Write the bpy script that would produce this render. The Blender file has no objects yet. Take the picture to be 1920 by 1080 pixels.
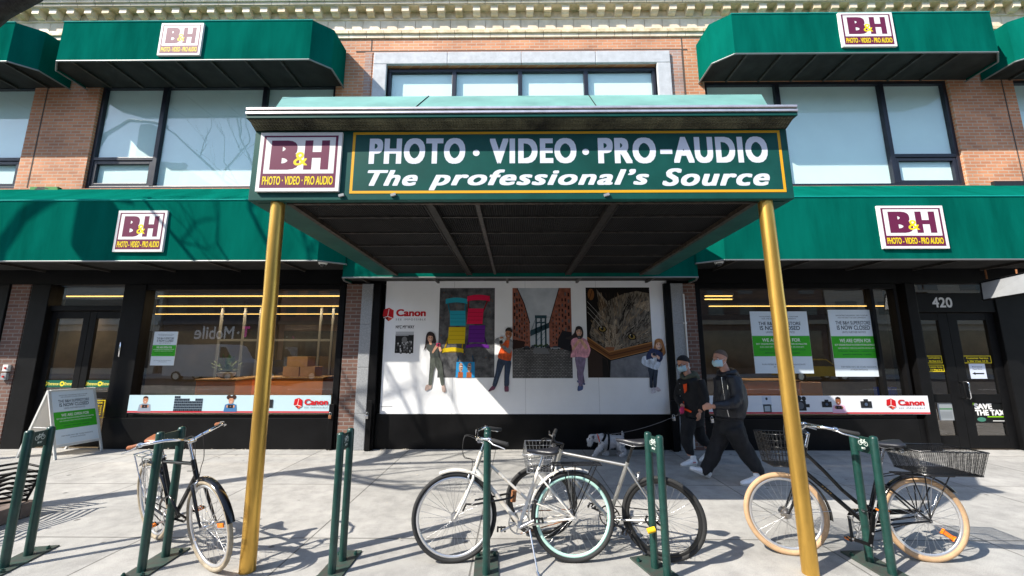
import bpy, bmesh, math, random
from mathutils import Vector, Matrix, noise
random.seed(7)
S = bpy.context.scene
COL = S.collection
R = math.radians
V3 = Vector

# ---------------------------------------------------------------- camera, sky, sun, exposure
CAM_H, FPX, TILT, YAW = 1.65, 746.0, R(9.5), R(0.5)
cam = bpy.data.objects.new('camera', bpy.data.cameras.new('camera'))
COL.objects.link(cam)
S.camera = cam
cam.data.sensor_width = 36.0
cam.data.lens = FPX / 1920 * 36.0
cam.data.clip_start, cam.data.clip_end = 0.05, 600
cam.location = (0, 0, CAM_H)
cam.rotation_euler = (R(90) + TILT, 0, YAW)

SUN = V3((-0.93, -0.55, 1.0)).normalized()          # direction towards the sun
sun_el = math.asin(SUN.z)
sun_az = math.atan2(SUN.x, SUN.y)                   # clockwise from +Y
W = bpy.data.worlds.new('World')
S.world = W
W.use_nodes = True
_n = W.node_tree.nodes
_sky = _n.new('ShaderNodeTexSky')
_sky.sky_type = 'NISHITA'
_sky.sun_disc = False
_sky.sun_elevation = sun_el
_sky.sun_rotation = sun_az
_sky.air_density, _sky.dust_density, _sky.ozone_density = 1.0, 0.6, 1.2
_n['Background'].inputs[1].default_value = 0.15
W.node_tree.links.new(_sky.outputs[0], _n['Background'].inputs[0])
sun = bpy.data.objects.new('sun', bpy.data.lights.new('sun', 'SUN'))
COL.objects.link(sun)
sun.data.energy = 4.3
sun.data.angle = R(0.5)
sun.data.color = (1.0, 0.94, 0.84)
sun.rotation_euler = SUN.to_track_quat('Z', 'Y').to_euler()
sun.location = (-20, -20, 30)
S.view_settings.view_transform = 'Standard'
S.view_settings.look = 'None'
S.view_settings.exposure = 1.05
S.view_settings.gamma = 1.0
S.cycles.max_bounces = 8
S.cycles.transparent_max_bounces = 12

# ---------------------------------------------------------------- measuring helpers: a photo pixel at a known depth -> metres
def ray(px, py):
    a, b = (px - 960) / FPX, -(py - 540) / FPX
    c, s = math.cos(TILT), math.sin(TILT)
    x, y, z = a, c - b * s, s + b * c
    cy, sy = math.cos(YAW), math.sin(YAW)
    return V3((x * cy - y * sy, x * sy + y * cy, z))
def P(px, py, Y):
    r = ray(px, py)
    return V3((0, 0, CAM_H)) + r * (Y / r.y)
def G(px, py, z=0.0):
    r = ray(px, py)
    return V3((0, 0, CAM_H)) + r * ((z - CAM_H) / r.z)

# ---------------------------------------------------------------- materials
MATS = {}
def M(name, col, rough=0.6, metal=0.0, var=0.0, vscale=6.0, bump=0.0, bscale=60.0, spec=0.5, dirt=None, stretch=None):
    if name in MATS: return MATS[name]
    m = bpy.data.materials.new(name); m.use_nodes = True
    nt = m.node_tree; N, L = nt.nodes, nt.links
    b = N['Principled BSDF']
    b.inputs['Base Color'].default_value = (*col, 1)
    b.inputs['Roughness'].default_value = rough
    b.inputs['Metallic'].default_value = metal
    b.inputs['Specular IOR Level'].default_value = spec
    if var or bump or dirt:
        tc = N.new('ShaderNodeTexCoord')
        src = tc.outputs['Object']
        if stretch:
            mp = N.new('ShaderNodeMapping'); mp.inputs['Scale'].default_value = stretch
            L.new(src, mp.inputs[0]); src = mp.outputs[0]
    if var or dirt:
        nz = N.new('ShaderNodeTexNoise'); nz.inputs['Scale'].default_value = vscale
        nz.inputs['Detail'].default_value = 6; nz.inputs['Roughness'].default_value = 0.62
        L.new(src, nz.inputs['Vector'])
        rp = N.new('ShaderNodeValToRGB')
        d = dirt or tuple(c * (1 - var) for c in col)
        h = tuple(min(1, c * (1 + var * 0.8)) for c in col)
        rp.color_ramp.elements[0].position = 0.32; rp.color_ramp.elements[0].color = (*d, 1)
        rp.color_ramp.elements[1].position = 0.68; rp.color_ramp.elements[1].color = (*h, 1)
        L.new(nz.outputs['Fac'], rp.inputs[0]); L.new(rp.outputs[0], b.inputs['Base Color'])
        mr = N.new('ShaderNodeMapRange'); mr.inputs['To Min'].default_value = min(1, rough * 1.25); mr.inputs['To Max'].default_value = rough * 0.8
        L.new(nz.outputs['Fac'], mr.inputs[0]); L.new(mr.outputs[0], b.inputs['Roughness'])
    if bump:
        n2 = N.new('ShaderNodeTexNoise'); n2.inputs['Scale'].default_value = bscale; n2.inputs['Detail'].default_value = 4
        L.new(src, n2.inputs['Vector'])
        bp = N.new('ShaderNodeBump'); bp.inputs['Strength'].default_value = bump; bp.inputs['Distance'].default_value = 0.01
        L.new(n2.outputs['Fac'], bp.inputs['Height']); L.new(bp.outputs[0], b.inputs['Normal'])
    MATS[name] = m
    return m
def flat(r, g, b, rough=0.55):
    """printed colour given as sRGB 0-255"""
    f = lambda c: ((c / 255 + 0.055) / 1.055) ** 2.4 if c > 10 else c / 255 / 12.92
    return M('print_%d_%d_%d' % (r, g, b), (f(r) * .86, f(g) * .86, f(b) * .86), rough, spec=.22)
def emis(name, col, k):
    if name in MATS: return MATS[name]
    m = bpy.data.materials.new(name); m.use_nodes = True
    b = m.node_tree.nodes['Principled BSDF']
    b.inputs['Base Color'].default_value = (*col, 1)
    b.inputs['Emission Color'].default_value = (*col, 1); b.inputs['Emission Strength'].default_value = k
    MATS[name] = m
    return m
def glass(name, tint, base, gain, rough=0.0, wob=0.0):
    if name in MATS: return MATS[name]
    m = bpy.data.materials.new(name); m.use_nodes = True
    nt = m.node_tree; N, L = nt.nodes, nt.links
    N.remove(N['Principled BSDF'])
    tr = N.new('ShaderNodeBsdfTransparent'); tr.inputs[0].default_value = (*tint, 1)
    gl = N.new('ShaderNodeBsdfGlossy'); gl.inputs['Roughness'].default_value = rough
    gl.inputs[0].default_value = (0.95, 0.97, 0.97, 1)
    fr = N.new('ShaderNodeLayerWeight'); pw = N.new('ShaderNodeMath'); pw.operation = 'POWER'; pw.inputs[1].default_value = 5.0
    L.new(fr.outputs['Facing'], pw.inputs[0])
    ma = N.new('ShaderNodeMath'); ma.operation = 'MULTIPLY_ADD'; ma.inputs[1].default_value = gain * .92; ma.inputs[2].default_value = base + .04; ma.use_clamp = True
    L.new(pw.outputs[0], ma.inputs[0])
    mx = N.new('ShaderNodeMixShader')
    L.new(ma.outputs[0], mx.inputs[0]); L.new(tr.outputs[0], mx.inputs[1]); L.new(gl.outputs[0], mx.inputs[2])
    if wob:
        tc = N.new('ShaderNodeTexCoord'); nz = N.new('ShaderNodeTexNoise'); nz.inputs['Scale'].default_value = 1.3; nz.inputs['Detail'].default_value = 1
        L.new(tc.outputs['Object'], nz.inputs['Vector'])
        bp = N.new('ShaderNodeBump'); bp.inputs['Strength'].default_value = wob; bp.inputs['Distance'].default_value = 0.05
        L.new(nz.outputs['Fac'], bp.inputs['Height']); L.new(bp.outputs[0], gl.inputs['Normal']); L.new(bp.outputs[0], fr.inputs['Normal'])
    L.new(mx.outputs[0], N['Material Output'].inputs[0])
    MATS[name] = m
    return m
def brick_mat(name, c1, c2, mortar, bw=0.205, bh=0.068, ms=0.009, bump=0.5, vscale=1.2, vdark=0.66):
    if name in MATS: return MATS[name]
    m = bpy.data.materials.new(name); m.use_nodes = True
    nt = m.node_tree; N, L = nt.nodes, nt.links
    b = N['Principled BSDF']; b.inputs['Roughness'].default_value = 0.82
    tc = N.new('ShaderNodeTexCoord'); sp = N.new('ShaderNodeSeparateXYZ'); L.new(tc.outputs['Object'], sp.inputs[0])
    ad = N.new('ShaderNodeMath'); ad.operation = 'ADD'; L.new(sp.outputs[0], ad.inputs[0]); L.new(sp.outputs[1], ad.inputs[1])
    cb = N.new('ShaderNodeCombineXYZ'); L.new(ad.outputs[0], cb.inputs[0]); L.new(sp.outputs[2], cb.inputs[1])
    bt = N.new('ShaderNodeTexBrick'); L.new(cb.outputs[0], bt.inputs['Vector'])
    bt.inputs['Scale'].default_value = 1.0; bt.inputs['Brick Width'].default_value = bw; bt.inputs['Row Height'].default_value = bh
    bt.inputs['Mortar Size'].default_value = ms; bt.inputs['Mortar Smooth'].default_value = 0.2; bt.inputs['Bias'].default_value = 0.0
    bt.inputs['Color1'].default_value = (*c1, 1); bt.inputs['Color2'].default_value = (*c2, 1); bt.inputs['Mortar'].default_value = (*mortar, 1)
    nz = N.new('ShaderNodeTexNoise'); nz.inputs['Scale'].default_value = vscale; nz.inputs['Detail'].default_value = 7; L.new(tc.outputs['Object'], nz.inputs['Vector'])
    rp = N.new('ShaderNodeValToRGB'); rp.color_ramp.elements[0].position = 0.3; rp.color_ramp.elements[0].color = (vdark, vdark, vdark * 1.02, 1)
    rp.color_ramp.elements[1].position = 0.62; rp.color_ramp.elements[1].color = (1, 1, 1, 1)
    L.new(nz.outputs['Fac'], rp.inputs[0])
    mx = N.new('ShaderNodeMixRGB'); mx.blend_type = 'MULTIPLY'; mx.inputs[0].default_value = 1
    L.new(bt.outputs['Color'], mx.inputs[1]); L.new(rp.outputs[0], mx.inputs[2]); L.new(mx.outputs[0], b.inputs['Base Color'])
    bp = N.new('ShaderNodeBump'); bp.inputs['Strength'].default_value = bump; bp.inputs['Distance'].default_value = 0.006; bp.invert = True
    L.new(bt.outputs['Fac'], bp.inputs['Height']); L.new(bp.outputs[0], b.inputs['Normal'])
    MATS[name] = m
    return m

K = dict(
    canvas=M('awning_canvas', (0.0015, 0.106, 0.078), 0.9, spec=0.0, var=0.26, vscale=1.6, bump=0.10, bscale=900, stretch=(1.6, 1, .3)),
    canopy=M('canopy_paint', (0.009, 0.076, 0.063), 0.42, spec=0.16, var=0.22, vscale=2.2, bump=0.04, bscale=14),
    roofcap=M('roof_copper_paint', (0.15, 0.34, 0.29), 0.4, var=0.25, vscale=2.0),
    chrome_strip=M('trim_aluminium', (0.75, 0.68, 0.68), 0.32, 0.7, var=0.2, vscale=9),
    gold=M('brass_pole', (0.72, 0.43, 0.095), 0.34, 0.86, var=0.30, vscale=5, bump=0.05, bscale=30, stretch=(1, 1, .25)),
    black=M('black_metal', (0.005, 0.005, 0.0055), 0.45, spec=0.14, var=0.3, vscale=5, bump=0.03, bscale=40),
    panel=M('black_panel', (0.0055, 0.0055, 0.006), 0.4, spec=0.16, var=0.45, vscale=2.4, bump=0.05, bscale=8),
    wframe=M('window_frame_paint', (0.012, 0.014, 0.024), 0.38, var=0.2, vscale=8),
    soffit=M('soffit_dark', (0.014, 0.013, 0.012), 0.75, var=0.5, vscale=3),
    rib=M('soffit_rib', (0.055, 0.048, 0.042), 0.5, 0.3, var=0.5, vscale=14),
    terra=M('terracotta_cream', (0.88, 0.75, 0.57), 0.62, var=0.10, vscale=3.2, bump=0.12, bscale=30, dirt=(0.68, 0.55, 0.38)),
    terra2=M('terracotta_weathered', (0.80, 0.63, 0.43), 0.65, var=0.25, vscale=5, bump=0.15, bscale=26, dirt=(0.48, 0.38, 0.21)),
    stone=M('grey_limestone', (0.52, 0.53, 0.55), 0.75, var=0.12, vscale=9, bump=0.15, bscale=90),
    granite=M('speckled_granite', (0.30, 0.31, 0.32), 0.55, var=0.35, vscale=70, bump=0.05, bscale=120),
    brick=brick_mat('orange_brick', (0.74, 0.315, 0.155), (0.57, 0.225, 0.11), (0.60, 0.45, 0.33)),
    brick2=brick_mat('brown_brick', (0.20, 0.10, 0.07), (0.13, 0.065, 0.05), (0.22, 0.19, 0.17)),
    brick3=brick_mat('purple_brick', (0.42, 0.27, 0.23), (0.52, 0.26, 0.17), (0.46, 0.40, 0.36)),
    blind=M('window_blind', (0.80, 0.93, 0.91), 0.8, var=0.03, vscale=1.5),
    shade_glass=glass('blue_green_glass', (0.95, 1.0, 0.99), 0.05, 1.0, wob=0.03),
    shop_glass=glass('shop_glass', (0.78, 0.81, 0.80), 0.13, 1.25, wob=0.015),
    rack=M('rack_green_paint', (0.008, 0.043, 0.035), 0.34, var=0.25, vscale=22, bump=0.05, bscale=90),
    rackplate=M('rack_plate_paint', (0.008, 0.036, 0.029), 0.35),
    steel=M('bare_steel', (0.62, 0.62, 0.63), 0.28, 1.0, var=0.15, vscale=30),
    chrome=M('chrome', (0.82, 0.82, 0.84), 0.12, 1.0),
    rubber=M('black_rubber', (0.018, 0.018, 0.018), 0.75, bump=0.25, bscale=300),
    tan=M('tan_rubber', (0.44, 0.285, 0.16), 0.75, var=0.12, vscale=20),
    cream_rubber=M('dusty_tyre', (0.30, 0.25, 0.18), 0.85, var=0.25, vscale=18),
    leather=M('brown_leather', (0.26, 0.085, 0.030), 0.42, var=0.3, vscale=30),
    saddle=M('black_saddle', (0.016, 0.017, 0.022), 0.38, bump=0.08, bscale=200),
    white_paint=M('white_bike_paint', (0.74, 0.74, 0.71), 0.32, var=0.10, vscale=14, dirt=(0.50, 0.44, 0.36)),
    silver_paint=M('silver_bike_paint', (0.50, 0.49, 0.46), 0.30, 0.85, var=0.15, vscale=14),
    black_paint=M('black_bike_paint', (0.007, 0.007, 0.008), 0.18),
    mint=M('mint_rim', (0.46, 0.72, 0.62), 0.4), alloy=M('alloy_rim', (0.72, 0.72, 0.73), 0.3, 0.8),
    blackrim=M('black_rim', (0.012, 0.012, 0.012), 0.35),
    amber=M('amber_reflector', (0.95, 0.22, 0.01), 0.25),
    yellow=M('yellow_plastic', (0.85, 0.50, 0.01), 0.4), rust=M('rusty_metal', (0.26, 0.10, 0.035), 0.8, var=0.5, vscale=50),
    white=M('white_plastic', (0.72, 0.72, 0.70), 0.4), grey=M('grey_plastic', (0.30, 0.31, 0.32), 0.5, var=0.1),
    bark=M('tree_bark', (0.035, 0.030, 0.027), 0.9, var=0.5, vscale=16, bump=0.8, bscale=40, stretch=(1, 1, .3)),
    orange_lam=M('orange_laminate', (0.80, 0.27, 0.035), 0.4, var=0.12, vscale=3),
    card=M('cardboard', (0.34, 0.21, 0.11), 0.8, var=0.15, vscale=5),
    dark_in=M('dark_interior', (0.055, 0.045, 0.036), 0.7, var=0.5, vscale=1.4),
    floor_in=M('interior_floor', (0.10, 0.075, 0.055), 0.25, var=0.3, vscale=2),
    strip=emis('warm_strip_light', (1.0, 0.60, 0.16), 1.3),
)
MAROON, YEL, WHT = flat(110, 34, 72), flat(250, 222, 22), flat(244, 242, 238)

# ---------------------------------------------------------------- mesh helpers
class MB:
    def __init__(s):
        s.v, s.f, s.m, s.sm = [], [], [], []
    def poly(s, pts, mi=0, smooth=False):
        n = len(s.v); s.v += [V3(p) for p in pts]; s.f.append(tuple(range(n, n + len(pts)))); s.m.append(mi); s.sm.append(smooth)
    def grid(s, rows, mi=0, smooth=True, closed=False):
        n = len(s.v); w = len(rows[0])
        for r in rows: s.v += [V3(p) for p in r]
        for i in range(len(rows) - 1):
            for j in range(w if closed else w - 1):
                a, b = n + i * w + j, n + i * w + (j + 1) % w
                s.f.append((a, b, b + w, a + w)); s.m.append(mi); s.sm.append(smooth)
    def box(s, x0, y0, z0, x1, y1, z1, mi=0, bev=0.0):
        x0, x1 = min(x0, x1), max(x0, x1); y0, y1 = min(y0, y1), max(y0, y1); z0, z1 = min(z0, z1), max(z0, z1)
        s.obox(V3(((x0 + x1) / 2, (y0 + y1) / 2, (z0 + z1) / 2)), V3((x1 - x0, 0, 0)) / 2, V3((0, y1 - y0, 0)) / 2, V3((0, 0, z1 - z0)) / 2, mi, bev)
    def obox(s, c, a, b, d, mi=0, bev=0.0):
        c, a, b, d = V3(c), V3(a), V3(b), V3(d)
        if a.cross(b).dot(d) < 0: a = -a
        if bev <= 0:
            q = {(i, j, k): c + a * i + b * j + d * k for i in (-1, 1) for j in (-1, 1) for k in (-1, 1)}
            for fc in (((-1,-1,-1),(-1,1,-1),(1,1,-1),(1,-1,-1)), ((-1,-1,1),(1,-1,1),(1,1,1),(-1,1,1)), ((-1,-1,-1),(1,-1,-1),(1,-1,1),(-1,-1,1)),
                       ((1,1,-1),(-1,1,-1),(-1,1,1),(1,1,1)), ((-1,1,-1),(-1,-1,-1),(-1,-1,1),(-1,1,1)), ((1,-1,-1),(1,1,-1),(1,1,1),(1,-1,1))):
                s.poly([q[k] for k in fc], mi)
            return
        bm = bmesh.new()
        bmesh.ops.create_cube(bm, size=2)
        for v in bm.verts: v.co = c + a * v.co.x + b * v.co.y + d * v.co.z
        bmesh.ops.bevel(bm, geom=bm.edges[:], offset=bev, segments=2, profile=0.6, affect='EDGES')
        s.addbm(bm, mi); bm.free()
    def addbm(s, bm, mi=0, smooth=False):
        n = len(s.v); bm.verts.index_update()
        s.v += [v.co.copy() for v in bm.verts]
        for f in bm.faces:
            s.f.append(tuple(n + v.index for v in f.verts)); s.m.append(mi); s.sm.append(smooth)
    def tube(s, path, r, n=8, mi=0, caps=True, closed=False):
        path = [V3(p) for p in path]; k = len(path)
        rs = r if isinstance(r, (list, tuple)) else [r] * k
        rows = []; up = None
        for i in range(k):
            if closed: t = path[(i + 1) % k] - path[i - 1]
            else: t = path[min(i + 1, k - 1)] - path[max(i - 1, 0)]
            if t.length < 1e-9: t = V3((0, 0, 1))
            t.normalize()
            if up is None:
                up = V3((0, 0, 1)) if abs(t.z) < 0.9 else V3((1, 0, 0))
            e1 = (up - t * up.dot(t))
            if e1.length < 1e-6: e1 = t.orthogonal()
            e1.normalize(); e2 = t.cross(e1); up = e1
            rows.append([path[i] + (e1 * math.cos(2 * math.pi * j / n) + e2 * math.sin(2 * math.pi * j / n)) * rs[i] for j in range(n)])
        if closed: rows.append(rows[0])
        s.grid(rows, mi, True, True)
        if caps and not closed:
            s.poly(list(reversed(rows[0])), mi); s.poly(rows[-1], mi)
    def cyl(s, a, b, r, n=12, mi=0, r2=None):
        s.tube([a, b], [r, r if r2 is None else r2], n, mi)
    def torus(s, c, ax, Rr, r, n=40, k=8, mi=0, a0=0, a1=2 * math.pi, sx=None):
        c, ax = V3(c), V3(ax).normalized(); e1 = ax.orthogonal().normalized()
        if abs(ax.z) < 0.9:
            e1 = V3((0, 0, 1)) - ax * ax.z; e1.normalize()
        e2 = ax.cross(e1); full = abs(a1 - a0 - 2 * math.pi) < 1e-6
        rows = []
        for i in range(n + 1):
            t = a0 + (a1 - a0) * i / n
            d = e1 * math.cos(t) + e2 * math.sin(t)
            rows.append([c + d * (Rr + r * math.cos(2 * math.pi * j / k)) + ax * (r * (sx or 1) * math.sin(2 * math.pi * j / k)) for j in range(k)])
        s.grid(rows, mi, True, True)
    def ell(s, c, rx, ry, rz, n=12, k=8, mi=0, rot=None):
        rows = []
        for i in range(k + 1):
            t = math.pi * i / k
            row = []
            for j in range(n):
                u = 2 * math.pi * j / n
                p = V3((rx * math.sin(t) * math.cos(u), ry * math.sin(t) * math.sin(u), -rz * math.cos(t)))
                row.append(V3(c) + (rot @ p if rot else p))
            rows.append(row)
        s.grid(rows, mi, True, True)
    def prism(s, pts, ext, mi=0):
        """planar outline pts (3-D) extruded by the vector ext"""
        pts = [V3(p) for p in pts]; e = V3(ext)
        nrm = V3((0, 0, 0))
        for i in range(len(pts)): nrm += pts[i].cross(pts[(i + 1) % len(pts)])
        if nrm.dot(e) < 0: pts.reverse()
        s.poly(list(reversed(pts)), mi); s.poly([p + e for p in pts], mi)
        for i in range(len(pts)):
            a, b = pts[i], pts[(i + 1) % len(pts)]
            s.poly([a, b, b + e, a + e], mi)
    def build(s, name, mats, parent=None, world=True, merge=False):
        me = bpy.data.meshes.new(name)
        off = wloc(parent) if (world and parent is not None) else V3((0, 0, 0))
        me.from_pydata([v - off for v in s.v], [], s.f)
        if not isinstance(mats, (list, tuple)): mats = [mats]
        for m in mats: me.materials.append(m)
        me.polygons.foreach_set('material_index', s.m)
        me.polygons.foreach_set('use_smooth', s.sm)
        me.update()
        o = bpy.data.objects.new(name, me); COL.objects.link(o)
        if parent is not None: o.parent = parent
        return o
def wloc(o):
    l = V3((0, 0, 0))
    while o is not None: l = l + o.location; o = o.parent
    return l
def thing(name, label, cat, loc=(0, 0, 0), rz=0.0, group=None):
    o = bpy.data.objects.new(name, None); COL.objects.link(o)
    o.empty_display_size = 0.1
    o.location = loc; o.rotation_euler = (0, 0, rz)
    o['label'] = label; o['category'] = cat
    if group: o['group'] = group
    return o
def tag(o, label=None, cat=None, group=None, kind=None):
    if label: o['label'] = label
    if cat: o['category'] = cat
    if group: o['group'] = group
    if kind: o['kind'] = kind
    return o
def kids(o): return [c for c in bpy.data.objects if c.parent == o]
def copy_tree(o, parent=None):
    c = o.copy(); COL.objects.link(c)
    if parent: c.parent = parent
    for ch in kids(o):
        copy_tree(ch, c)
    return c

# ---------------------------------------------------------------- lettering and flat prints
_tx = {}
def glyphs(body, spacing=1.0, shear=0.0):
    key = (body, spacing, shear)
    if key in _tx: return _tx[key]
    cu = bpy.data.curves.new('lettering', 'FONT')
    cu.body = body; cu.size = 1.0; cu.space_character = spacing; cu.shear = shear; cu.resolution_u = 4
    o = bpy.data.objects.new('lettering', cu); COL.objects.link(o)
    dg = bpy.context.evaluated_depsgraph_get(); dg.update()
    me = bpy.data.meshes.new_from_object(o.evaluated_get(dg), depsgraph=dg)
    vs = [(v.co.x, v.co.y) for v in me.vertices]; fs = [tuple(p.vertices) for p in me.polygons]
    bpy.data.objects.remove(o); bpy.data.curves.remove(cu); bpy.data.meshes.remove(me)
    _tx[key] = (vs, fs)
    return vs, fs
class Print:
    """flat print on a plane: to3(u, v, d) places a 2-D point d metres off the plane; each layer is a little further out"""
    EPS = 0.0003
    def __init__(s, to3): s.to3 = to3; s.mb = MB(); s.mats = []; s.L = 1
    def mi(s, m):
        if m not in s.mats: s.mats.append(m)
        return s.mats.index(m)
    def up(s): s.L += 1; return s
    def poly(s, pts, m):
        a = sum(pts[i][0] * pts[(i + 1) % len(pts)][1] - pts[(i + 1) % len(pts)][0] * pts[i][1] for i in range(len(pts)))
        if a < 0: pts = list(reversed(pts))
        s.mb.poly([s.to3(u, v, s.L * s.EPS) for u, v in pts], s.mi(m))
    def rect(s, u0, v0, u1, v1, m): s.poly([(u0, v0), (u1, v0), (u1, v1), (u0, v1)], m)
    def ell(s, cu, cv, ru, rv, m, n=18, rot=0.0):
        c, q = math.cos(rot), math.sin(rot)
        s.poly([(cu + ru * math.cos(t) * c - rv * math.sin(t) * q, cv + ru * math.cos(t) * q + rv * math.sin(t) * c) for t in [2 * math.pi * i / n for i in range(n)]], m)
    def line(s, pts, w, m):
        for (a, b) in zip(pts[:-1], pts[1:]):
            dx, dy = b[0] - a[0], b[1] - a[1]; l = math.hypot(dx, dy) or 1
            nx, ny = -dy / l * w / 2, dx / l * w / 2
            s.poly([(a[0] + nx, a[1] + ny), (a[0] - nx, a[1] - ny), (b[0] - nx, b[1] - ny), (b[0] + nx, b[1] + ny)], m); s.L += 0.04
    def frame(s, u0, v0, u1, v1, w, m):
        s.rect(u0, v0, u1, v0 + w, m); s.rect(u0, v1 - w, u1, v1, m); s.rect(u0, v0 + w, u0 + w, v1 - w, m); s.rect(u1 - w, v0 + w, u1, v1 - w, m)
    def text(s, body, u0, v0, u1, v1, m, bold=0.0, shear=0.0, spacing=1.0, bx=None):
        """fit body into the box u0..u1, v0..v1; bold thickens strokes (fraction of type size)"""
        vs, fs = glyphs(body, spacing, shear)
        bx = bold if bx is None else bx
        x0, x1 = min(v[0] for v in vs) - bx, max(v[0] for v in vs) + bx
        y0, y1 = min(v[1] for v in vs) - bold, max(v[1] for v in vs) + bold
        su, sv = (u1 - u0) / (x1 - x0), (v1 - v0) / (y1 - y0)
        sh = [(0, 0)] if bold <= 0 and bx <= 0 else [(i * bx, j * bold) for i in (-1, 0, 1) for j in (-1, 0, 1)]
        k = s.mi(m)
        for q, (dx, dy) in enumerate(sh):
            d = s.L * s.EPS + q * 0.00003
            for f in fs:
                s.mb.poly([s.to3(u0 + (vs[i][0] + dx - x0) * su, v0 + (vs[i][1] + dy - y0) * sv, d) for i in f], k)
    def build(s, name, parent=None, world=True): return s.mb.build(name, s.mats, parent, world)
def wallprint(Y): return Print(lambda u, v, d: V3((u, Y - d, v)))
def BHlogo(p, u0, v0, u1, v1, dash='-', dark=False):
    w, h = u1 - u0, v1 - v0
    f = lambda a, b: (u0 + a * w, v0 + b * h)
    r = lambda a, b, c, d, m: p.rect(*f(a, b), *f(c, d), m)
    r(0, 0, 1, 1, WHT); p.up(); r(.045, .055, .955, .945, MAROON); p.up(); r(.075, .295, .925, .915, WHT); p.up()
    p.text('B', *f(.145, .36), *f(.50, .86), MAROON, 0.035, bx=0.07)
    p.text('H', *f(.555, .36), *f(.855, .86), MAROON, 0.03, bx=0.065); p.up()
    p.text('&', *f(.43, .43), *f(.60, .66), YEL, 0.008)
    p.text('PHOTO ' + dash + ' VIDEO ' + dash + ' PRO AUDIO', *f(.075, .105), *f(.925, .25), YEL, 0.016, bx=.03); p.up()
def Clogo(p, u0, v0, u1, v1):
    """red cube and red word with a small grey line below"""
    w, h = u1 - u0, v1 - v0
    f = lambda a, b: (u0 + a * w, v0 + b * h)
    red, dred, lred = flat(206, 24, 32), flat(140, 12, 20), flat(236, 90, 70)
    p.poly([f(0, .42), f(.02, .88), f(.14, 1), f(.25, .82), f(.25, .28), f(.14, .06)], red); p.up()
    p.poly([f(0, .42), f(.115, .40), f(.14, .06)], dred); p.poly([f(.25, .28), f(.115, .40), f(.14, .06)], lred); p.up()
    p.line([f(.115, .40), f(.14, .92)], w * .014, WHT); p.line([f(.115, .40), f(.02, .30)], w * .014, WHT); p.line([f(.115, .40), f(.235, .27)], w * .014, WHT); p.up()
    p.text('Canon', *f(.31, .40), *f(1, .90), red, 0.03, bx=.04)
    p.text('SEE IMPOSSIBLE', *f(.31, .12), *f(1, .25), flat(110, 110, 115), 0, spacing=1.35); p.up()
def notice(p, u0, v0, u1, v1):
    """white notice with a green band"""
    w, h = u1 - u0, v1 - v0
    f = lambda a, b: (u0 + a * w, v0 + b * h)
    ink, grn, pale = flat(20, 44, 60), flat(62, 178, 40), flat(226, 236, 242)
    p.rect(u0, v0, u1, v1, pale); p.up(); p.rect(*f(0, .27), *f(1, .60), grn); p.up()
    T = lambda s_, a, b, c, d, m, bo=0.01: p.text(s_, *f(a, b), *f(c, d), m, bo)
    T('NAVIGATING CHALLENGING TIMES TOGETHER', .16, .905, .84, .925, ink, 0); T('FOR THE SAFETY OF OUR COMMUNITY', .2, .87, .8, .89, ink, 0)
    T('THE B&H SUPERSTORE', .13, .775, .87, .83, ink, .012); T('IS NOW CLOSED', .15, .695, .85, .762, ink, .016); T('UNTIL FURTHER NOTICE', .25, .645, .75, .675, ink, 0)
    T('WE ARE OPEN FOR', .17, .505, .83, .56, WHT, .014); T('BUY ONLINE PICKUP IN STORE WITHIN 20 MINUTES', .06, .455, .94, .483, WHT, .006)
    T('SUN 10AM-5PM  MON-THU 9AM-7PM  FRI 9AM-2PM', .12, .41, .88, .43, WHT, 0); T('TELEPHONE - WEB CHAT - CURBSIDE PICKUP', .1, .365, .9, .383, ink, 0); T('BHPHOTO  MAIN STORE  CURBSIDE', .2, .315, .8, .333, ink, .006)
    T('FOR MORE INFO SEE STORE ASSOCIATE', .13, .13, .87, .152, ink, 0); T('AT FRONT ENTRANCE', .32, .09, .68, .112, ink, 0); p.up()

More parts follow.
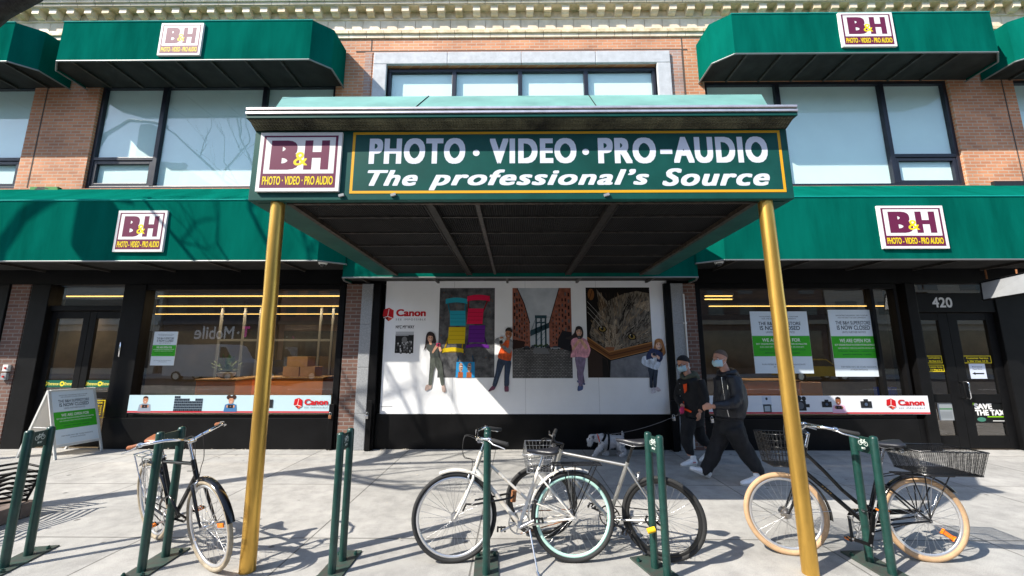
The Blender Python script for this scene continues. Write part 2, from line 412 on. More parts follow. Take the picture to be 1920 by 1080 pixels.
# ---------------------------------------------------------------- the ground
def sidewalk_mat():
    m = bpy.data.materials.new('sidewalk_concrete'); m.use_nodes = True
    nt = m.node_tree; N, L = nt.nodes, nt.links
    b = N['Principled BSDF']; b.inputs['Roughness'].default_value = 0.85
    tc = N.new('ShaderNodeTexCoord')
    def nz(scale, det=6, rough=.6):
        n = N.new('ShaderNodeTexNoise'); n.inputs['Scale'].default_value = scale; n.inputs['Detail'].default_value = det; n.inputs['Roughness'].default_value = rough
        L.new(tc.outputs['Object'], n.inputs['Vector']); return n
    def ramp(src, p0, c0, p1, c1):
        r = N.new('ShaderNodeValToRGB'); r.color_ramp.elements[0].position = p0; r.color_ramp.elements[0].color = (*c0, 1)
        r.color_ramp.elements[1].position = p1; r.color_ramp.elements[1].color = (*c1, 1); L.new(src, r.inputs[0]); return r
    def mul(a, c, f=1.0):
        x = N.new('ShaderNodeMixRGB'); x.blend_type = 'MULTIPLY'; x.inputs[0].default_value = f; L.new(a, x.inputs[1]); L.new(c, x.inputs[2]); return x.outputs[0]
    bt = N.new('ShaderNodeTexBrick'); bt.offset = 0.0
    mp = N.new('ShaderNodeMapping'); mp.inputs['Location'].default_value = (0.35, 0.62, 0); L.new(tc.outputs['Object'], mp.inputs[0]); L.new(mp.outputs[0], bt.inputs['Vector'])
    bt.inputs['Scale'].default_value = 1; bt.inputs['Brick Width'].default_value = 1.52; bt.inputs['Row Height'].default_value = 1.52
    bt.inputs['Mortar Size'].default_value = 0.008; bt.inputs['Mortar Smooth'].default_value = 0.3
    bt.inputs['Color1'].default_value = (.41, .40, .385, 1); bt.inputs['Color2'].default_value = (.365, .36, .35, 1); bt.inputs['Mortar'].default_value = (.17, .165, .155, 1)
    c = mul(bt.outputs['Color'], ramp(nz(.9).outputs[0], .3, (.74, .735, .72), .65, (1.06, 1.05, 1.03)).outputs[0])
    c = mul(c, ramp(nz(5, 8, .7).outputs[0], .36, (.80, .80, .80), .58, (1.04, 1.04, 1.03)).outputs[0])
    c = mul(c, ramp(nz(160, 3).outputs[0], .36, (.72, .72, .72), .55, (1.04, 1.04, 1.04)).outputs[0])
    vo = N.new('ShaderNodeTexVoronoi'); vo.inputs['Scale'].default_value = 2.9; vo.inputs['Randomness'].default_value = 1
    n2 = nz(9, 3); ad = N.new('ShaderNodeMixRGB'); ad.blend_type = 'ADD'; ad.inputs[0].default_value = .05
    L.new(tc.outputs['Object'], ad.inputs[1]); L.new(n2.outputs[1], ad.inputs[2]); L.new(ad.outputs[0], vo.inputs['Vector'])
    c = mul(c, ramp(vo.outputs['Distance'], .05, (.34, .34, .35), .085, (1, 1, 1)).outputs[0])
    L.new(c, b.inputs['Base Color'])
    bp = N.new('ShaderNodeBump'); bp.inputs['Strength'].default_value = .35; bp.inputs['Distance'].default_value = .004
    L.new(nz(120, 4).outputs[0], bp.inputs['Height'])
    bp2 = N.new('ShaderNodeBump'); bp2.invert = True; bp2.inputs['Strength'].default_value = .8; bp2.inputs['Distance'].default_value = .01
    L.new(bt.outputs['Fac'], bp2.inputs['Height']); L.new(bp.outputs[0], bp2.inputs['Normal']); L.new(bp2.outputs[0], b.inputs['Normal'])
    return m
CURB = 2.35
b = MB(); b.box(-60, CURB, -0.4, 60, 17, 0.0)
tag(b.build('sidewalk', sidewalk_mat()), 'light grey concrete pavement slabs in front of the shop', kind='structure')
b = MB(); b.box(-60, CURB - .17, -0.4, 60, CURB - .002, -0.003, bev=.015)
tag(b.build('kerb', K['stone']), kind='structure')
b = MB(); b.poly([(-300, -300, -.15), (300, -300, -.15), (300, 300, -.15), (-300, 300, -.15)])
tag(b.build('road', M('asphalt', (.055, .055, .057), .8, var=.3, vscale=3, bump=.4, bscale=90)), kind='structure')
b = MB()
for i in range(-14, 14): b.poly([(i * 6, -6.6, -.146), (i * 6 + 3, -6.6, -.146), (i * 6 + 3, -6.47, -.146), (i * 6, -6.47, -.146)])
tag(b.build('lane_marking', M('road_paint', (.7, .7, .68), .7)), kind='structure')
b = MB(); b.box(-80, -20, -.4, 80, -15.5, 0)
tag(b.build('far_sidewalk', M('far_concrete', (.40, .39, .37), .85, var=.2, vscale=.6)), kind='structure')

# ---------------------------------------------------------------- the shop building
YW = 7.45
shop = thing('store_building', 'two storey orange brick shop building with cream cornice and black shopfront', 'building', (0, YW, 0))
def holes_wall(b, x0, x1, z0, z1, holes, Y, depth, mi=0):
    xs = sorted({x0, x1, *[h[0] for h in holes], *[h[2] for h in holes]}); zs = sorted({z0, z1, *[h[1] for h in holes], *[h[3] for h in holes]})
    for i in range(len(xs) - 1):
        for j in range(len(zs) - 1):
            cx, cz = (xs[i] + xs[i + 1]) / 2, (zs[j] + zs[j + 1]) / 2
            if any(h[0] < cx < h[2] and h[1] < cz < h[3] for h in holes): continue
            b.poly([(xs[i], Y, zs[j]), (xs[i + 1], Y, zs[j]), (xs[i + 1], Y, zs[j + 1]), (xs[i], Y, zs[j + 1])], mi)
    for (a, c, d, e) in holes:
        b.poly([(a, Y, c), (a, Y, e), (a, Y + depth, e), (a, Y + depth, c)], mi); b.poly([(d, Y, e), (d, Y, c), (d, Y + depth, c), (d, Y + depth, e)], mi)
        b.poly([(a, Y, e), (d, Y, e), (d, Y + depth, e), (a, Y + depth, e)], mi); b.poly([(d, Y, c), (a, Y, c), (a, Y + depth, c), (d, Y + depth, c)], mi)
XWL0, XWL1 = P(170, 265, YW).x, P(629, 172, YW).x          # left upper window
XWR0, XWR1 = P(1322, 172, YW).x, P(1797, 250, YW).x        # right upper window
ZW0, ZW1 = 4.93, 7.25
XC0, XC1, ZC1 = P(725, 150, YW).x, P(1232, 150, YW).x, P(975, 122, YW).z
XLL1, XRR0 = P(45, 265, YW).x, P(1925, 265, YW).x
b = MB()
holes = [(XLL1 - 5.3, ZW0, XLL1, ZW1), (XWL0, ZW0, XWL1, ZW1), (XC0, ZW0, XC1, ZC1), (XWR0, ZW0, XWR1, ZW1), (XRR0, ZW0, XRR0 + 5.3, ZW1)]
holes_wall(b, -22, 22, 4.4, 8.27, holes, YW, .22)
bw = b.build('brick_wall', K['brick'], shop)
# recessed control joints and the dark drip line above the middle window
JM = M('joint_dark', (.10, .07, .055), .9)
for px, py in ((70, 262), (695, 115)):
    x = P(px, py, YW).x; b = MB(); b.box(x - .012, YW - .004, 4.95, x + .012, YW + .01, 8.25); b.build('wall_joint', JM, shop)
for px, py in ((1895, 230), (1282, 130)):
    x = P(px, py, YW).x; b = MB(); b.box(x - .012, YW - .004, 4.95, x + .012, YW + .01, 8.25); b.build('wall_joint', JM, shop)
zl = P(960, 95, YW).z
b = MB(); b.box(P(668, 95, YW).x, YW - .008, zl - .012, P(1288, 90, YW).x, YW + .01, zl + .012)
b.build('wall_joint', JM, shop)
# darker brick panel round the middle window
b = MB(); x0, x1 = P(683, 140, YW).x, P(1280, 140, YW).x
b.box(x0, YW - .012, 4.95, XC0 - .33, YW + .005, zl - .02); b.box(XC1 + .3, YW - .012, 4.95, x1, YW + .005, zl - .02); b.box(XC0 - .33, YW - .012, ZC1 + .29, XC1 + .3, YW + .005, zl - .02)
b.build('brick_panel', K['brick3'], shop)
# stone surround
b = MB(); w = .28; yf = YW - .06
n = 4
for i in range(n):
    a = XC0 - w + (XC1 - XC0 + 2 * w) * i / n; c = XC0 - w + (XC1 - XC0 + 2 * w) * (i + 1) / n
    b.box(a + .003, yf, ZC1 + .002, c - .003, YW + .2, ZC1 + .27, bev=.012)
for xx in (XC0 - w, XC1):
    b.box(xx, yf + .002, 6.4, xx + w, YW + .2, ZC1 - .003, bev=.012); b.box(xx, yf + .002, 4.95, xx + w, YW + .2, 6.394, bev=.012)
b.build('stone_surround', K['stone'], shop)

def window(x0, x1, z0, z1, Y, mull, low=None, parent=shop, zt=None):
    """frame (mullions at mull), panes, blinds; low = list of bays with a small hopper light below"""
    fr = MB(); t = .07
    fr.box(x0, Y - .05, z0, x1, Y + .05, z0 + t, bev=.008); fr.box(x0, Y - .05, z1 - t, x1, Y + .05, z1, bev=.008)
    for x in (x0, x1 - t): fr.box(x, Y - .048, z0 + t, x + t, Y + .048, z1 - t, bev=.008)
    for x in mull: fr.box(x - .045, Y - .055, z0 + t, x + .045, Y + .046, z1 - t, bev=.008)
    e = [x0] + list(mull) + [x1]
    for k in (low or []):
        a, c = e[k] + (t if k == 0 else .045), e[k + 1] - (t if k == len(e) - 2 else .045)
        zz = z0 + .66
        fr.box(a, Y - .05, zz - .035, c, Y + .045, zz + .035, bev=.006)
        for q in (a, c - .07): fr.box(q, Y - .035, z0 + t + .004, q + .07, Y + .03, zz - .04, bev=.006)
        fr.box(a + .07, Y - .034, z0 + t + .004, c - .07, Y + .03, z0 + t + .07, bev=.006); fr.box(a + .07, Y - .034, zz - .11, c - .07, Y + .03, zz - .04, bev=.006)
    w = fr.build('window', K['wframe'], parent)
    gl = MB()
    for k in range(len(e) - 1):
        a, c = e[k] + .04, e[k + 1] - .04
        tilt = random.uniform(-.008, .008)
        gl.poly([(a, Y, z0 + .05), (c, Y + tilt * .5, z0 + .05), (c, Y + tilt, z1 - .05), (a, Y + tilt * .3, z1 - .05)])
    gl.build('pane', K['shade_glass'], w)
    bl = MB(); bl.poly([(x0, Y + .03, z0), (x1, Y + .03, z0), (x1, Y + .03, z1), (x0, Y + .03, z1)])
    bl.build('blind', K['blind'], w)
    return w
yw = YW + .10
window(XWL0, XWL1, ZW0, ZW1, yw, [P(300, 265, yw).x, P(500, 178, yw).x], [0])
window(XWR0, XWR1, ZW0, ZW1, yw, [P(1455, 178, yw).x, P(1662, 250, yw).x], [2])
window(XLL1 - 5.3, XLL1, ZW0, ZW1, yw, [XLL1 - 1.9, XLL1 - 3.6], [2])
window(XRR0, XRR0 + 5.3, ZW0, ZW1, yw, [XRR0 + 1.9, XRR0 + 3.6], [0])
window(XC0, XC1, 4.95, ZC1 - .04, yw, [P(852, 155, yw).x, P(975, 155, yw).x, P(1098, 155, yw).x])

# cornice: moulding, frieze blocks, bed, corona blocks, parapet; modillions one by one
b = MB()
SP = .375
def course(z0, z1, y, sp, mi, x0=-22, x1=22, off=0.0, gap=.004):
    x = x0 + off
    while x < x1:
        b.box(x + gap, y, z0, x + sp - gap, YW + .3, z1, mi, bev=.006); x += sp
course(8.275, 8.36, YW - .03, SP, 0, off=.1); course(8.362, 8.44, YW - .06, SP, 1, off=.1)
course(8.442, 8.70, YW - .02, SP, 0)
b.box(-22, YW - .04, 8.703, 22, YW + .3, 8.735, 0, bev=.006)
b.box(-22, YW - .025, 8.737, 22, YW + .3, 8.895, 1)
b.box(-22, YW - .20, 8.898, 22, YW + .3, 8.915, 1, bev=.006)
course(8.918, 8.975, YW - .22, SP, 0); course(8.978, 9.05, YW - .25, SP, 0); course(9.053, 9.2, YW - .29, SP, 1)
b.box(-22, YW - .05, 9.203, 22, YW + .3, 9.8, 0)
b.build('cornice', [K['terra'], K['terra2']], shop)
def modillion(x):
    q = MB(); y0, y1 = YW - .03, YW - .175; h = .075
    prof = [(y0, 8.738), (y0 - .07, 8.745), (y0 - .10, 8.775), (y1, 8.785), (y1, 8.88), (y0, 8.88)]
    q.prism([(x - h, y, z) for y, z in prof], (2 * h, 0, 0)); q.box(x - h - .012, y1 - .008, 8.881, x + h + .012, y0, 8.8965)
    return q
i = 0
x = -22 + SP / 2 + 8 * SP
while x < 12.6:
    modillion(x).build('modillion', K['terra2'] if i % 5 == 2 else K['terra'], shop); x += SP; i += 1

# ---------------------------------------------------------------- lower shopfront
YF = 7.40
ZS = 3.19
Xp = lambda px, py=650, Y=YF: P(px, py, Y).x
Zp = lambda py, px=960, Y=YF: P(px, py, Y).z
zb1 = Zp(777)              # sill under banners
XD0, XD1 = Xp(82), Xp(232)           # left doors
XV0, XV1 = Xp(262), Xp(632)          # left show window
XU0, XU1 = Xp(1318), Xp(1690)        # right show window
XE0, XE1 = P(1736, 700, 7.4).x, P(1887, 700, 7.4).x        # right doors
b = MB()
b.box(-22, YF - .02, 2.96, 22, YF + .3, 4.39)                          # header
b.box(XV0 - .42, YF - .05, -.02, XV1 + .11, YF + .2, zb1 - .06, bev=.01)   # stall risers
b.box(XU0 - .11, YF - .05, -.02, XU1 + .04, YF + .2, zb1 - .06, bev=.01)
b.box(XU1 + .045, YF - .03, -.02, XE0 - .02, YF + .2, zb1 - .065, bev=.01)
b.build('stall_riser', K['panel'], shop)
b = MB()
def fpart(*a, bev=.01, m='black', name='frame_post'):
    q = MB(); q.box(*a, bev=bev); return q.build(name, K[m], shop)
def post(x0, x1, y0=YF - .06, z1=2.958, z0=0.0): fpart(x0, y0, z0, x1, YF + .22, z1)
post(XV0 - .42, XV0, YF - .045, z0=zb1 - .056); post(XV1, XV1 + .11, z0=zb1 - .056); post(XU0 - .11, XU0, z0=zb1 - .056); post(XU1, XU1 + .06, YF - .02, z0=zb1 - .056); post(XE0 - .19, XE0 - .005, YF - .07)
post(XE1 + .005, XE1 + 2.4, YF - .05); post(XD0 - .36, XD0 - .005, YF - .07); post(-12.5, Xp(6), YF - .09)
for (a, c) in ((XV0, XV1), (XU0, XU1)):
    fpart(a + .001, YF - .035, zb1 - .057, c - .001, YF + .2, zb1, bev=.008, name='window_sill'); fpart(a + .001, YF - .03, 2.86, c - .001, YF + .2, 2.957, bev=.008, name='window_head')
post(Xp(698, 650), Xp(712, 650), YF - .10); post(Xp(1248, 650), Xp(1260, 650), YF - .10)
xm = Xp(1648); fpart(xm - .03, YF - .02, zb1 + .002, xm + .03, YF + .1, 2.859, bev=.006, name='mullion')
b = MB(); b.box(Xp(712), YF - .02, -.02, Xp(1248), YF + .2, .605, bev=.01); b.box(Xp(712), YF + .03, .606, Xp(1248), YF + .2, 2.958)
b.build('base_panel', K['panel'], shop)
# piers
for a, c in ((646, 676), (1284, 1308), (8, 44)): fpart(Xp(a), YF - .07, 0, Xp(c), YF + .25, 2.955, bev=0, m='brick2', name='brick_pier')
for a, c in ((676.5, 697.5), (1260.5, 1283.5)):
    zs = [0, .62, 1.42, 2.2, 2.955]
    b = MB()
    for i in range(4): b.box(Xp(a), YF - .11, zs[i] + .003, Xp(c), YF + .25, zs[i + 1], bev=.01)
    b.build('granite_pier', K['granite'], shop)
# glass
for (a, c) in ((XV0, xm * 0 + XV1), (XU0, XU1)):
    b = MB(); b.poly([(a, YF + .06, zb1 - .02), (c, YF + .06, zb1 - .02), (c, YF + .06, 2.87), (a, YF + .06, 2.87)])
    b.build('shop_window', K['shop_glass'], shop)
# interior shell
b = MB()
b.poly([(-14, YF + .21, .005), (14, YF + .21, .005), (14, 15, .005), (-14, 15, .005)])
b.build('shop_floor', K['floor_in'], shop)
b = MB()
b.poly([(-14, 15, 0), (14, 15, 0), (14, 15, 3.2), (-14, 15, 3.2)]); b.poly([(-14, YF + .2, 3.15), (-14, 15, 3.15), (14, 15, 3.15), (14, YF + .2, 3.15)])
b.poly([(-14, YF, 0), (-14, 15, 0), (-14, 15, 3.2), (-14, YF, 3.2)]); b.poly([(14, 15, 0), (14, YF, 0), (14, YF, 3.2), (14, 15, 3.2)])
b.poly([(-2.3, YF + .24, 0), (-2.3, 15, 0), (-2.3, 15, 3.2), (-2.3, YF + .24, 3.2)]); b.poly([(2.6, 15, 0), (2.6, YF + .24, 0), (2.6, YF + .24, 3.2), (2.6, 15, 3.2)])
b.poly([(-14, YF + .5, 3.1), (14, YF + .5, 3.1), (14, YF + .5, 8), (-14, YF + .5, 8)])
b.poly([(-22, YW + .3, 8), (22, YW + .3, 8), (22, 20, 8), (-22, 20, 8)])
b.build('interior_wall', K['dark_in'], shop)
# doors
def doors(x0, x1, leaves, zt, name='door', pane_lo=.12, bar=(.86, .98), pushed=0.0, div=None, stile=None):
    out = []
    wd = (x1 - x0) / leaves
    for k in range(leaves):
        a, c = x0 + wd * k + .004, x0 + wd * (k + 1) - .004
        if div: a, c = (x0 + .004, div - .003) if k == 0 else (div + .003, x1 - .004)
        s_, s2 = stile[k] if stile else (.12, .12)
        q = MB(); y0, y1 = YF + .02 + pushed, YF + .075 + pushed
        q.box(a, y0, .02, a + s_, y1, zt, bev=.006); q.box(c - s2, y0, .02, c, y1, zt, bev=.006)
        q.box(a + s_, y0 + .002, .02, c - s2, y1 - .002, pane_lo + .12, bev=.006); q.box(a + s_, y0 + .002, zt - .14, c - s2, y1 - .002, zt, bev=.006)
        q.box(a + s_, y0 + .002, bar[0], c - s2, y1 - .002, bar[1], bev=.006)
        d = q.build(name, K['black'], shop)
        g_ = MB(); ym = (y0 + y1) / 2
        g_.poly([(a + s_ - .01, ym, pane_lo + .1), (c - s2 + .01, ym, pane_lo + .1), (c - s2 + .01, ym, zt - .12), (a + s_ - .01, ym, zt - .12)])
        g_.build('pane', K['shop_glass'], d); out.append(d)
    return out
zt1 = Zp(583, 160)
dl = doors(XD0, XD1, 2, zt1, pane_lo=.1)
b = MB(); b.box(XD0, YF - .02, zt1 + .005, XD1, YF + .1, zt1 + .10, bev=.006); b.build('transom_bar', K['black'], shop)
b = MB(); b.poly([(XD0, YF + .05, zt1 + .08), (XD1, YF + .05, zt1 + .08), (XD1, YF + .05, 2.96), (XD0, YF + .05, 2.96)]); b.build('transom_pane', K['shop_glass'], shop)
zt2 = Zp(586, 1790)
dr = doors(XE0, XE1, 2, zt2, pane_lo=.12, bar=(.80, .95), div=P(1797, 700, YF).x, stile=((.09, .17), (.17, .15)))
b = MB(); b.box(XE0, YF - .03, zt2 + .005, XE1, YF + .1, zt2 + .36, bev=.008); tb = b.build('transom_panel', K['black'], shop)
b = MB(); b.poly([(XE0, YF + .05, zt2 + .34), (XE1, YF + .05, zt2 + .34), (XE1, YF + .05, 2.96), (XE0, YF + .05, 2.96)]); b.build('transom_pane', K['shop_glass'], shop)
pr = wallprint(YF - .032); c0, c1 = P(1746, 577, YF), P(1780, 558, YF)
pr.text('420', c0.x, c0.z, c1.x, c1.z, flat(214, 214, 212), .02); pr.build('street_number', tb)
for xx, d in ((Xp(1803, 733), dr[0]), (Xp(1812, 733), dr[1])):
    b = MB(); z0, z1 = Zp(747, 1805), Zp(716, 1805); y = YF - .045
    b.tube([(xx, YF + .02, z1), (xx, y, z1), (xx, y - .01, z1 - .02), (xx, y - .01, z0 + .02), (xx, y, z0), (xx, YF + .02, z0)], .011, 8); b.build('handle', K['chrome'] if d == dr[1] else K['black'], d)
xx = Xp(228, 665); b = MB(); b.tube([(xx, YF + .02, 1.9), (xx, YF - .05, 1.88), (xx, YF - .05, 1.62), (xx, YF + .02, 1.6)], .012, 8); b.build('handle', K['chrome'], dl[1])

# ---------------------------------------------------------------- green awnings
def awning(label, x0, x1, yf, zb, zfold, ztop, cl=None, cr=None, ribs=1.0, logo=None, group='green canvas awnings on the shop front'):
    """cl / cr = (dx, dy) chamfered ends, None = runs on square"""
    root = thing('awning', label, 'awning', ((x0 + x1) / 2, YW, zb), 0, group)
    out = []
    if cl: out += [(x0 - cl[0], YW - .02), (x0 - cl[0], yf + cl[1]), (x0, yf)]
    else: out += [(x0, YW - .02), (x0, yf)]
    if cr: out += [(x1, yf), (x1 + cr[0], yf + cr[1]), (x1 + cr[0], YW - .02)]
    else: out += [(x1, yf), (x1, YW - .02)]
    zt = lambda y: zfold + (ztop - zfold) * (y - yf) / (YW - yf)
    b = MB()
    def disp(p, nrm): return p + nrm * (noise.noise(p * 1.3) * .016 + noise.noise(p * 4.1) * .004)
    for (a, c) in zip(out[:-1], out[1:]):
        L_ = math.hypot(c[0] - a[0], c[1] - a[1]); n = max(2, int(L_ / .22))
        nrm = V3((c[1] - a[1], -(c[0] - a[0]), 0)).normalized()
        rows = []
        for j in range(7):
            row = []
            for i in range(n + 1):
                t = i / n; x, y = a[0] + (c[0] - a[0]) * t, a[1] + (c[1] - a[1]) * t
                p = V3((x, y, zb + (zt(y) - zb) * j / 6))
                e = min(1, min(i, n - i) / 2, min(j, 6 - j) / 1.5)
                row.append(p + (disp(p, nrm) - p) * e)
            rows.append(row)
        b.grid(rows, 0, True)
    n = max(2, int((x1 - x0) / .3))
    rows = []
    for j in range(5):
        t = j / 4; y = yf + (YW - .02 - yf) * t
        k = lambda cc: 0 if not cc else cc[0] * min(1, (y - yf) / cc[1])
        xa, xb = x0 - k(cl), x1 + k(cr)
        rows.append([V3((xa + (xb - xa) * i / n, y, zt(y) - .012 * math.sin(math.pi * t) * (1 + .6 * math.sin(i * 1.7)))) for i in range(n + 1)])
    b.grid(rows, 0, True)
    b.build('canvas', K['canvas'], root)
    q = MB()
    ins = lambda p: p
    for (a, c) in zip(out[:-1], out[1:]): q.tube([(a[0], a[1] + .012, zb + .008), (c[0], c[1] + .012, zb + .008)], .016, 6)
    q.build('frame', M('valance_bar', (.24, .25, .25), .45, .4), root)
    q = MB(); q.tube([(x0, yf + .004, zfold + .002), (x1, yf + .004, zfold + .002)], .017, 8); q.build('edge_roll', M('sunlit_canvas_roll', (.004, .26, .22), .8, spec=.1), root)  # same canvas in a lighter green: sun catching the rounded fold, put into the colour
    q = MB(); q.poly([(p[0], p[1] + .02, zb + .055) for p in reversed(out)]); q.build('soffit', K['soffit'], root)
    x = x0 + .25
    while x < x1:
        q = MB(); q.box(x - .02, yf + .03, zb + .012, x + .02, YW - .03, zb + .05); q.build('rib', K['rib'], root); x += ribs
    if logo:
        a, c = logo
        pn = MB(); pn.box(a.x, yf - .035, a.z, c.x, yf + .02, c.z); lo = pn.build('logo_sign', WHT, root)
        pr = wallprint(yf - .036); BHlogo(pr, a.x, a.z, c.x, c.z); pr.build('lettering', lo)
    return root
YA = 6.45
xl = P(595, 489, YA).x; xr = P(1360, 486, YA).x
awning('long lower green awning left of the entrance canopy', -13.0, xl, YA, 3.19, 4.27, 4.92, cr=(.36, .25), ribs=1.25, logo=(P(214, 473, YA), P(318, 396, YA)))
awning('long lower green awning right of the canopy over door 420', xr, 13.2, YA, 3.19, 4.29, 4.93, cl=(.36, .25), ribs=1.25, logo=(P(1653, 467, YA), P(1762, 387, YA)))
YB = 6.62
z0, z1 = 7.11, 7.95
awning('upper green awning left of the canopy with faded logo sign', P(105, 114, YB).x, P(580, 107, YB).x, YB, z0, z1, z1 + .03, cl=(.3, .25), cr=(.3, .25), ribs=.66, logo=(P(297, 106, YB), P(385, 46, YB)))
awning('upper green awning right of the canopy with crisp maroon logo', P(1378, 98, YB).x, P(1872, 96, YB).x, YB, 7.17, 8.02, 8.05, cl=(.3, .25), cr=(.3, .25), ribs=.66, logo=(P(1578, 90, YB), P(1668, 26, YB)))
xa = P(8, 132, YB).x
awning('upper green awning cut off by the left edge of the photo', xa - 5, xa, YB, 7.11, 7.95, 7.98, cr=(.3, .25), cl=(.3, .25), ribs=.66)
xa = P(1965, 90, YB).x
awning('upper green awning cut off by the right edge of the photo', xa, xa + 5, YB, 7.17, 8.02, 8.05, cl=(.3, .25), cr=(.3, .25), ribs=.66)
# small awning over the poster, behind the canopy
a, c = P(642, 521, 6.75), P(1309, 518, 6.75)
awning('short green awning above the wall poster behind the entrance canopy', a.x, c.x, 6.75, a.z, 3.95, 4.4, cl=(.10, .3), cr=(.10, .3), ribs=1.3)

# ---------------------------------------------------------------- entrance canopy
YC, YE = 3.30, 6.62
cz0, cz1 = 2.985, 3.645
cx0, cx1 = P(465, 373, YC).x, P(1490, 372, YC).x
can = thing('entrance_canopy', 'dark green entrance canopy with big lettered fascia on two brass poles', 'canopy', ((cx0 + cx1) / 2, YC, 0))
b = MB()
b.box(cx0, YC, cz0, cx1, YC + .06, cz1, bev=.006)
b.box(cx0, YC + .062, cz0, cx0 + .05, YE, cz1); b.box(cx1 - .05, YC + .062, cz0, cx1, YE, cz1)
b.build('fascia', K['canopy'], can)
ix0, ix1 = P(540, 380, YC).x, P(1420, 383, YC).x
for a, c in ((cx0 + .052, ix0 - .05), (ix1 + .05, cx1 - .052)): b = MB(); b.box(a, YC + .062, cz0 - .004, c, YE, cz0 + .04); b.build('side_beam', K['canopy'], can)
b = MB(); b.box(ix0 - .048, YC + .064, cz0 - .012, ix0, YE, cz0 + .05); b.box(ix1, YC + .064, cz0 - .012, ix1 + .048, YE, cz0 + .05); b.box(ix0 + .002, YC + .064, cz0 - .008, ix1 - .002, YC + .10, cz0 + .05)
b.build('edge_angle', M('rusty_angle', (.055, .040, .028), .6, .3, var=.6, vscale=18, dirt=(.02, .016, .012)), can)
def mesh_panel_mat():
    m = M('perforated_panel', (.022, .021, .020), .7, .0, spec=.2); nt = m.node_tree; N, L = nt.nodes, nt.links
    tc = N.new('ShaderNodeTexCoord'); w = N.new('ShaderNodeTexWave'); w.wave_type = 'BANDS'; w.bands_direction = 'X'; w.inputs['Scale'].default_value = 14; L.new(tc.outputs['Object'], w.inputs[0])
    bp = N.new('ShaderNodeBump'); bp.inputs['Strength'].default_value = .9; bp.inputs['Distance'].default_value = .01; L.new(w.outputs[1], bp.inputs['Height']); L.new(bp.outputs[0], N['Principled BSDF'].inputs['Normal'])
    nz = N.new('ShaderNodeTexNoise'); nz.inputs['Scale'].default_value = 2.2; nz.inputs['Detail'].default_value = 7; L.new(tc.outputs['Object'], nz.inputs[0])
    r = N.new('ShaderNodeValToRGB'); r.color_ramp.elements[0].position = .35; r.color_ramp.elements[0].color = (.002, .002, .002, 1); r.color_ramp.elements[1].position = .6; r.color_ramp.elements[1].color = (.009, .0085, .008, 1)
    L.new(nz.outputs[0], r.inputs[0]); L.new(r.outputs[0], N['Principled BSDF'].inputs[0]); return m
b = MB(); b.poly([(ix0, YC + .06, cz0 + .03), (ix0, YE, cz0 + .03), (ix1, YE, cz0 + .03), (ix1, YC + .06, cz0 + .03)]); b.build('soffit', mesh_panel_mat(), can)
for px in (800, 1157):
    x = P(px, 378, YC).x; b = MB(); b.box(x - .045, YC + .102, cz0 - .006, x + .045, YE - .01, cz0 + .04); b.box(x - .045, YC + .102, cz0 - .018, x - .036, YE - .01, cz0 - .007); b.box(x + .036, YC + .102, cz0 - .018, x + .045, YE - .01, cz0 - .007)
    b.build('tee_bar', M('rust_bar', (.018, .015, .012), .6, .3, var=.8, vscale=26, dirt=(.014, .012, .01)), can)
x = P(892, 378, YC).x; b = MB(); b.box(x - .02, YC + .102, cz0 + .006, x + .02, YE - .01, cz0 + .04); b.build('tee_bar', K['rib'], can)
b = MB()
for y in (3.80, 4.32, 4.85, 5.4, 5.95): b.box(ix0 + .003, y - .009, cz0 + .014, ix1 - .003, y + .009, cz0 + .036)
b.build('cross_bar', K['rib'], can)
# lip with two aluminium strips, mesh underside, sloped roof cap
ly = YC - .135
lx0, lx1 = P(462, 210, ly).x, P(1495, 208, ly).x
lz0, lz1 = P(960, 219, ly).z, P(960, 200, ly).z
b = MB(); b.box(lx0, ly, lz0, lx1, YC + .35, lz1, bev=.005)
b.box(lx0 + .01, ly - .004, lz0 + .0, lx1 - .01, ly + .01, lz0 + .018); b.build('lip', K['canopy'], can)
for z in (lz0 + .032, lz0 + .072):
    b = MB(); b.box(lx0 + .002, ly - .014, z, lx1 - .002, ly + .004, z + .022, bev=.004); b.build('trim_strip', K['chrome_strip'], can)
b = MB(); b.poly([(lx0 + .02, ly + .01, lz0 - .003), (cx0 + .0, YC - .002, cz1 - .002), (cx1 - .0, YC - .002, cz1 - .002), (lx1 - .02, ly + .01, lz0 - .003)])
b.poly([(lx0 + .02, ly + .01, lz0 - .003), (lx0 + .02, YC + .3, lz0 - .003), (cx0, YC + .3, cz1 - .002), (cx0, YC, cz1 - .002)]); b.poly([(lx1 - .02, ly + .01, lz0 - .003), (cx1, YC, cz1 - .002), (cx1, YC + .3, cz1 - .002), (lx1 - .02, YC + .3, lz0 - .003)])
mm = M('expanded_mesh', (.13, .125, .075), .6, .3, var=.7, vscale=4, dirt=(.03, .03, .022)); nt = mm.node_tree
tc = nt.nodes.new('ShaderNodeTexCoord'); vo = nt.nodes.new('ShaderNodeTexVoronoi'); vo.inputs['Scale'].default_value = 38; vo.inputs['Randomness'].default_value = .15; nt.links.new(tc.outputs['Object'], vo.inputs['Vector'])
bp = nt.nodes.new('ShaderNodeBump'); bp.inputs['Strength'].default_value = 1; bp.inputs['Distance'].default_value = .03; nt.links.new(vo.outputs['Distance'], bp.inputs['Height']); nt.links.new(bp.outputs[0], nt.nodes['Principled BSDF'].inputs['Normal'])
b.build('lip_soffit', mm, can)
b = MB()
c0, c1 = P(530, 182, 3.66), P(1428, 179, 3.66)
e0, e1 = lx0 + .22, lx1 - .22
zr = c0.z
A_ = [(e0, ly + .03, lz1), (e1, ly + .03, lz1), (c1.x, 3.66, zr), (c0.x, 3.66, zr)]
b.poly(A_); b.poly([(c0.x, 3.66, zr), (c1.x, 3.66, zr), (c1.x, YE, zr + .02), (c0.x, YE, zr + .02)])
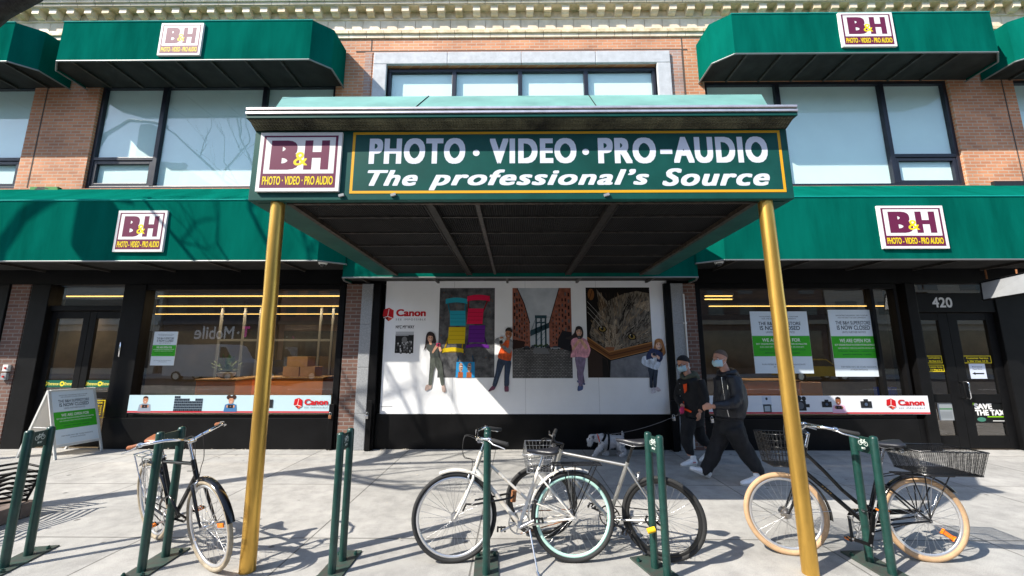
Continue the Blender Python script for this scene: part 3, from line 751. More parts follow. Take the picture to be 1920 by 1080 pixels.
b.poly([(e0, ly + .03, lz1), (c0.x, 3.66, zr), (c0.x, YE, zr + .02), (e0, YE, lz1)]); b.poly([(e1, ly + .03, lz1), (e1, YE, lz1), (c1.x, YE, zr + .02), (c1.x, 3.66, zr)])
b.build('roof_cap', K['roofcap'], can)
b = MB()
for px in (782, 1115):
    x = P(px, 190, YC).x; b.tube([(x, ly + .028, lz1 + .004), (x + .02, 3.658, zr + .004)], .004, 5)
b.build('roof_seam', K['black'], can)
# fascia signs
pr = wallprint(YC)
a, c = P(477, 361, YC), P(648, 251, YC)
dx = .02
b = MB(); b.box(a.x + dx, YC - .025, a.z, c.x - .015, YC - .002, c.z); sg = b.build('logo_sign', WHT, can)
pr = wallprint(YC - .026); BHlogo(pr, a.x + dx, a.z, c.x - .015, c.z, '\u00b7'); pr.build('lettering', sg)
b = MB(); pr = wallprint(YC - .002)
u0, v0, u1, v1 = P(655, 362, YC).x, P(960, 362, YC).z, P(1475, 362, YC).x, P(960, 247, YC).z
pr.rect(u0, v0, u1, v1, K['canopy']); pr.up(); pr.frame(u0, v0, u1, v1, .024, flat(238, 178, 40)); pr.up()
BW = flat(236, 240, 250)
def tx(body, pl, pr_, pt, pb, bold, bx, shear=0, sp=1.0):
    a, c = P(pl, pb, YC), P(pr_, pt, YC); pr.text(body, a.x, a.z, c.x, c.z, BW, bold, shear, sp, bx)
tx('PHOTO', 691, 873, 259, 308, .030, .055, 0, 1.16); tx('VIDEO', 918, 1080, 259, 307, .030, .055, 0, 1.16); tx('PRO', 1122, 1228, 258, 307, .030, .055, 0, 1.16); tx('AUDIO', 1264, 1436, 256, 306, .030, .055, 0, 1.16)
for px, py in ((893, 287), (1098, 285)):
    q = P(px, py, YC); pr.ell(q.x, q.z, .030, .030, BW)
q0, q1 = P(1238, 289, YC), P(1260, 280, YC); pr.rect(q0.x, q0.z, q1.x, q1.z, BW)
tx('The', 688, 784, 319, 349, .022, .035, .3, 1.12); tx('professional\u2019s', 804, 1216, 317, 357, .022, .035, .3, 1.12); tx('Source', 1242, 1441, 315, 349, .022, .035, .3, 1.12)
pr.build('name_sign', can)
# little clips and chips under the sign
for px, py in ((641, 367), (738, 366), (1137, 366)):
    q = P(px, py, YC); b = MB(); b.obox(q + V3((0, -.008, 0)), V3((.022, 0, .006)), V3((0, .010, 0)), V3((-.003, 0, .011))); b.build('clip', K['grey'], can)
for (pt, pb, nm) in (((522, 376), (463, 1080), 0), ((1434, 376), (1521, 1080), 1)):
    yp = 3.375
    t0 = P(pt[0], pt[1], yp); b0 = P(pb[0], pb[1], yp)
    b0 = t0 + (b0 - t0) * (t0.z / (t0.z - b0.z))
    b = MB(); n = 14
    b.tube([t0.lerp(b0, i / n) + V3((noise.noise((i * .9, nm * 7, 0)) * .004, 0, 0)) for i in range(n + 1)], .0575, 20)
    pol = b.build('pole', K['gold'], can)

# ---------------------------------------------------------------- remnants, fittings
def onwall(name, label, cat, px0, py0, px1, py1, Y, d, mat, bev=.004):
    a, c = P(px0, py1, Y), P(px1, py0, Y)
    b = MB(); b.box(a.x, Y, a.z, c.x, Y + d, c.z, bev=bev); o = b.build(name, mat); return tag(o, label, cat)
pm = M('peeling_green_paint', (.03, .22, .035), .7, var=.1, vscale=9, dirt=(.010, .012, .010)); 
for n_ in pm.node_tree.nodes:
    if n_.type == 'VALTORGB': n_.color_ramp.elements[0].position = .47; n_.color_ramp.elements[1].position = .5
onwall('box_cover', 'peeling green and black metal strip on brick at left above awning', 'metal strip', 54, 350, 109, 362, YW - .06, .06, pm)
onwall('box_cover', 'black metal strip with green flecks on brick above awning at right', 'metal strip', 1866, 339, 1925, 350, YW - .06, .06, M('flecked_black', (.012, .012, .013), .5, var=.1))
def dome(label, px, py, Y, zc):
    c = P(px, py, Y); r_ = thing('security_camera', label, 'camera', (c.x, c.y, zc - .1))
    b = MB(); b.cyl((c.x, c.y, zc - .05), (c.x, c.y, zc), .075, 20); b.cyl((c.x, c.y, zc - .07), (c.x, c.y, zc - .05), .06, 20, r2=.075); b.build('housing', K['white'], r_)
    b = MB(); b.ell((c.x, c.y, zc - .07), .048, .048, .05, 16, 8); b.build('dome', M('smoked_dome', (.02, .02, .022), .1), r_)
dome('white dome camera under the left lower awning beside the canopy', 605, 497, 6.62, 3.24)
dome('white dome camera under the right lower awning beside the canopy', 1348, 494, 6.62, 3.24)
c = P(1518, 521, 8.2); r_ = thing('security_camera', 'small white box camera on a stem behind the right shop window', 'camera', (c.x, 8.2, c.z))
b = MB(); b.obox(c, V3((.10, -.03, .012)), V3((.012, .05, 0)), V3((0, 0, .035)), bev=.008); b.build('housing', K['white'], r_)
b = MB(); b.tube([c + V3((-.08, 0, .02)), c + V3((-.08, 0, .12)), c + V3((-.08, 0, .5))], .012, 6); b.build('stem', K['white'], r_)
def padlock(label, px, py, Y, body=K['steel']):
    c = P(px, py, Y); r_ = thing('padlock', label, 'padlock', (c.x, Y, c.z - .05), 0, 'padlocks hanging on the shutter channels')
    b = MB(); b.box(c.x - .026, Y - .02, c.z - .045, c.x + .026, Y + .02, c.z + .015, bev=.008); b.build('body', body, r_)
    b = MB(); b.tube([(c.x - .017, Y, c.z + .01), (c.x - .017, Y, c.z + .045), (c.x - .008, Y, c.z + .06), (c.x + .008, Y, c.z + .06), (c.x + .017, Y, c.z + .045), (c.x + .017, Y, c.z + .01)], .005, 6); b.build('shackle', K['steel'], r_)
padlock('brassy padlock on the black channel at the left window edge', 619, 780, YF - .12, K['rust'])
padlock('bright steel padlock on the channel left of the poster', 688, 780, YF - .19)
padlock('dull padlock on the channel right of the poster behind the man in cap', 1263, 784, YF - .19)
padlock('small padlock on the black post between the two walking men', 1335, 788, YF - .13)
def channel(label, px, py0, Y, h):
    x = P(px, 800, Y).x; b = MB(); b.box(x - .045, Y, 0.003, x + .045, Y + .05, h, bev=.006); tag(b.build('shutter_channel', K['black']), label, 'metal post', 'shutter channels beside the windows')
channel('black steel channel at the right edge of left window', 619, 785, YF - .115, .78)
channel('black steel channel standing left of the wall poster', 690, 785, YF - .185, .85)
channel('black steel channel standing right of the wall poster', 1266, 785, YF - .185, .85)
q = P(1285, 600, YF - .14); b = MB(); b.tube([(q.x, YF - .14, .05), (q.x, YF - .14, 2.75)], .014, 8)
for z in (.6, 1.4, 2.2): b.box(q.x - .03, YF - .13, z, q.x + .03, YF - .112, z + .03)
tag(b.build('conduit', K['white']), 'thin white pipe running up the pier between poster and right window', 'pipe')
for px, py, t in ((12, 690, 'upper'), (8, 706, 'lower')):
    c = P(px, py, YF - .1); r_ = thing('switch_box', t + ' grey switch box with red button on left brick pier', 'switch', (c.x, YF - .1, c.z))
    b = MB(); b.box(c.x - .05, YF - .12, c.z - .06, c.x + .05, YF - .071, c.z + .06, bev=.008); b.build('housing', K['white'] if t == 'upper' else K['grey'], r_)
    b = MB(); b.cyl((c.x + .01, YF - .135, c.z), (c.x + .01, YF - .12, c.z), .018, 10); b.build('button', flat(190, 30, 30), r_)
# hanging light box at the right edge
r_ = thing('hanging_sign', 'grey hanging sign panel under awning at right edge of photo', 'sign', (9.3, 6.6, 2.6))
a = [P(1838, 530, 6.9), P(1935, 508, 6.2), P(1935, 548, 6.2), P(1843, 563, 6.9)]
b = MB(); b.prism(a, (.10, .10, 0)); b.build('sign_panel', K['grey'], r_)
b = MB()
for k in range(4): b.tube([a[k], a[(k + 1) % 4]], .014, 6)
b.build('frame', K['black'], r_)
for q in (P(1847, 506, 6.9), P(1905, 505, 6.5)): b = MB(); b.cyl(q, q + V3((0, 0, -.16)), .012, 8); b.build('hanger', K['rust'], r_)

# ---------------------------------------------------------------- wall poster
YP = YF - .03
pp = lambda px, py: (P(px, py, YP).x, P(px, py, YP).z)
pos = thing('wall_poster', 'huge white photo advertisement covering the middle bay under the canopy', 'poster', (0, YP, 0))
u0, v0 = pp(712, 776); u1, v1 = pp(1248, 510)
b = MB(); b.box(u0, YP, v0, u1, YP + .02, v1); b.build('backing', M('poster_vinyl', (.86, .87, .88), .42, var=.03, vscale=3, bump=.02, bscale=3), pos)
yq = YP - .001
# logo and small print
pr = wallprint(yq); a, c = pp(717, 604), pp(799, 577); Clogo(pr, a[0], a[1], c[0], c[1])
a, c = pp(742, 616), pp(777, 610); pr.text('NYC MY WAY', a[0], a[1], c[0], c[1], flat(20, 20, 24), .02)
for k in range(4):
    a, c = pp(742, 623.5 - k * 0 + k * 2.1), pp(776 - (k == 3) * 10, 622 + k * 2.1); pr.rect(a[0], a[1], c[0], c[1], flat(170, 172, 176))
a, c = pp(708.5, 763), pp(736, 762); pr.rect(max(a[0], u0 + .01), a[1], c[0], c[1], flat(120, 120, 125)); pr.build('logo_print', pos)
pr = wallprint(yq); a, c = pp(740, 662), pp(776, 628); pr.rect(a[0], a[1], c[0], c[1], flat(36, 36, 36)); pr.up(); rr = random.Random(3)
for k in range(34):
    x, z = rr.uniform(a[0] + .03, c[0] - .03), rr.uniform(a[1] + .03, c[1] - .12); g_ = rr.randint(90, 225)
    pr.ell(x, z, .014, .018, flat(g_, g_, g_), 7); pr.rect(x - .016, z - .05, x + .016, z - .016, flat(g_ // 2, g_ // 2, g_ // 2)); pr.L += .1
pr.ell((a[0] + c[0]) / 2, c[1] - .09, .05, .06, flat(120, 120, 120)); pr.build('small_photo', pos)
def noisy(name, c1, c2, scale, det=8, stretch=None, p0=.38, p1=.62):
    m = M(name, c2, .45, var=.01, vscale=scale, dirt=c1, stretch=stretch)
    for n_ in m.node_tree.nodes:
        if n_.type == 'VALTORGB': n_.color_ramp.elements[0].position = p0; n_.color_ramp.elements[1].position = p1; n_.color_ramp.elements[1].color = (*c2, 1)
        if n_.type == 'TEX_NOISE': n_.inputs['Detail'].default_value = det
    return m
# photo of four coloured chairs on asphalt
pr = wallprint(yq); a, c = pp(820, 708), pp(928, 540)
W_, H_ = c[0] - a[0], c[1] - a[1]
q = lambda x, y: (a[0] + x * W_, a[1] + y * H_)
pr.rect(a[0], a[1], c[0], c[1], noisy('photo_asphalt', (.028, .030, .034), (.125, .125, .13), 7)); pr.up(); rr = random.Random(5)
for k in range(26): pr.ell(*q(rr.random() * .95 + .02, rr.random() * .95 + .02), .012, .006, flat(150, 90, 40), 6, rr.random() * 3); pr.L += .02
pr.up()
def chairpic(cx, cy, w, h, col, dk, flip=1):
    f = lambda x, y: q(cx + x * w, cy + y * h * flip)
    pr.poly([f(-.42, -.5), f(.42, -.5), f(.46, .16), f(-.46, .16)], flat(*col)); pr.up()
    for k in range(3): pr.line([f(-.40, -.3 + k * .15), f(.40, -.3 + k * .15)], .006, flat(*dk))
    pr.line([f(-.42, .16), f(-.55, .62)], .03, flat(*dk)); pr.line([f(.42, .16), f(.55, .62)], .03, flat(*dk)); pr.up()
    pr.poly([f(-.66, .62), f(0, .56), f(.66, .62), f(.64, .84), f(0, .78), f(-.64, .84)], flat(*col)); pr.line([f(-.62, .66), f(.62, .66)], .008, flat(*dk)); pr.line([f(-.45, -.5), f(.45, -.5)], .018, flat(*dk)); pr.up()
def chair4(col, dk, sx0, sx1, sy0, sy1, bx0, bx1, by, th, sk):
    pr.line([q(sx0 + .02, (sy0 + sy1) / 2), q(bx0 + .03, by)], .022, flat(*dk)); pr.line([q(sx1 - .02, (sy0 + sy1) / 2), q(bx1 - .03, by)], .022, flat(*dk)); pr.up()
    pr.poly([q(sx0, sy0), q(sx1, sy0), q(sx1 + sk, sy1), q(sx0 + sk, sy1)], flat(*col)); pr.up()
    for k in (.25, .5, .75): pr.line([q(sx0 + .01 + sk * k, sy0 + (sy1 - sy0) * k), q(sx1 - .01 + sk * k, sy0 + (sy1 - sy0) * k)], .006, flat(*dk))
    n = 8; up_ = [q(bx0 + (bx1 - bx0) * i / n, by + th * .5 + .018 * math.sin(math.pi * i / n)) for i in range(n + 1)]; lo_ = [q(bx0 + (bx1 - bx0) * i / n, by - th * .5 + .018 * math.sin(math.pi * i / n)) for i in range(n + 1)]
    pr.up(); pr.poly(up_ + lo_[::-1], flat(*col)); pr.line([q(bx0 + .02, by - th * .3), q(bx1 - .02, by - th * .3)], .006, flat(*dk)); pr.up()
chair4((44, 170, 192), (22, 116, 136), .20, .48, .57, .74, .11, .50, .845, .055, -.01); chair4((228, 30, 80), (140, 14, 34), .50, .78, .59, .765, .50, .91, .875, .06, .02)
chair4((234, 202, 32), (182, 148, 14), .17, .47, .37, .555, .07, .45, .29, .045, .01); chair4((106, 36, 144), (62, 16, 92), .53, .82, .385, .575, .49, .90, .335, .035, .01)
pr.poly([q(.32, 0), q(.66, 0), q(.65, .17), q(.33, .17)], flat(46, 150, 210)); pr.up()
for x in (.41, .56):
    pr.poly([q(x - .05, 0), q(x + .04, 0), q(x + .04, .06), q(x - .045, .06)], flat(176, 96, 50)); pr.up(); pr.ell(*q(x, .11), .036, .085, flat(190, 150, 130)); pr.up()
    for k in range(5): pr.ell(*q(x + rr.uniform(-.03, .03), .06 + k * .024), .012, .009, flat(70, 40, 30), 7)
    pr.up(); pr.line([q(x - .02, .12), q(x + .02, .12)], .01, WHT)
pr.line([q(.34, .17), q(.37, .24)], .02, flat(30, 70, 100)); pr.line([q(.64, .17), q(.61, .24)], .02, flat(30, 70, 100)); pr.build('chairs_photo', pos)
# photo of a cobbled street with a steel bridge between brick warehouses
pr = wallprint(yq); a, c = pp(961, 709), pp(1070, 540); W_, H_ = c[0] - a[0], c[1] - a[1]
pr.rect(a[0], a[1], c[0], c[1], noisy('photo_sky', (.38, .42, .46), (.52, .56, .60), 2.2)); pr.up()
cob = brick_mat('photo_cobbles', (.14, .135, .13), (.26, .25, .245), (.05, .05, .05), .055, .028, .006, 0, 3, .5)
pr.rect(*q(0, 0), *q(1, .33), cob); pr.up()
stl = flat(48, 74, 84)
pr.poly([q(.30, .52), q(.66, .62), q(.66, .56), q(.30, .455)], stl)
for x in (.40, .485, .56): pr.poly([q(x - .016, .33), q(x + .016, .33), q(x + .014, .68), q(x - .014, .68)], stl)
pr.up(); pr.rect(*q(.38, .655), *q(.58, .69), stl); pr.rect(*q(.395, .60), *q(.57, .615), stl)
for k in range(4): pr.line([q(.40, .40 + k * .06), q(.485, .46 + k * .06)], .006, stl); pr.line([q(.485, .40 + k * .06), q(.56, .46 + k * .06)], .006, stl)
pr.line([q(.40, .67), q(.28, .46)], .006, stl); pr.line([q(.56, .67), q(.72, .67)], .006, stl); pr.line([q(.40, .64), q(.32, .52)], .004, stl); pr.up()
for k in range(9): pr.ell(*q(.34 + k * .03, .345 + (k % 3) * .008), .02, .022, flat(52, 74, 44), 8)
pr.up()
rb = noisy('photo_brick', (.16, .048, .026), (.32, .10, .055), 14)
pr.poly([q(0, .33), q(.30, .335), q(.29, .60), q(.20, .82), q(.08, 1), q(0, 1)], rb); pr.poly([q(1, .30), q(.62, .335), q(.62, .60), q(.70, .78), q(.80, 1), q(1, 1)], rb); pr.up()
dk = flat(40, 26, 24); gl_ = flat(92, 96, 100)
for r_i in range(9):
    for k in range(6):
        t = k / 6; x = .02 + t * .26; top = 1.03 - t * .42 ; y = .36 + (top - .36) * (r_i + .3) / 9; hh = (top - .36) / 9 * .55
        if y + hh < (1.0 if x < .08 else .99 - (x - .08) * 1.45): pr.poly([q(x, y), q(x + .026 * (1 - t * .5), y - .003), q(x + .026 * (1 - t * .5), y + hh * .95), q(x, y + hh)], dk if (k + r_i) % 3 else gl_)
        x = .97 - t * .33; top = 1.03 - t * .42; y = .36 + (top - .36) * (r_i + .3) / 9
        if y + hh < (1.0 if x > .80 else .99 - (.80 - x) * 2.1): pr.poly([q(x - .028 * (1 - t * .5), y), q(x, y), q(x, y + hh), q(x - .028 * (1 - t * .5), y + hh)], dk if (k + r_i) % 3 else gl_)
pr.up(); pr.line([q(.08, 1), q(.20, .82), q(.295, .60)], .016, flat(28, 30, 36)); pr.line([q(.80, 1), q(.70, .78), q(.62, .60)], .014, flat(28, 24, 24)); pr.up()
pr.poly([q(1, .28), q(.76, .335), q(.76, .42), q(.84, .52), q(1, .50)], flat(34, 34, 40)); pr.poly([q(0, .31), q(.2, .335), q(.2, .40), q(0, .42)], flat(50, 30, 26)); pr.up()
for x, y, s_, col in ((.24, .325, .07, (40, 44, 50)), (.34, .335, .04, (66, 70, 76)), (.72, .325, .085, (150, 156, 164)), (.60, .336, .04, (52, 56, 64))):
    pr.ell(*q(x, y), s_ * W_, .018, flat(*col), 12); pr.up(); pr.ell(*q(x, y + .014), s_ * W_ * .6, .016, flat(60, 70, 80), 10); pr.up(); pr.ell(*q(x - s_ * .55, y - .01), .011, .012, flat(14, 14, 16), 8); pr.ell(*q(x + s_ * .55, y - .01), .011, .012, flat(14, 14, 16), 8)
pr.poly([q(.36, .33), q(.58, .33), q(.62, .26), q(.34, .27)], flat(118, 120, 124)); pr.build('street_photo', pos)
# photo of a tabby cat peering out of a cardboard box
pr = wallprint(yq); a, c = pp(1103, 708), pp(1217, 539); W_, H_ = c[0] - a[0], c[1] - a[1]
pr.rect(a[0], a[1], c[0], c[1], flat(20, 15, 12)); pr.up()
fur = noisy('photo_fur', (.030, .024, .018), (.26, .215, .155), 9, 10, (2.6, 1, .9), .36, .66); furl = noisy('photo_fur_light', (.15, .11, .07), (.40, .32, .22), 22, 10, (1.5, 1, 2.2), .36, .66)
pr.poly([q(.10, .62), q(.04, .48), q(.10, .36), q(.30, .26), q(.62, .30), q(1, .38), q(1, .93), q(.80, .96), q(.60, .93), q(.40, .87), q(.26, .80)], fur); pr.up()
pr.poly([q(.22, .70), q(.17, .98), q(.38, .80)], fur); pr.poly([q(.72, .80), q(.98, .72), q(1, .86)], furl); pr.up()
pr.poly([q(.21, .72), q(.19, .93), q(.33, .80)], flat(88, 70, 52)); pr.poly([q(.30, .60), q(.46, .56), q(.50, .30), q(.36, .24), q(.27, .32)], furl); pr.up()
rr = random.Random(17); shades = [flat(34, 27, 20), flat(58, 46, 34), flat(92, 76, 58), flat(126, 106, 82), flat(160, 138, 110), flat(196, 178, 150)]
for k in range(520):
    x, y = rr.uniform(.10, .93), rr.uniform(.32, .90)
    if y > .93 - abs(x - .62) * .12 and x < .3: continue
    if x < .12 + (y - .62) * .5: continue
    dx, dy = x - .40, y - .28; d_ = math.hypot(dx, dy) or 1; L_ = rr.uniform(.025, .07); st_k = math.sin(math.atan2(dy, dx) * 13 + d_ * 5)
    c_ = shades[min(5, max(0, int(2.2 + st_k * 2.2 + rr.uniform(-.9, .9) + (1 if .3 < x < .5 and y < .6 else 0))))]
    pr.line([q(x, y), q(x + dx / d_ * L_ + rr.uniform(-.012, .012), y + dy / d_ * L_)], .010, c_); pr.L -= .03
pr.L += 6; pr.up()
for x, y in ((.24, .53), (.69, .445)):
    pr.ell(*q(x, y), .085, .060, flat(14, 10, 8), 16, -.25); pr.up(); pr.ell(*q(x, y), .062, .044, flat(150, 124, 60), 16, -.25); pr.up(); pr.ell(*q(x, y + .005), .026, .036, flat(8, 8, 8), 12); pr.up(); pr.ell(*q(x - .02, y + .02), .008, .008, WHT, 8); pr.up()
pr.poly([q(.27, .33), q(.42, .33), q(.37, .22), q(.31, .22)], flat(150, 96, 62)); pr.up()
for y in (.66, .60, .72): pr.line([q(.02, y + .12), q(.24, y - .06)], .005, flat(200, 195, 185))
pr.up()
bx1, bx2, bx3 = flat(120, 74, 36), flat(176, 124, 70), flat(70, 42, 22)
pr.poly([q(0, .44), q(.33, .27), q(1, .38), q(1, .30), q(.35, .19), q(0, .36)], bx1); pr.up(); pr.line([q(0, .44), q(.33, .275), q(1, .385)], .018, bx2); pr.line([q(0, .36), q(.35, .195), q(1, .305)], .014, bx2); pr.line([q(0, .40), q(.34, .235), q(1, .345)], .012, bx3); pr.up()
pr.poly([q(0, 0), q(.33, 0), q(.30, .19), q(0, .35)], flat(58, 44, 36)); pr.poly([q(.33, 0), q(1, 0), q(1, .29), q(.35, .18)], noisy('photo_box_side', (.11, .115, .13), (.20, .205, .22), 5)); pr.up(); pr.poly([q(.22, 0), q(.33, 0), q(.29, .19), q(.22, .22)], flat(26, 20, 17))
pr.ell(*q(.08, .92), .06, .11, flat(128, 82, 40), 12); pr.up(); pr.line([q(.05, .86), q(.10, .97)], .012, flat(60, 36, 18)); pr.build('cat_photo', pos)
b = MB()
for px in (850, 985, 1120): x = P(px, 640, YP).x; b = MB(); b.box(x - .002, YP - .0011, v0 + .002, x + .002, YP - .0001, v1 - .002); b.build('seam', flat(176, 178, 182), pos)
# four printed children with cameras
def kid(shapes, zx=0.0):
    """printed figure from smoothed outlines measured on the poster"""
    pr = wallprint(yq - .010)
    def cv(p): return pp(760 + (p[0] + zx) / 3.84, 500 + p[1] / 3.84)
    def smooth(pts):
        n = len(pts); out = []
        for i in range(n):
            a0, a1, a2, a3 = [V3((*pts[(i + k) % n], 0)) for k in (-1, 0, 1, 2)]
            for t in (0, .33, .66):
                v = .5 * ((2 * a1) + (a2 - a0) * t * .8 + (2 * a0 - 5 * a1 + 4 * a2 - a3) * t * t * .8 + (3 * a1 - a0 - 3 * a2 + a3) * t ** 3 * .8) + .2 * .5 * ((2 * a1 * 0))
                v = a1.lerp(a2, t) * .35 + (.5 * ((2 * a1) + (a2 - a0) * t + (2 * a0 - 5 * a1 + 4 * a2 - a3) * t * t + (3 * a1 - a0 - 3 * a2 + a3) * t ** 3)) * .65
                out.append((v.x, v.y))
        return out
    def C(t, var=.42):
        fc = lambda c: ((c / 255 + .055) / 1.055) ** 2.4
        return M('photo_print_%d_%d_%d' % t, tuple(fc(c) * .85 for c in t), .5, var=var, vscale=13, stretch=(1.5, 1, .8))
    for kind, pts, col in shapes:
        if kind == 'p':
            me = bmesh.new(); vs = [me.verts.new(pr.to3(*cv(p), pr.L * pr.EPS)) for p in smooth(pts)]; me.faces.new(vs); bmesh.ops.triangulate(me, faces=me.faces[:]); me.faces.ensure_lookup_table()
            k = pr.mi(C(col))
            for f_ in me.faces:
                q_ = [v.co.copy() for v in f_.verts]
                if (q_[1] - q_[0]).cross(q_[2] - q_[0]).y > 0: q_.reverse()
                pr.mb.poly(q_, k)
            me.free()
        elif kind == 'e': x, z = cv(pts[:2]); pr.ell(x, z, pts[2] * .00275, pts[3] * .00275, C(col, .15), 20)
        else: pr.line([cv(p) for p in pts[1:]], pts[0] * .00275, C(col, .1))
        pr.up()
    pr.build('printed_child', pos)
def face(cx, cy, rx, ry, skin, dk=(40, 26, 24), tilt=0):
    sh = tuple(int(c * .82) for c in skin)
    return [('e', (cx, cy, rx, ry), skin), ('p', [(cx + rx * .35, cy - ry * .8), (cx + rx, cy - ry * .1), (cx + rx * .75, cy + ry * .65), (cx + rx * .2, cy + ry * .98), (cx + rx * .55, cy + ry * .2)], sh),
            ('e', (cx - rx * .42 + tilt, cy - ry * .12, 3.2, 2.4), dk), ('e', (cx + rx * .38 + tilt, cy - ry * .12, 3.2, 2.4), dk), ('l', (2.0, (cx - rx * .65 + tilt, cy - ry * .32), (cx - rx * .2 + tilt, cy - ry * .36)), dk), ('l', (2.0, (cx + rx * .15 + tilt, cy - ry * .36), (cx + rx * .6 + tilt, cy - ry * .32)), dk),
            ('l', (2.2, (cx + tilt, cy), (cx + 1 + tilt, cy + ry * .22)), sh), ('e', (cx + tilt, cy + ry * .48, rx * .40, ry * .13), (150, 60, 60)), ('e', (cx + tilt, cy + ry * .44, rx * .34, ry * .07), (246, 240, 236))]
SK1, SK2, SK3, SK4 = (226, 172, 142), (188, 122, 84), (230, 180, 150), (244, 196, 166)
kid([('p', [(178, 468), (205, 478), (218, 512), (222, 545), (200, 560), (160, 572), (134, 606), (144, 560), (150, 500), (160, 476)], (44, 26, 24)), ('p', [(150, 852), (176, 848), (190, 854), (184, 876), (150, 893), (141, 886)], (206, 180, 168)), ('p', [(262, 850), (282, 852), (292, 894), (286, 905), (267, 898)], (206, 180, 168)),
     ('p', [(182, 645), (238, 645), (262, 690), (273, 760), (280, 850), (258, 852), (244, 780), (216, 716), (202, 770), (190, 850), (167, 848), (178, 760), (180, 690)], (92, 98, 90)), ('p', [(150, 566), (170, 556), (205, 550), (235, 556), (262, 578), (264, 612), (238, 604), (241, 652), (180, 652), (182, 622), (158, 598)], (74, 80, 76)), ('l', (3, (214, 660), (222, 720)), (60, 64, 60)),
     ('p', [(172, 540), (190, 540), (192, 560), (178, 562)], SK1), *face(181, 516, 18, 26, SK1), ('p', [(160, 500), (170, 484), (198, 486), (203, 520), (196, 500), (172, 498)], (50, 30, 26)), ('p', [(193, 618), (214, 572), (227, 560), (238, 566), (232, 582), (212, 608), (204, 622)], SK1), ('p', [(240, 580), (254, 578), (264, 604), (250, 612)], SK1), ('p', [(224, 552), (250, 550), (252, 572), (226, 574)], (190, 40, 96)), ('e', (240, 563, 8, 8), (30, 26, 30))])
kid([('p', [(628, 856), (652, 862), (640, 886), (604, 901), (598, 892)], (120, 64, 90)), ('p', [(714, 858), (742, 858), (745, 894), (736, 903), (715, 898)], (120, 64, 90)), ('l', (5, (602, 902), (640, 888)), (240, 240, 238)), ('l', (5, (716, 903), (742, 902)), (240, 240, 238)),
     ('p', [(672, 652), (760, 674), (756, 740), (748, 800), (746, 856), (712, 856), (718, 780), (714, 706), (690, 760), (655, 862), (627, 852), (650, 760)], (44, 62, 88)), ('l', (4, (668, 760), (650, 840)), (74, 98, 128)), ('p', [(700, 560), (725, 530), (755, 525), (767, 560), (760, 676), (668, 656), (680, 600)], (228, 92, 34)), ('l', (3, (716, 600), (706, 655)), (180, 60, 16)),
     ('p', [(640, 546), (655, 516), (700, 508), (716, 530), (700, 553), (662, 557)], (148, 150, 154)), ('p', [(752, 520), (774, 540), (771, 590), (750, 626), (716, 602), (690, 572), (702, 562), (740, 588), (748, 560)], (142, 144, 148)), ('p', [(730, 505), (752, 505), (752, 528), (728, 530)], SK2), *face(744, 487, 22, 29, SK2), ('p', [(720, 470), (722, 452), (737, 439), (757, 440), (771, 458), (768, 476), (752, 464), (734, 462)], (26, 22, 24)),
     ('p', [(678, 512), (712, 514), (716, 540), (684, 548)], (226, 226, 222)), ('e', (690, 543, 12, 12), (34, 34, 36)), ('p', [(686, 505), (704, 506), (704, 516), (684, 520)], SK2), ('p', [(680, 556), (700, 560), (706, 572), (690, 576)], SK2)])
kid([('p', [(1228, 435), (1250, 427), (1270, 437), (1281, 470), (1276, 510), (1230, 522), (1190, 526), (1148, 515), (1200, 494), (1222, 465)], (34, 24, 26)), ('p', [(1236, 818), (1262, 826), (1292, 838), (1290, 852), (1240, 834)], (70, 92, 140)), ('p', [(1245, 856), (1278, 854), (1276, 885), (1246, 896), (1238, 886)], (70, 92, 140)), ('p', [(1238, 700), (1270, 700), (1284, 790), (1290, 838), (1250, 830), (1236, 790)], (104, 92, 120)),
     ('p', [(1222, 645), (1295, 648), (1291, 720), (1277, 790), (1276, 856), (1248, 857), (1244, 780), (1230, 720)], (136, 120, 150)), ('p', [(1195, 530), (1216, 514), (1260, 509), (1301, 525), (1320, 560), (1332, 602), (1312, 656), (1250, 648), (1189, 653), (1200, 600), (1191, 560)], (236, 168, 184)), ('l', (3, (1230, 590), (1222, 640)), (206, 130, 150)), ('l', (3, (1280, 590), (1288, 642)), (206, 130, 150)),
     ('p', [(1240, 490), (1262, 490), (1264, 514), (1240, 516)], SK3), *face(1250, 468, 20, 27, SK3), ('p', [(1229, 462), (1234, 443), (1256, 438), (1271, 450), (1272, 480), (1264, 456), (1244, 452)], (36, 26, 26)), ('p', [(1198, 590), (1240, 530), (1255, 519), (1264, 532), (1226, 580), (1212, 602)], SK3), ('p', [(1268, 520), (1300, 560), (1312, 588), (1294, 594), (1262, 545)], SK3), ('p', [(1238, 500), (1266, 498), (1268, 518), (1240, 520)], (26, 26, 30)), ('e', (1250, 510, 7, 7), (90, 96, 110))])
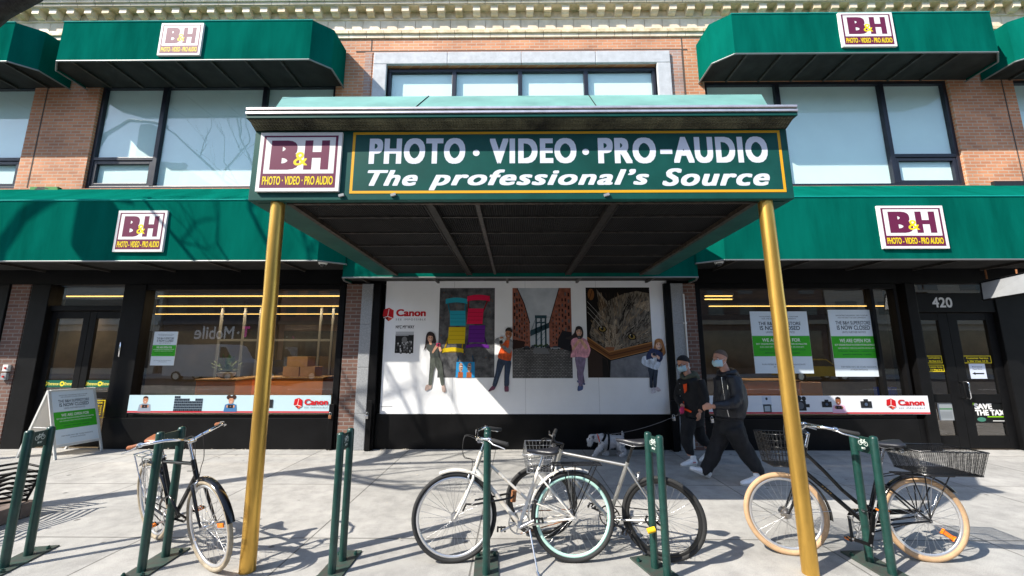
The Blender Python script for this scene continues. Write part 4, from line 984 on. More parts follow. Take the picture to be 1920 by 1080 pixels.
kid([('p', [(1795, 530), (1820, 517), (1847, 525), (1861, 560), (1873, 620), (1852, 646), (1820, 640), (1850, 600), (1800, 600), (1776, 612), (1790, 570)], (176, 116, 64)), ('p', [(1765, 866), (1790, 866), (1802, 904), (1770, 913)], (222, 216, 224)), ('p', [(1795, 862), (1820, 868), (1840, 890), (1820, 899), (1798, 885)], (214, 200, 206)),
     ('p', [(1745, 722), (1815, 732), (1812, 800), (1806, 866), (1785, 866), (1782, 800), (1776, 790), (1781, 868), (1759, 868), (1757, 800)], (48, 58, 76)), ('p', [(1705, 650), (1735, 640), (1790, 640), (1838, 690), (1812, 742), (1770, 732), (1720, 712), (1699, 690)], (218, 228, 242)), ('p', [(1760, 595), (1790, 589), (1850, 620), (1851, 662), (1830, 688), (1770, 662), (1735, 672), (1733, 640), (1748, 610)], (36, 48, 92)), ('p', [(1782, 640), (1808, 652), (1806, 690), (1784, 680)], (226, 232, 240)),
     *face(1823, 566, 20, 29, SK4, (70, 50, 40)), ('p', [(1802, 556), (1808, 534), (1830, 528), (1844, 545), (1846, 575), (1836, 550), (1818, 545)], (184, 124, 70)), ('p', [(1773, 622), (1798, 634), (1800, 652), (1780, 654), (1768, 640)], SK4), ('p', [(1808, 636), (1830, 650), (1826, 668), (1806, 655)], SK4), ('p', [(1778, 616), (1802, 620), (1800, 642), (1778, 638)], (64, 72, 104)), ('e', (1790, 630, 8, 8), (24, 24, 30))])

# ---------------------------------------------------------------- banners, notices and door stickers
def gearpic(pr, cx, cz, s_, kind, body=(40, 42, 46)):
    """small printed camera or lens group"""
    B = flat(*body)
    if kind == 'cam':
        pr.rect(cx - .5 * s_, cz - .32 * s_, cx + .5 * s_, cz + .26 * s_, B); pr.rect(cx - .2 * s_, cz + .26 * s_, cx + .2 * s_, cz + .44 * s_, B); pr.up()
        pr.ell(cx, cz - .02 * s_, .27 * s_, .27 * s_, flat(20, 20, 22)); pr.up(); pr.ell(cx, cz - .02 * s_, .15 * s_, .15 * s_, flat(80, 96, 120)); pr.up()
    if kind == 'lenses':
        rr = random.Random(11)
        for i in range(15):
            for j in range(6):
                hgt = .30 + .34 * abs(i - 9) / 9
                if j / 6 > hgt + .30: continue
                x, z = cx + (i - 7) * s_ * .105, cz - .42 * s_ + j * .135 * s_
                pr.rect(x - .05 * s_, z, x + .048 * s_, z + .11 * s_, flat(*((34, 46, 58) if (i + j) % 2 else (54, 68, 82)))); pr.rect(x - .05 * s_, z + .11 * s_, x + .048 * s_, z + .13 * s_, flat(150, 165, 178))
        pr.up()
    if kind == 'video':
        pr.rect(cx - .3 * s_, cz - .4 * s_, cx + .3 * s_, cz + .2 * s_, B); pr.ell(cx - .1 * s_, cz + .35 * s_, .16 * s_, .16 * s_, B); pr.ell(cx + .2 * s_, cz + .33 * s_, .14 * s_, .14 * s_, B); pr.up()
        pr.ell(cx - .05 * s_, cz - .1 * s_, .22 * s_, .22 * s_, flat(96, 100, 108)); pr.rect(cx + .3 * s_, cz - .2 * s_, cx + .52 * s_, cz, B); pr.up()
    if kind == 'printer':
        pr.rect(cx - .28 * s_, cz - .1 * s_, cx + .28 * s_, cz + .45 * s_, flat(214, 222, 234)); pr.rect(cx - .24 * s_, cz - .48 * s_, cx + .24 * s_, cz - .02 * s_, flat(70, 84, 84)); pr.up()
        pr.rect(cx - .16 * s_, cz - .42 * s_, cx + .16 * s_, cz - .1 * s_, flat(180, 190, 196)); pr.ell(cx, cz + .3 * s_, .07 * s_, .08 * s_, flat(60, 66, 70)); pr.up()
def bust(pr, cx, cz, s_, hair, skin, top, puff=False):
    if puff:
        for d in (-1, 1): pr.ell(cx + d * .16 * s_, cz + .36 * s_, .15 * s_, .14 * s_, flat(*hair))
        pr.up()
    pr.poly([(cx - .42 * s_, cz - .52 * s_), (cx + .42 * s_, cz - .52 * s_), (cx + .36 * s_, cz - .10 * s_), (cx + .12 * s_, cz - .02 * s_), (cx - .12 * s_, cz - .02 * s_), (cx - .36 * s_, cz - .10 * s_)], flat(*top)); pr.up()
    pr.ell(cx, cz + .17 * s_, .165 * s_, .22 * s_, flat(*skin)); pr.up()
    pr.poly([(cx - .17 * s_, cz + .2 * s_), (cx - .15 * s_, cz + .38 * s_), (cx, cz + .44 * s_), (cx + .15 * s_, cz + .38 * s_), (cx + .17 * s_, cz + .2 * s_), (cx + .1 * s_, cz + .3 * s_), (cx - .1 * s_, cz + .3 * s_)], flat(*hair)); pr.up()
    for d in (-1, 1): pr.ell(cx + d * .065 * s_, cz + .2 * s_, .022 * s_, .018 * s_, flat(30, 20, 18), 8)
    pr.ell(cx, cz + .07 * s_, .05 * s_, .018 * s_, flat(240, 232, 228), 10); pr.up()
    for d in (-1, 1): pr.ell(cx + d * .17 * s_, cz - .2 * s_, .1 * s_, .09 * s_, flat(*skin), 10)
    pr.up(); pr.rect(cx - .17 * s_, cz - .3 * s_, cx + .17 * s_, cz - .1 * s_, flat(42, 40, 44)); pr.up(); pr.ell(cx, cz - .2 * s_, .1 * s_, .1 * s_, flat(24, 24, 26)); pr.up(); pr.ell(cx, cz - .2 * s_, .05 * s_, .05 * s_, flat(120, 90, 90)); pr.up()
YBN = YF - .078
def banner(label, px0, px1, pyt, pyb, tint):
    a, c = P(px0, pyb, YBN), P(px1, pyt, YBN)
    r_ = thing('window_banner', label, 'banner', (a.x, YBN, a.z), 0, 'camera banners along the shop window sills')
    b = MB(); b.box(a.x, YBN, a.z, c.x, YBN + .0025, c.z); b.build('backing', tint, r_)
    pr = wallprint(YBN - .0005); h = c.z - a.z; pr.rect(a.x, a.z + .004, c.x, a.z + h * .10, flat(204, 24, 40)); pr.up()
    return r_, pr, a, c, h
r_, pr, a, c, h = banner('pale blue banner with red stripe under the left shop window', 238, 621, 741, 774, flat(196, 222, 230))
zc = a.z + h * .55
bust(pr, P(272, 757, YBN).x, zc, h * .92, (70, 40, 30), (196, 140, 110), (150, 160, 176)); gearpic(pr, P(353, 757, YBN).x, zc, h * 1.06, 'lenses'); bust(pr, P(433, 757, YBN).x, zc, h * .92, (60, 40, 34), (206, 150, 120), (70, 120, 170), True)
gearpic(pr, P(499, 757, YBN).x, zc, h * .8, 'cam'); q0, q1 = P(550, 768, YBN), P(616, 746, YBN); Clogo(pr, q0.x, q0.z, q1.x, q1.z); pr.build('banner_print', r_)
r_, pr, a, c, h = banner('white banner with red stripe under the right shop window', 1330, 1739, 742, 776, flat(236, 238, 242))
zc = a.z + h * .54
gearpic(pr, P(1438, 757, YBN).x, zc, h * .95, 'printer'); gearpic(pr, P(1502, 757, YBN).x, zc, h * .9, 'video'); bust(pr, P(1572, 757, YBN).x, zc, h * .92, (46, 26, 20), (156, 96, 66), (236, 190, 214)); gearpic(pr, P(1550, 758, YBN).x, zc, h * .55, 'cam'); gearpic(pr, P(1624, 760, YBN).x, zc, h * .62, 'cam')
q0, q1 = P(1663, 769, YBN), P(1731, 747, YBN); Clogo(pr, q0.x, q0.z, q1.x, q1.z); pr.build('banner_print', r_)
YN = YF + .052
def paper(name, label, cat, px0, pxb, py0, py1, draw, Y=YN, base=None, group=None):
    a, c = P(px0, py1, Y), P(pxb, py0, Y)
    r_ = thing(name, label, cat, (a.x, Y, a.z), 0, group)
    if base: b = MB(); b.box(a.x - .002, Y, a.z - .002, c.x + .002, Y + .003, c.z + .002); b.build('sheet', base, r_)
    pr = wallprint(Y - .0004); draw(pr, a.x, a.z, c.x, c.z); pr.build('print', r_)
G_ = 'closed notices on the shop windows'
paper('paper_notice', 'closed notice with green band on the left window', 'notice', 281, 334, 622, 685, notice, base=WHT, group=G_)
paper('paper_notice', 'closed notice with green band partly behind the right brass pole', 'notice', 1417, 1512, 584, 700, notice, base=WHT, group=G_)
paper('paper_notice', 'closed notice with green band nearest the door marked 420', 'notice', 1568, 1639, 581, 706, notice, base=WHT, group=G_)
def entr(pr, u0, v0, u1, v1):
    pr.rect(u0, v0, u1, v1, flat(16, 96, 76)); pr.up(); n = 2; w = (u1 - u0) / n
    for i in range(n):
        x = u0 + w * i; r_ = (v1 - v0) * .36; cx = x + w * .12; cz = (v0 + v1) / 2
        pr.ell(cx, cz, r_, r_, flat(238, 220, 60)); pr.up(); pr.poly([(cx - r_ * .5, cz - r_ * .2), (cx, cz - r_ * .2), (cx, cz - r_ * .6), (cx + r_ * .6, cz), (cx, cz + r_ * .6), (cx, cz + r_ * .2), (cx - r_ * .5, cz + r_ * .2)], flat(16, 96, 76))
        pr.text('Entrance', x + w * .28, v0 + (v1 - v0) * .28, x + w * .92, v0 + (v1 - v0) * .72, flat(240, 226, 110), .02); pr.up()
YDR = YF + .040
paper('door_sticker', 'green strip reading Entrance with arrows on the outer left door', 'sticker', 80, 145, 713, 726, entr, YDR)
paper('door_sticker', 'green strip reading Entrance with arrows beside the right door stile', 'sticker', 155, 213, 713, 726, entr, YDR)
def hours(pr, u0, v0, u1, v1):
    y = flat(240, 214, 30); pr.frame(u0, v0, u1, v1, .012, y); w, h = u1 - u0, v1 - v0
    pr.text('STORE HOURS', u0 + w * .14, v1 - h * .2, u1 - w * .14, v1 - h * .1, y, .02)
    for k, (d, t) in enumerate((('Sun', '10-6'), ('Mon', '9-7'), ('Tue', '9-7'), ('Wed', '9-7'), ('Thu', '9-7'))):
        z = v1 - h * (.36 + k * .12); pr.text(d, u0 + w * .12, z, u0 + w * .34, z + h * .07, y, .015); pr.text(t, u0 + w * .55, z, u0 + w * .85, z + h * .07, y, .015)
paper('hours_sticker', 'yellow outlined opening hours sticker on the left door behind sandwich board', 'sticker', 160, 198, 750, 784, hours, YDR)
def svc(l1, l2):
    def d(pr, u0, v0, u1, v1):
        y = flat(244, 220, 30); pr.rect(u0, v0, u1, v1, flat(30, 26, 18)); pr.up(); pr.frame(u0, v0, u1, v1, .01, y); w, h = u1 - u0, v1 - v0
        pr.text(l1, u0 + w * .1, v0 + h * .56, u1 - w * .1, v0 + h * .82, y, .025); pr.text(l2, u0 + w * .12, v0 + h * .16, u1 - w * .12, v0 + h * .42, y, .025)
    return d
paper('door_sticker', 'yellow Customer Service sticker on the right door leaf', 'sticker', 1808, 1857, 667, 681, svc('Customer Service', '\u00bb 366 West 34 St'), YDR)
paper('door_sticker', 'upper yellow sticker mentioning Equipment on the left leaf of door 420', 'sticker', 1739, 1765, 667, 681, svc('Used Equipment', '366 West 34 St'), YDR)
paper('door_sticker', 'lower yellow sticker mentioning Service on the left leaf of door 420', 'sticker', 1741, 1769, 684, 697, svc('Customer Service', '366 West 34 St'), YDR)
def arrow(pr, u0, v0, u1, v1):
    w, h = u1 - u0, v1 - v0; pr.rect(u0, v0, u1, v1, flat(214, 222, 238)); pr.up(); k = flat(16, 16, 18)
    pr.text('Entrance', u0 + w * .2, v0 + h * .76, u1 - w * .2, v0 + h * .84, k, .01); pr.text('Next Door', u0 + w * .2, v0 + h * .6, u1 - w * .2, v0 + h * .68, k, .01)
    z = v0 + h * .34; pr.poly([(u0 + w * .12, z), (u0 + w * .32, z + h * .1), (u0 + w * .32, z + h * .045), (u1 - w * .14, z + h * .045), (u1 - w * .14, z - h * .045), (u0 + w * .32, z - h * .045), (u0 + w * .32, z - h * .1)], k)
paper('paper_notice', 'white sheet with black left arrow on the right leaf of door 420', 'notice', 1821, 1846, 682, 710, arrow, YDR)
def tax(pr, u0, v0, u1, v1):
    w, h = u1 - u0, v1 - v0; pr.rect(u0, v0, u1, v1, flat(16, 18, 18)); pr.up(); gr = flat(150, 214, 20)
    pr.text('SAVE', u0 + w * .04, v0 + h * .62, u0 + w * .6, v0 + h * .90, WHT, .05, bx=.05); pr.text('THE TAX', u0 + w * .04, v0 + h * .34, u1 - w * .03, v0 + h * .60, WHT, .05, bx=.05)
    pr.poly([(u0, v1), (u0 + w * .12, v1), (u0, v1 - h * .2)], gr); pr.rect(u0 + w * .4, v0 + h * .26, u1 - w * .03, v0 + h * .30, gr); pr.ell(u0 + w * .2, v0 + h * .16, w * .14, h * .10, flat(70, 130, 110)); pr.rect(u0 + w * .55, v0 + h * .08, u1 - w * .05, v0 + h * .11, WHT)
paper('door_sticker', 'black SAVE THE TAX sticker low on the right leaf of door 420', 'sticker', 1830, 1881, 752, 793, tax, YDR)
def sheet(pr, u0, v0, u1, v1):
    w, h = u1 - u0, v1 - v0; pr.rect(u0, v0, u1, v1, flat(150, 156, 160)); pr.up(); pr.rect(u0 + w * .1, v0 + h * .88, u1 - w * .1, v0 + h * .94, flat(40, 40, 44)); pr.rect(u0 + w * .1, v0 + h * .5, u1 - w * .1, v0 + h * .56, flat(60, 120, 70))
    for k in range(6): pr.rect(u0 + w * .12, v0 + h * (.1 + k * .055), u1 - w * .15, v0 + h * (.12 + k * .055), flat(96, 100, 104))
paper('paper_notice', 'grey printed sheet low on the left leaf of door 420', 'notice', 1762, 1785, 748, 788, sheet, YDR)

# ---------------------------------------------------------------- sandwich board
p0 = V3((-7.30, 6.61, 0)); U = V3((.11, .61, 0)).normalized(); wB = .62
NB = V3((U.y, -U.x, 0))                              # towards the viewer's right
if NB.x < 0: NB = -NB
af = thing('sandwich_board', 'white sandwich board with closed notice standing before the left doors', 'sandwich board', p0 + U * wB / 2)
hB, spread = 1.06, .40
upv = (V3((0, 0, hB)) - NB * spread).normalized(); upb = (V3((0, 0, hB)) + NB * spread).normalized(); LB = math.hypot(hB, spread)
nf = U.cross(upv);  nf = nf if nf.dot(NB) > 0 else -nf
alu = M('board_frame', (.62, .62, .60), .4, .3)
for side, uv, base, nm in ((0, upv, p0, 'front_panel'), (1, upb, p0 - NB * 2 * spread, 'back_panel')):
    nn = nf if side == 0 else -nf + 2 * V3((0, 0, nf.z))
    b = MB(); c = base + uv * (LB * .59) + U * wB / 2; b.obox(c, U * (wB / 2 - .02), uv * (LB * .40), nn * .008)
    pnl = b.build(nm, WHT, af)
    b = MB()
    for u in (0, wB): b.obox(base + U * u + uv * LB * .5, U * .016, uv * LB * .5, nn * .013, bev=.005)
    for k in (.18, .992): b.obox(base + U * wB / 2 + uv * LB * k, U * (wB / 2 - .017), uv * .018, nn * .011, bev=.004)
    b.build('frame', alu, pnl)
    if side == 0:
        o_ = base + uv * (LB * .205) + U * .025; sgn = 1 if U.cross(uv).dot(nn) > 0 else -1
        pr = Print(lambda u, v, d: o_ + U * u + uv * v + nn * (.0085 + d)); notice(pr, 0, 0, wB - .05, LB * .775); pr.build('print', pnl)
        if sgn < 0: pass
b = MB(); m_ = p0 - NB * spread
b.tube([m_ + NB * spread * .55 + V3((0, 0, hB * .45)), m_ - NB * spread * .55 + V3((0, 0, hB * .45))], .006, 6); b.build('brace', alu, af)

# ---------------------------------------------------------------- inside the shop
def counter(label, px0, px1, pyt, Y, d, h=None):
    a, c = P(px0, pyt, Y), P(px1, pyt, Y); hh = h or a.z
    r_ = thing('service_counter', label, 'counter', ((a.x + c.x) / 2, Y, 0), 0, 'orange counters inside the shop')
    b = MB(); b.box(a.x, Y, .1, c.x, Y + d, hh, bev=.01); b.box(a.x + .05, Y + .05, 0, c.x - .05, Y + d - .05, .1); b.build('cabinet', K['orange_lam'], r_)
    b = MB(); b.box(a.x - .02, Y - .03, hh, c.x + .02, Y + d + .02, hh + .04, bev=.01); b.build('worktop', K['card'], r_)
counter('near orange counter behind left window, lit front', 368, 442, 714, 9.3, .6)
counter('long orange counter further back behind the left brass pole', 448, 606, 710, 10.1, .7)
counter('wide dark orange counter deep inside right shop window', 1400, 1500, 716, 9.8, .8)
def cbox(label, px0, px1, pyt, pyb, Y, d=.4):
    a, c = P(px0, pyb, Y), P(px1, pyt, Y); b = MB(); b.box(a.x, Y, a.z, c.x, Y + d, c.z, bev=.006); b.box((a.x + c.x) / 2 - .03, Y - .002, a.z + .01, (a.x + c.x) / 2 + .03, Y + .02, c.z + .002)
    tag(b.build('cardboard_box', K['card']), label, 'box', 'cardboard boxes on the back counter')
Yb = 10.25
zt_ = P(520, 710, 10.1).z + .041
for i, (x0_, x1_, lv) in enumerate(((530, 560, 0), (562, 590, 0), (536, 575, 1))):
    a, c = P(x0_, 700, Yb), P(x1_, 700, Yb); b = MB(); b.box(a.x, Yb, zt_ + lv * .25 + .001, c.x, Yb + .4, zt_ + lv * .25 + .248, bev=.006); b.box((a.x + c.x) / 2 - .03, Yb - .003, zt_ + lv * .25 + .01, (a.x + c.x) / 2 + .03, Yb + .01, zt_ + lv * .25 + .24)
    tag(b.build('cardboard_box', K['card']), ('left brown box on counter seen right of the left brass pole', 'right brown box on counter seen right of the left brass pole', 'top brown box stacked on two others behind left window')[i], 'box', 'cardboard boxes on the back counter')
def strip(label, px0, px1, py, xs=None):
    r = ray(960, py); Y = (3.0 - CAM_H) / r.z * r.y; x0_, x1_ = P(px0, py, Y).x, P(px1, py, Y).x
    r_ = thing('strip_light', label, 'light', ((x0_ + x1_) / 2, Y, 3.0), 0, 'warm strip lights on the shop ceiling')
    b = MB(); b.box(x0_, Y - .03, 2.982, x1_, Y + .03, 3.0); b.build('tube', K['strip'], r_)
    b = MB(); b.box(x0_ - .02, Y - .06, 3.002, x1_ + .02, Y + .06, 3.05); b.build('housing', K['grey'], r_)
    ld = bpy.data.lights.new('strip_lamp', 'AREA'); ld.shape = 'RECTANGLE'; ld.size = x1_ - x0_; ld.size_y = .05; ld.energy = 9 * (x1_ - x0_); ld.color = (1, .72, .42)
    lo = bpy.data.objects.new('strip_lamp', ld); COL.objects.link(lo); lo.parent = r_; lo.location = (0, 0, -.03)
strip('front warm strip light behind the left window', 98, 640, 554); strip('middle warm strip light behind the left window', 240, 640, 573); strip('rear warm strip light behind the left window', 200, 640, 588)
strip('front warm strip light behind the right window', 1322, 1372, 555); strip('middle warm strip light behind the right window', 1322, 1372, 561); strip('rear warm strip light behind the door marked 420', 1330, 1850, 574)
# glazed partition and plant, wet floor sign, orange seat, blue crate
r_ = thing('glass_partition', 'pale framed glass partition behind the left window', 'partition', (-5.5, 11.2, 0))
b = MB(); Yp_ = 11.2; fr_ = M('partition_frame', (.16, .17, .18), .4)
for px in (408, 452, 482, 597, 620): x = P(px, 650, Yp_).x; b.box(x - .03, Yp_, 0, x + .03, Yp_ + .05, 3.12, bev=.004)
b.box(P(408, 650, Yp_).x + .031, Yp_ + .002, 2.02, P(620, 650, Yp_).x - .031, Yp_ + .048, 2.08); b.build('frame', fr_, r_)
b = MB(); b.poly([(P(410, 650, Yp_).x, Yp_ + .025, .05), (P(620, 650, Yp_).x, Yp_ + .025, .05), (P(620, 650, Yp_).x, Yp_ + .025, 2.5), (P(410, 650, Yp_).x, Yp_ + .025, 2.5)]); b.build('pane', K['shop_glass'], r_)
Yq = 9.6; c = P(425, 700, Yq); zb0 = P(368, 714, 9.3).z + .04
r_ = thing('potted_plant', 'leafy plant in grey bowl on the orange counter behind left window', 'plant', (c.x, Yq, zb0))
b = MB(); b.tube([(c.x, Yq, zb0 + .002), (c.x, Yq, zb0 + .06), (c.x, Yq, zb0 + .13)], [.10, .17, .20], 16); b.build('bowl', K['grey'], r_)
b = MB(); rr = random.Random(4)
for k in range(90):
    an, el = rr.random() * 6.28, rr.uniform(.2, 1.4); L_ = rr.uniform(.12, .42); d = V3((math.cos(an) * math.cos(el), math.sin(an) * math.cos(el), math.sin(el)))
    p = V3((c.x, Yq, zb0 + .13)) + d * L_; s_ = d.cross(V3((0, 0, 1))).normalized() * .03
    b.poly([p - d * .07, p + s_, p + d * .07, p - s_])
b.build('leaves', M('plant_leaf', (.05, .12, .025), .5, var=.4, vscale=12), r_)
c = P(286, 700, 8.6); wf = thing('wet_floor_sign', 'yellow wet floor sign standing inside the left window', 'floor sign', (c.x, 8.6, 0))
for s_ in (-1, 1):
    b = MB(); b.prism([(c.x - .15, 8.6 + s_ * .14, 0), (c.x + .15, 8.6 + s_ * .14, 0), (c.x + .08, 8.6 + s_ * .012, .72), (c.x - .08, 8.6 + s_ * .012, .72)], (0, s_ * .012, 0)); b.build('board', K['yellow'], wf)
c = P(1521, 718, 8.5); r_ = thing('waiting_chair', 'orange seat back showing above the banner in the right window', 'chair', (c.x, 8.5, 0))
b = MB(); b.box(c.x - .22, 8.5, .42, c.x + .22, 8.56, c.z + .02, bev=.025); b.build('backrest', K['orange_lam'], r_); b = MB(); b.box(c.x - .22, 8.57, .40, c.x + .22, 9.0, .46, bev=.02); b.build('seat', K['orange_lam'], r_)
for sx in (-.19, .19):
    for y in (8.58, 8.97): b = MB(); b.cyl((c.x + sx, y, 0), (c.x + sx, y, .40), .014, 8); b.build('leg', K['chrome'], r_)
a, c = P(1670, 742, 8.0), P(1702, 728, 8.0)
r_ = thing('crate', 'blue plastic crate in the corner of the right shop window', 'crate', ((a.x + c.x) / 2, 8.2, a.z))
b = MB(); blu = flat(24, 70, 200)
b.box(a.x, 8.0, a.z - .2, c.x, 8.012, c.z, bev=.004); b.box(a.x, 8.35, a.z - .2, c.x, 8.362, c.z, bev=.004); b.box(a.x, 8.013, a.z - .2, a.x + .012, 8.349, c.z); b.box(c.x - .012, 8.013, a.z - .2, c.x, 8.349, c.z); b.box(a.x + .013, 8.013, a.z - .2, c.x - .013, 8.349, a.z - .18); b.build('tub', blu, r_)
b = MB(); b.box(a.x - .06, 7.95, 0, c.x + .06, 8.42, a.z - .201, bev=.006); tag(b.build('plinth', K['panel']), 'low black plinth under the blue crate in right window', 'plinth')

# ---------------------------------------------------------------- bike racks
def bikeicon(pr, cx, cz, s_):
    wv = flat(226, 236, 230)
    for d in (-1, 1):
        for k in range(14):
            t0, t1 = 2 * math.pi * k / 14, 2 * math.pi * (k + 1) / 14
            pr.line([(cx + d * .30 * s_ + .19 * s_ * math.cos(t0), cz + .19 * s_ * math.sin(t0)), (cx + d * .30 * s_ + .19 * s_ * math.cos(t1), cz + .19 * s_ * math.sin(t1))], .045 * s_, wv)
    pr.up()
    for a, c in (((-.30, 0), (-.16, .28)), ((-.16, .28), (.18, .28)), ((.18, .28), (-.02, 0)), ((-.02, 0), (-.30, 0)), ((-.02, 0), (-.14, .30)), ((.30, 0), (.18, .36)), ((.18, .36), (.27, .38)), ((-.20, .33), (-.08, .33))):
        pr.line([(cx + a[0] * s_, cz + a[1] * s_), (cx + c[0] * s_, cz + c[1] * s_)], .05 * s_, wv)
    pr.up(); pr.rect(cx - .20 * s_, cz - .52 * s_, cx - .06 * s_, cz - .36 * s_, wv); pr.rect(cx - .02 * s_, cz - .43 * s_, cx + .26 * s_, cz - .37 * s_, wv); pr.rect(cx - .02 * s_, cz - .52 * s_, cx + .22 * s_, cz - .47 * s_, wv)
def rack(label, f, r, ht=1.035, sign=True):
    f, r = V3((f[0], f[1], 0)), V3((r[0], r[1], 0)); c = (f + r) / 2; d = (r - f).normalized(); nrm = V3((d.y, -d.x, 0))
    if nrm.dot(-c) < 0: nrm = -nrm
    root = thing('bike_rack', label, 'bike rack', c, 0, 'green post bicycle racks in a row on the pavement')
    for p in (f, r):
        b = MB(); b.tube([p + V3((0, 0, z)) for z in (.013, .3, .7, ht - .018, ht - .005, ht)], [.029, .029, .029, .029, .024, .010], 16); b.build('post', K['rack'], root)
    b = MB(); b.obox(c + V3((0, 0, ht - .085)), d * ((r - f).length / 2 - .027), nrm * .006, V3((0, 0, .062))); pl = b.build('plate', K['rackplate'], root)
    if sign:
        o_ = c + V3((0, 0, ht - .085)); uu = V3((0, 0, 1)).cross(nrm)
        pr = Print(lambda u, v, dd: o_ + uu * u + V3((0, 0, v)) + nrm * (.0065 + dd)); bikeicon(pr, 0, .010, .088); pr.build('emblem', pl)
    b = MB(); b.obox(c + V3((0, 0, .0065)), d * .265, nrm * .095, V3((0, 0, .0062)), bev=.003); bp = b.build('base_plate', M('worn_green_plate', (.020, .045, .036), .55, var=.5, vscale=16, dirt=(.05, .045, .04)), root)
    for i in (-1, 1):
        for j in (-1, 1):
            b = MB(); p = c + d * i * .19 + nrm * j * .068; b.cyl(p + V3((0, 0, .0125)), p + V3((0, 0, .03)), .016, 6); b.cyl(p + V3((0, 0, .03)), p + V3((0, 0, .04)), .008, 8); b.build('bolt', K['rack'], bp)
    return root
rack('green bike rack in front of the sandwich board, no bicycle', (-4.0, 3.39), (-4.04, 3.58))
rack('green bike rack the black bicycle with brown saddle leans on', (-2.87, 3.34), (-2.885, 3.57), sign=False)
rack('empty green bike rack right of the left brass pole', (-1.40, 3.33), (-1.40, 3.52))
rack('green bike rack seen edge on at the white bicycle', (-.225, 3.33), (-.235, 3.50), 1.045)
rack('green bike rack with yellow lock beside the silver bicycle wheel', (1.13, 3.29), (1.085, 3.43), 1.025)
rack('green bike rack with bicycle sign at the black basket bicycle', (2.85, 3.35), (2.845, 3.54), 1.01)

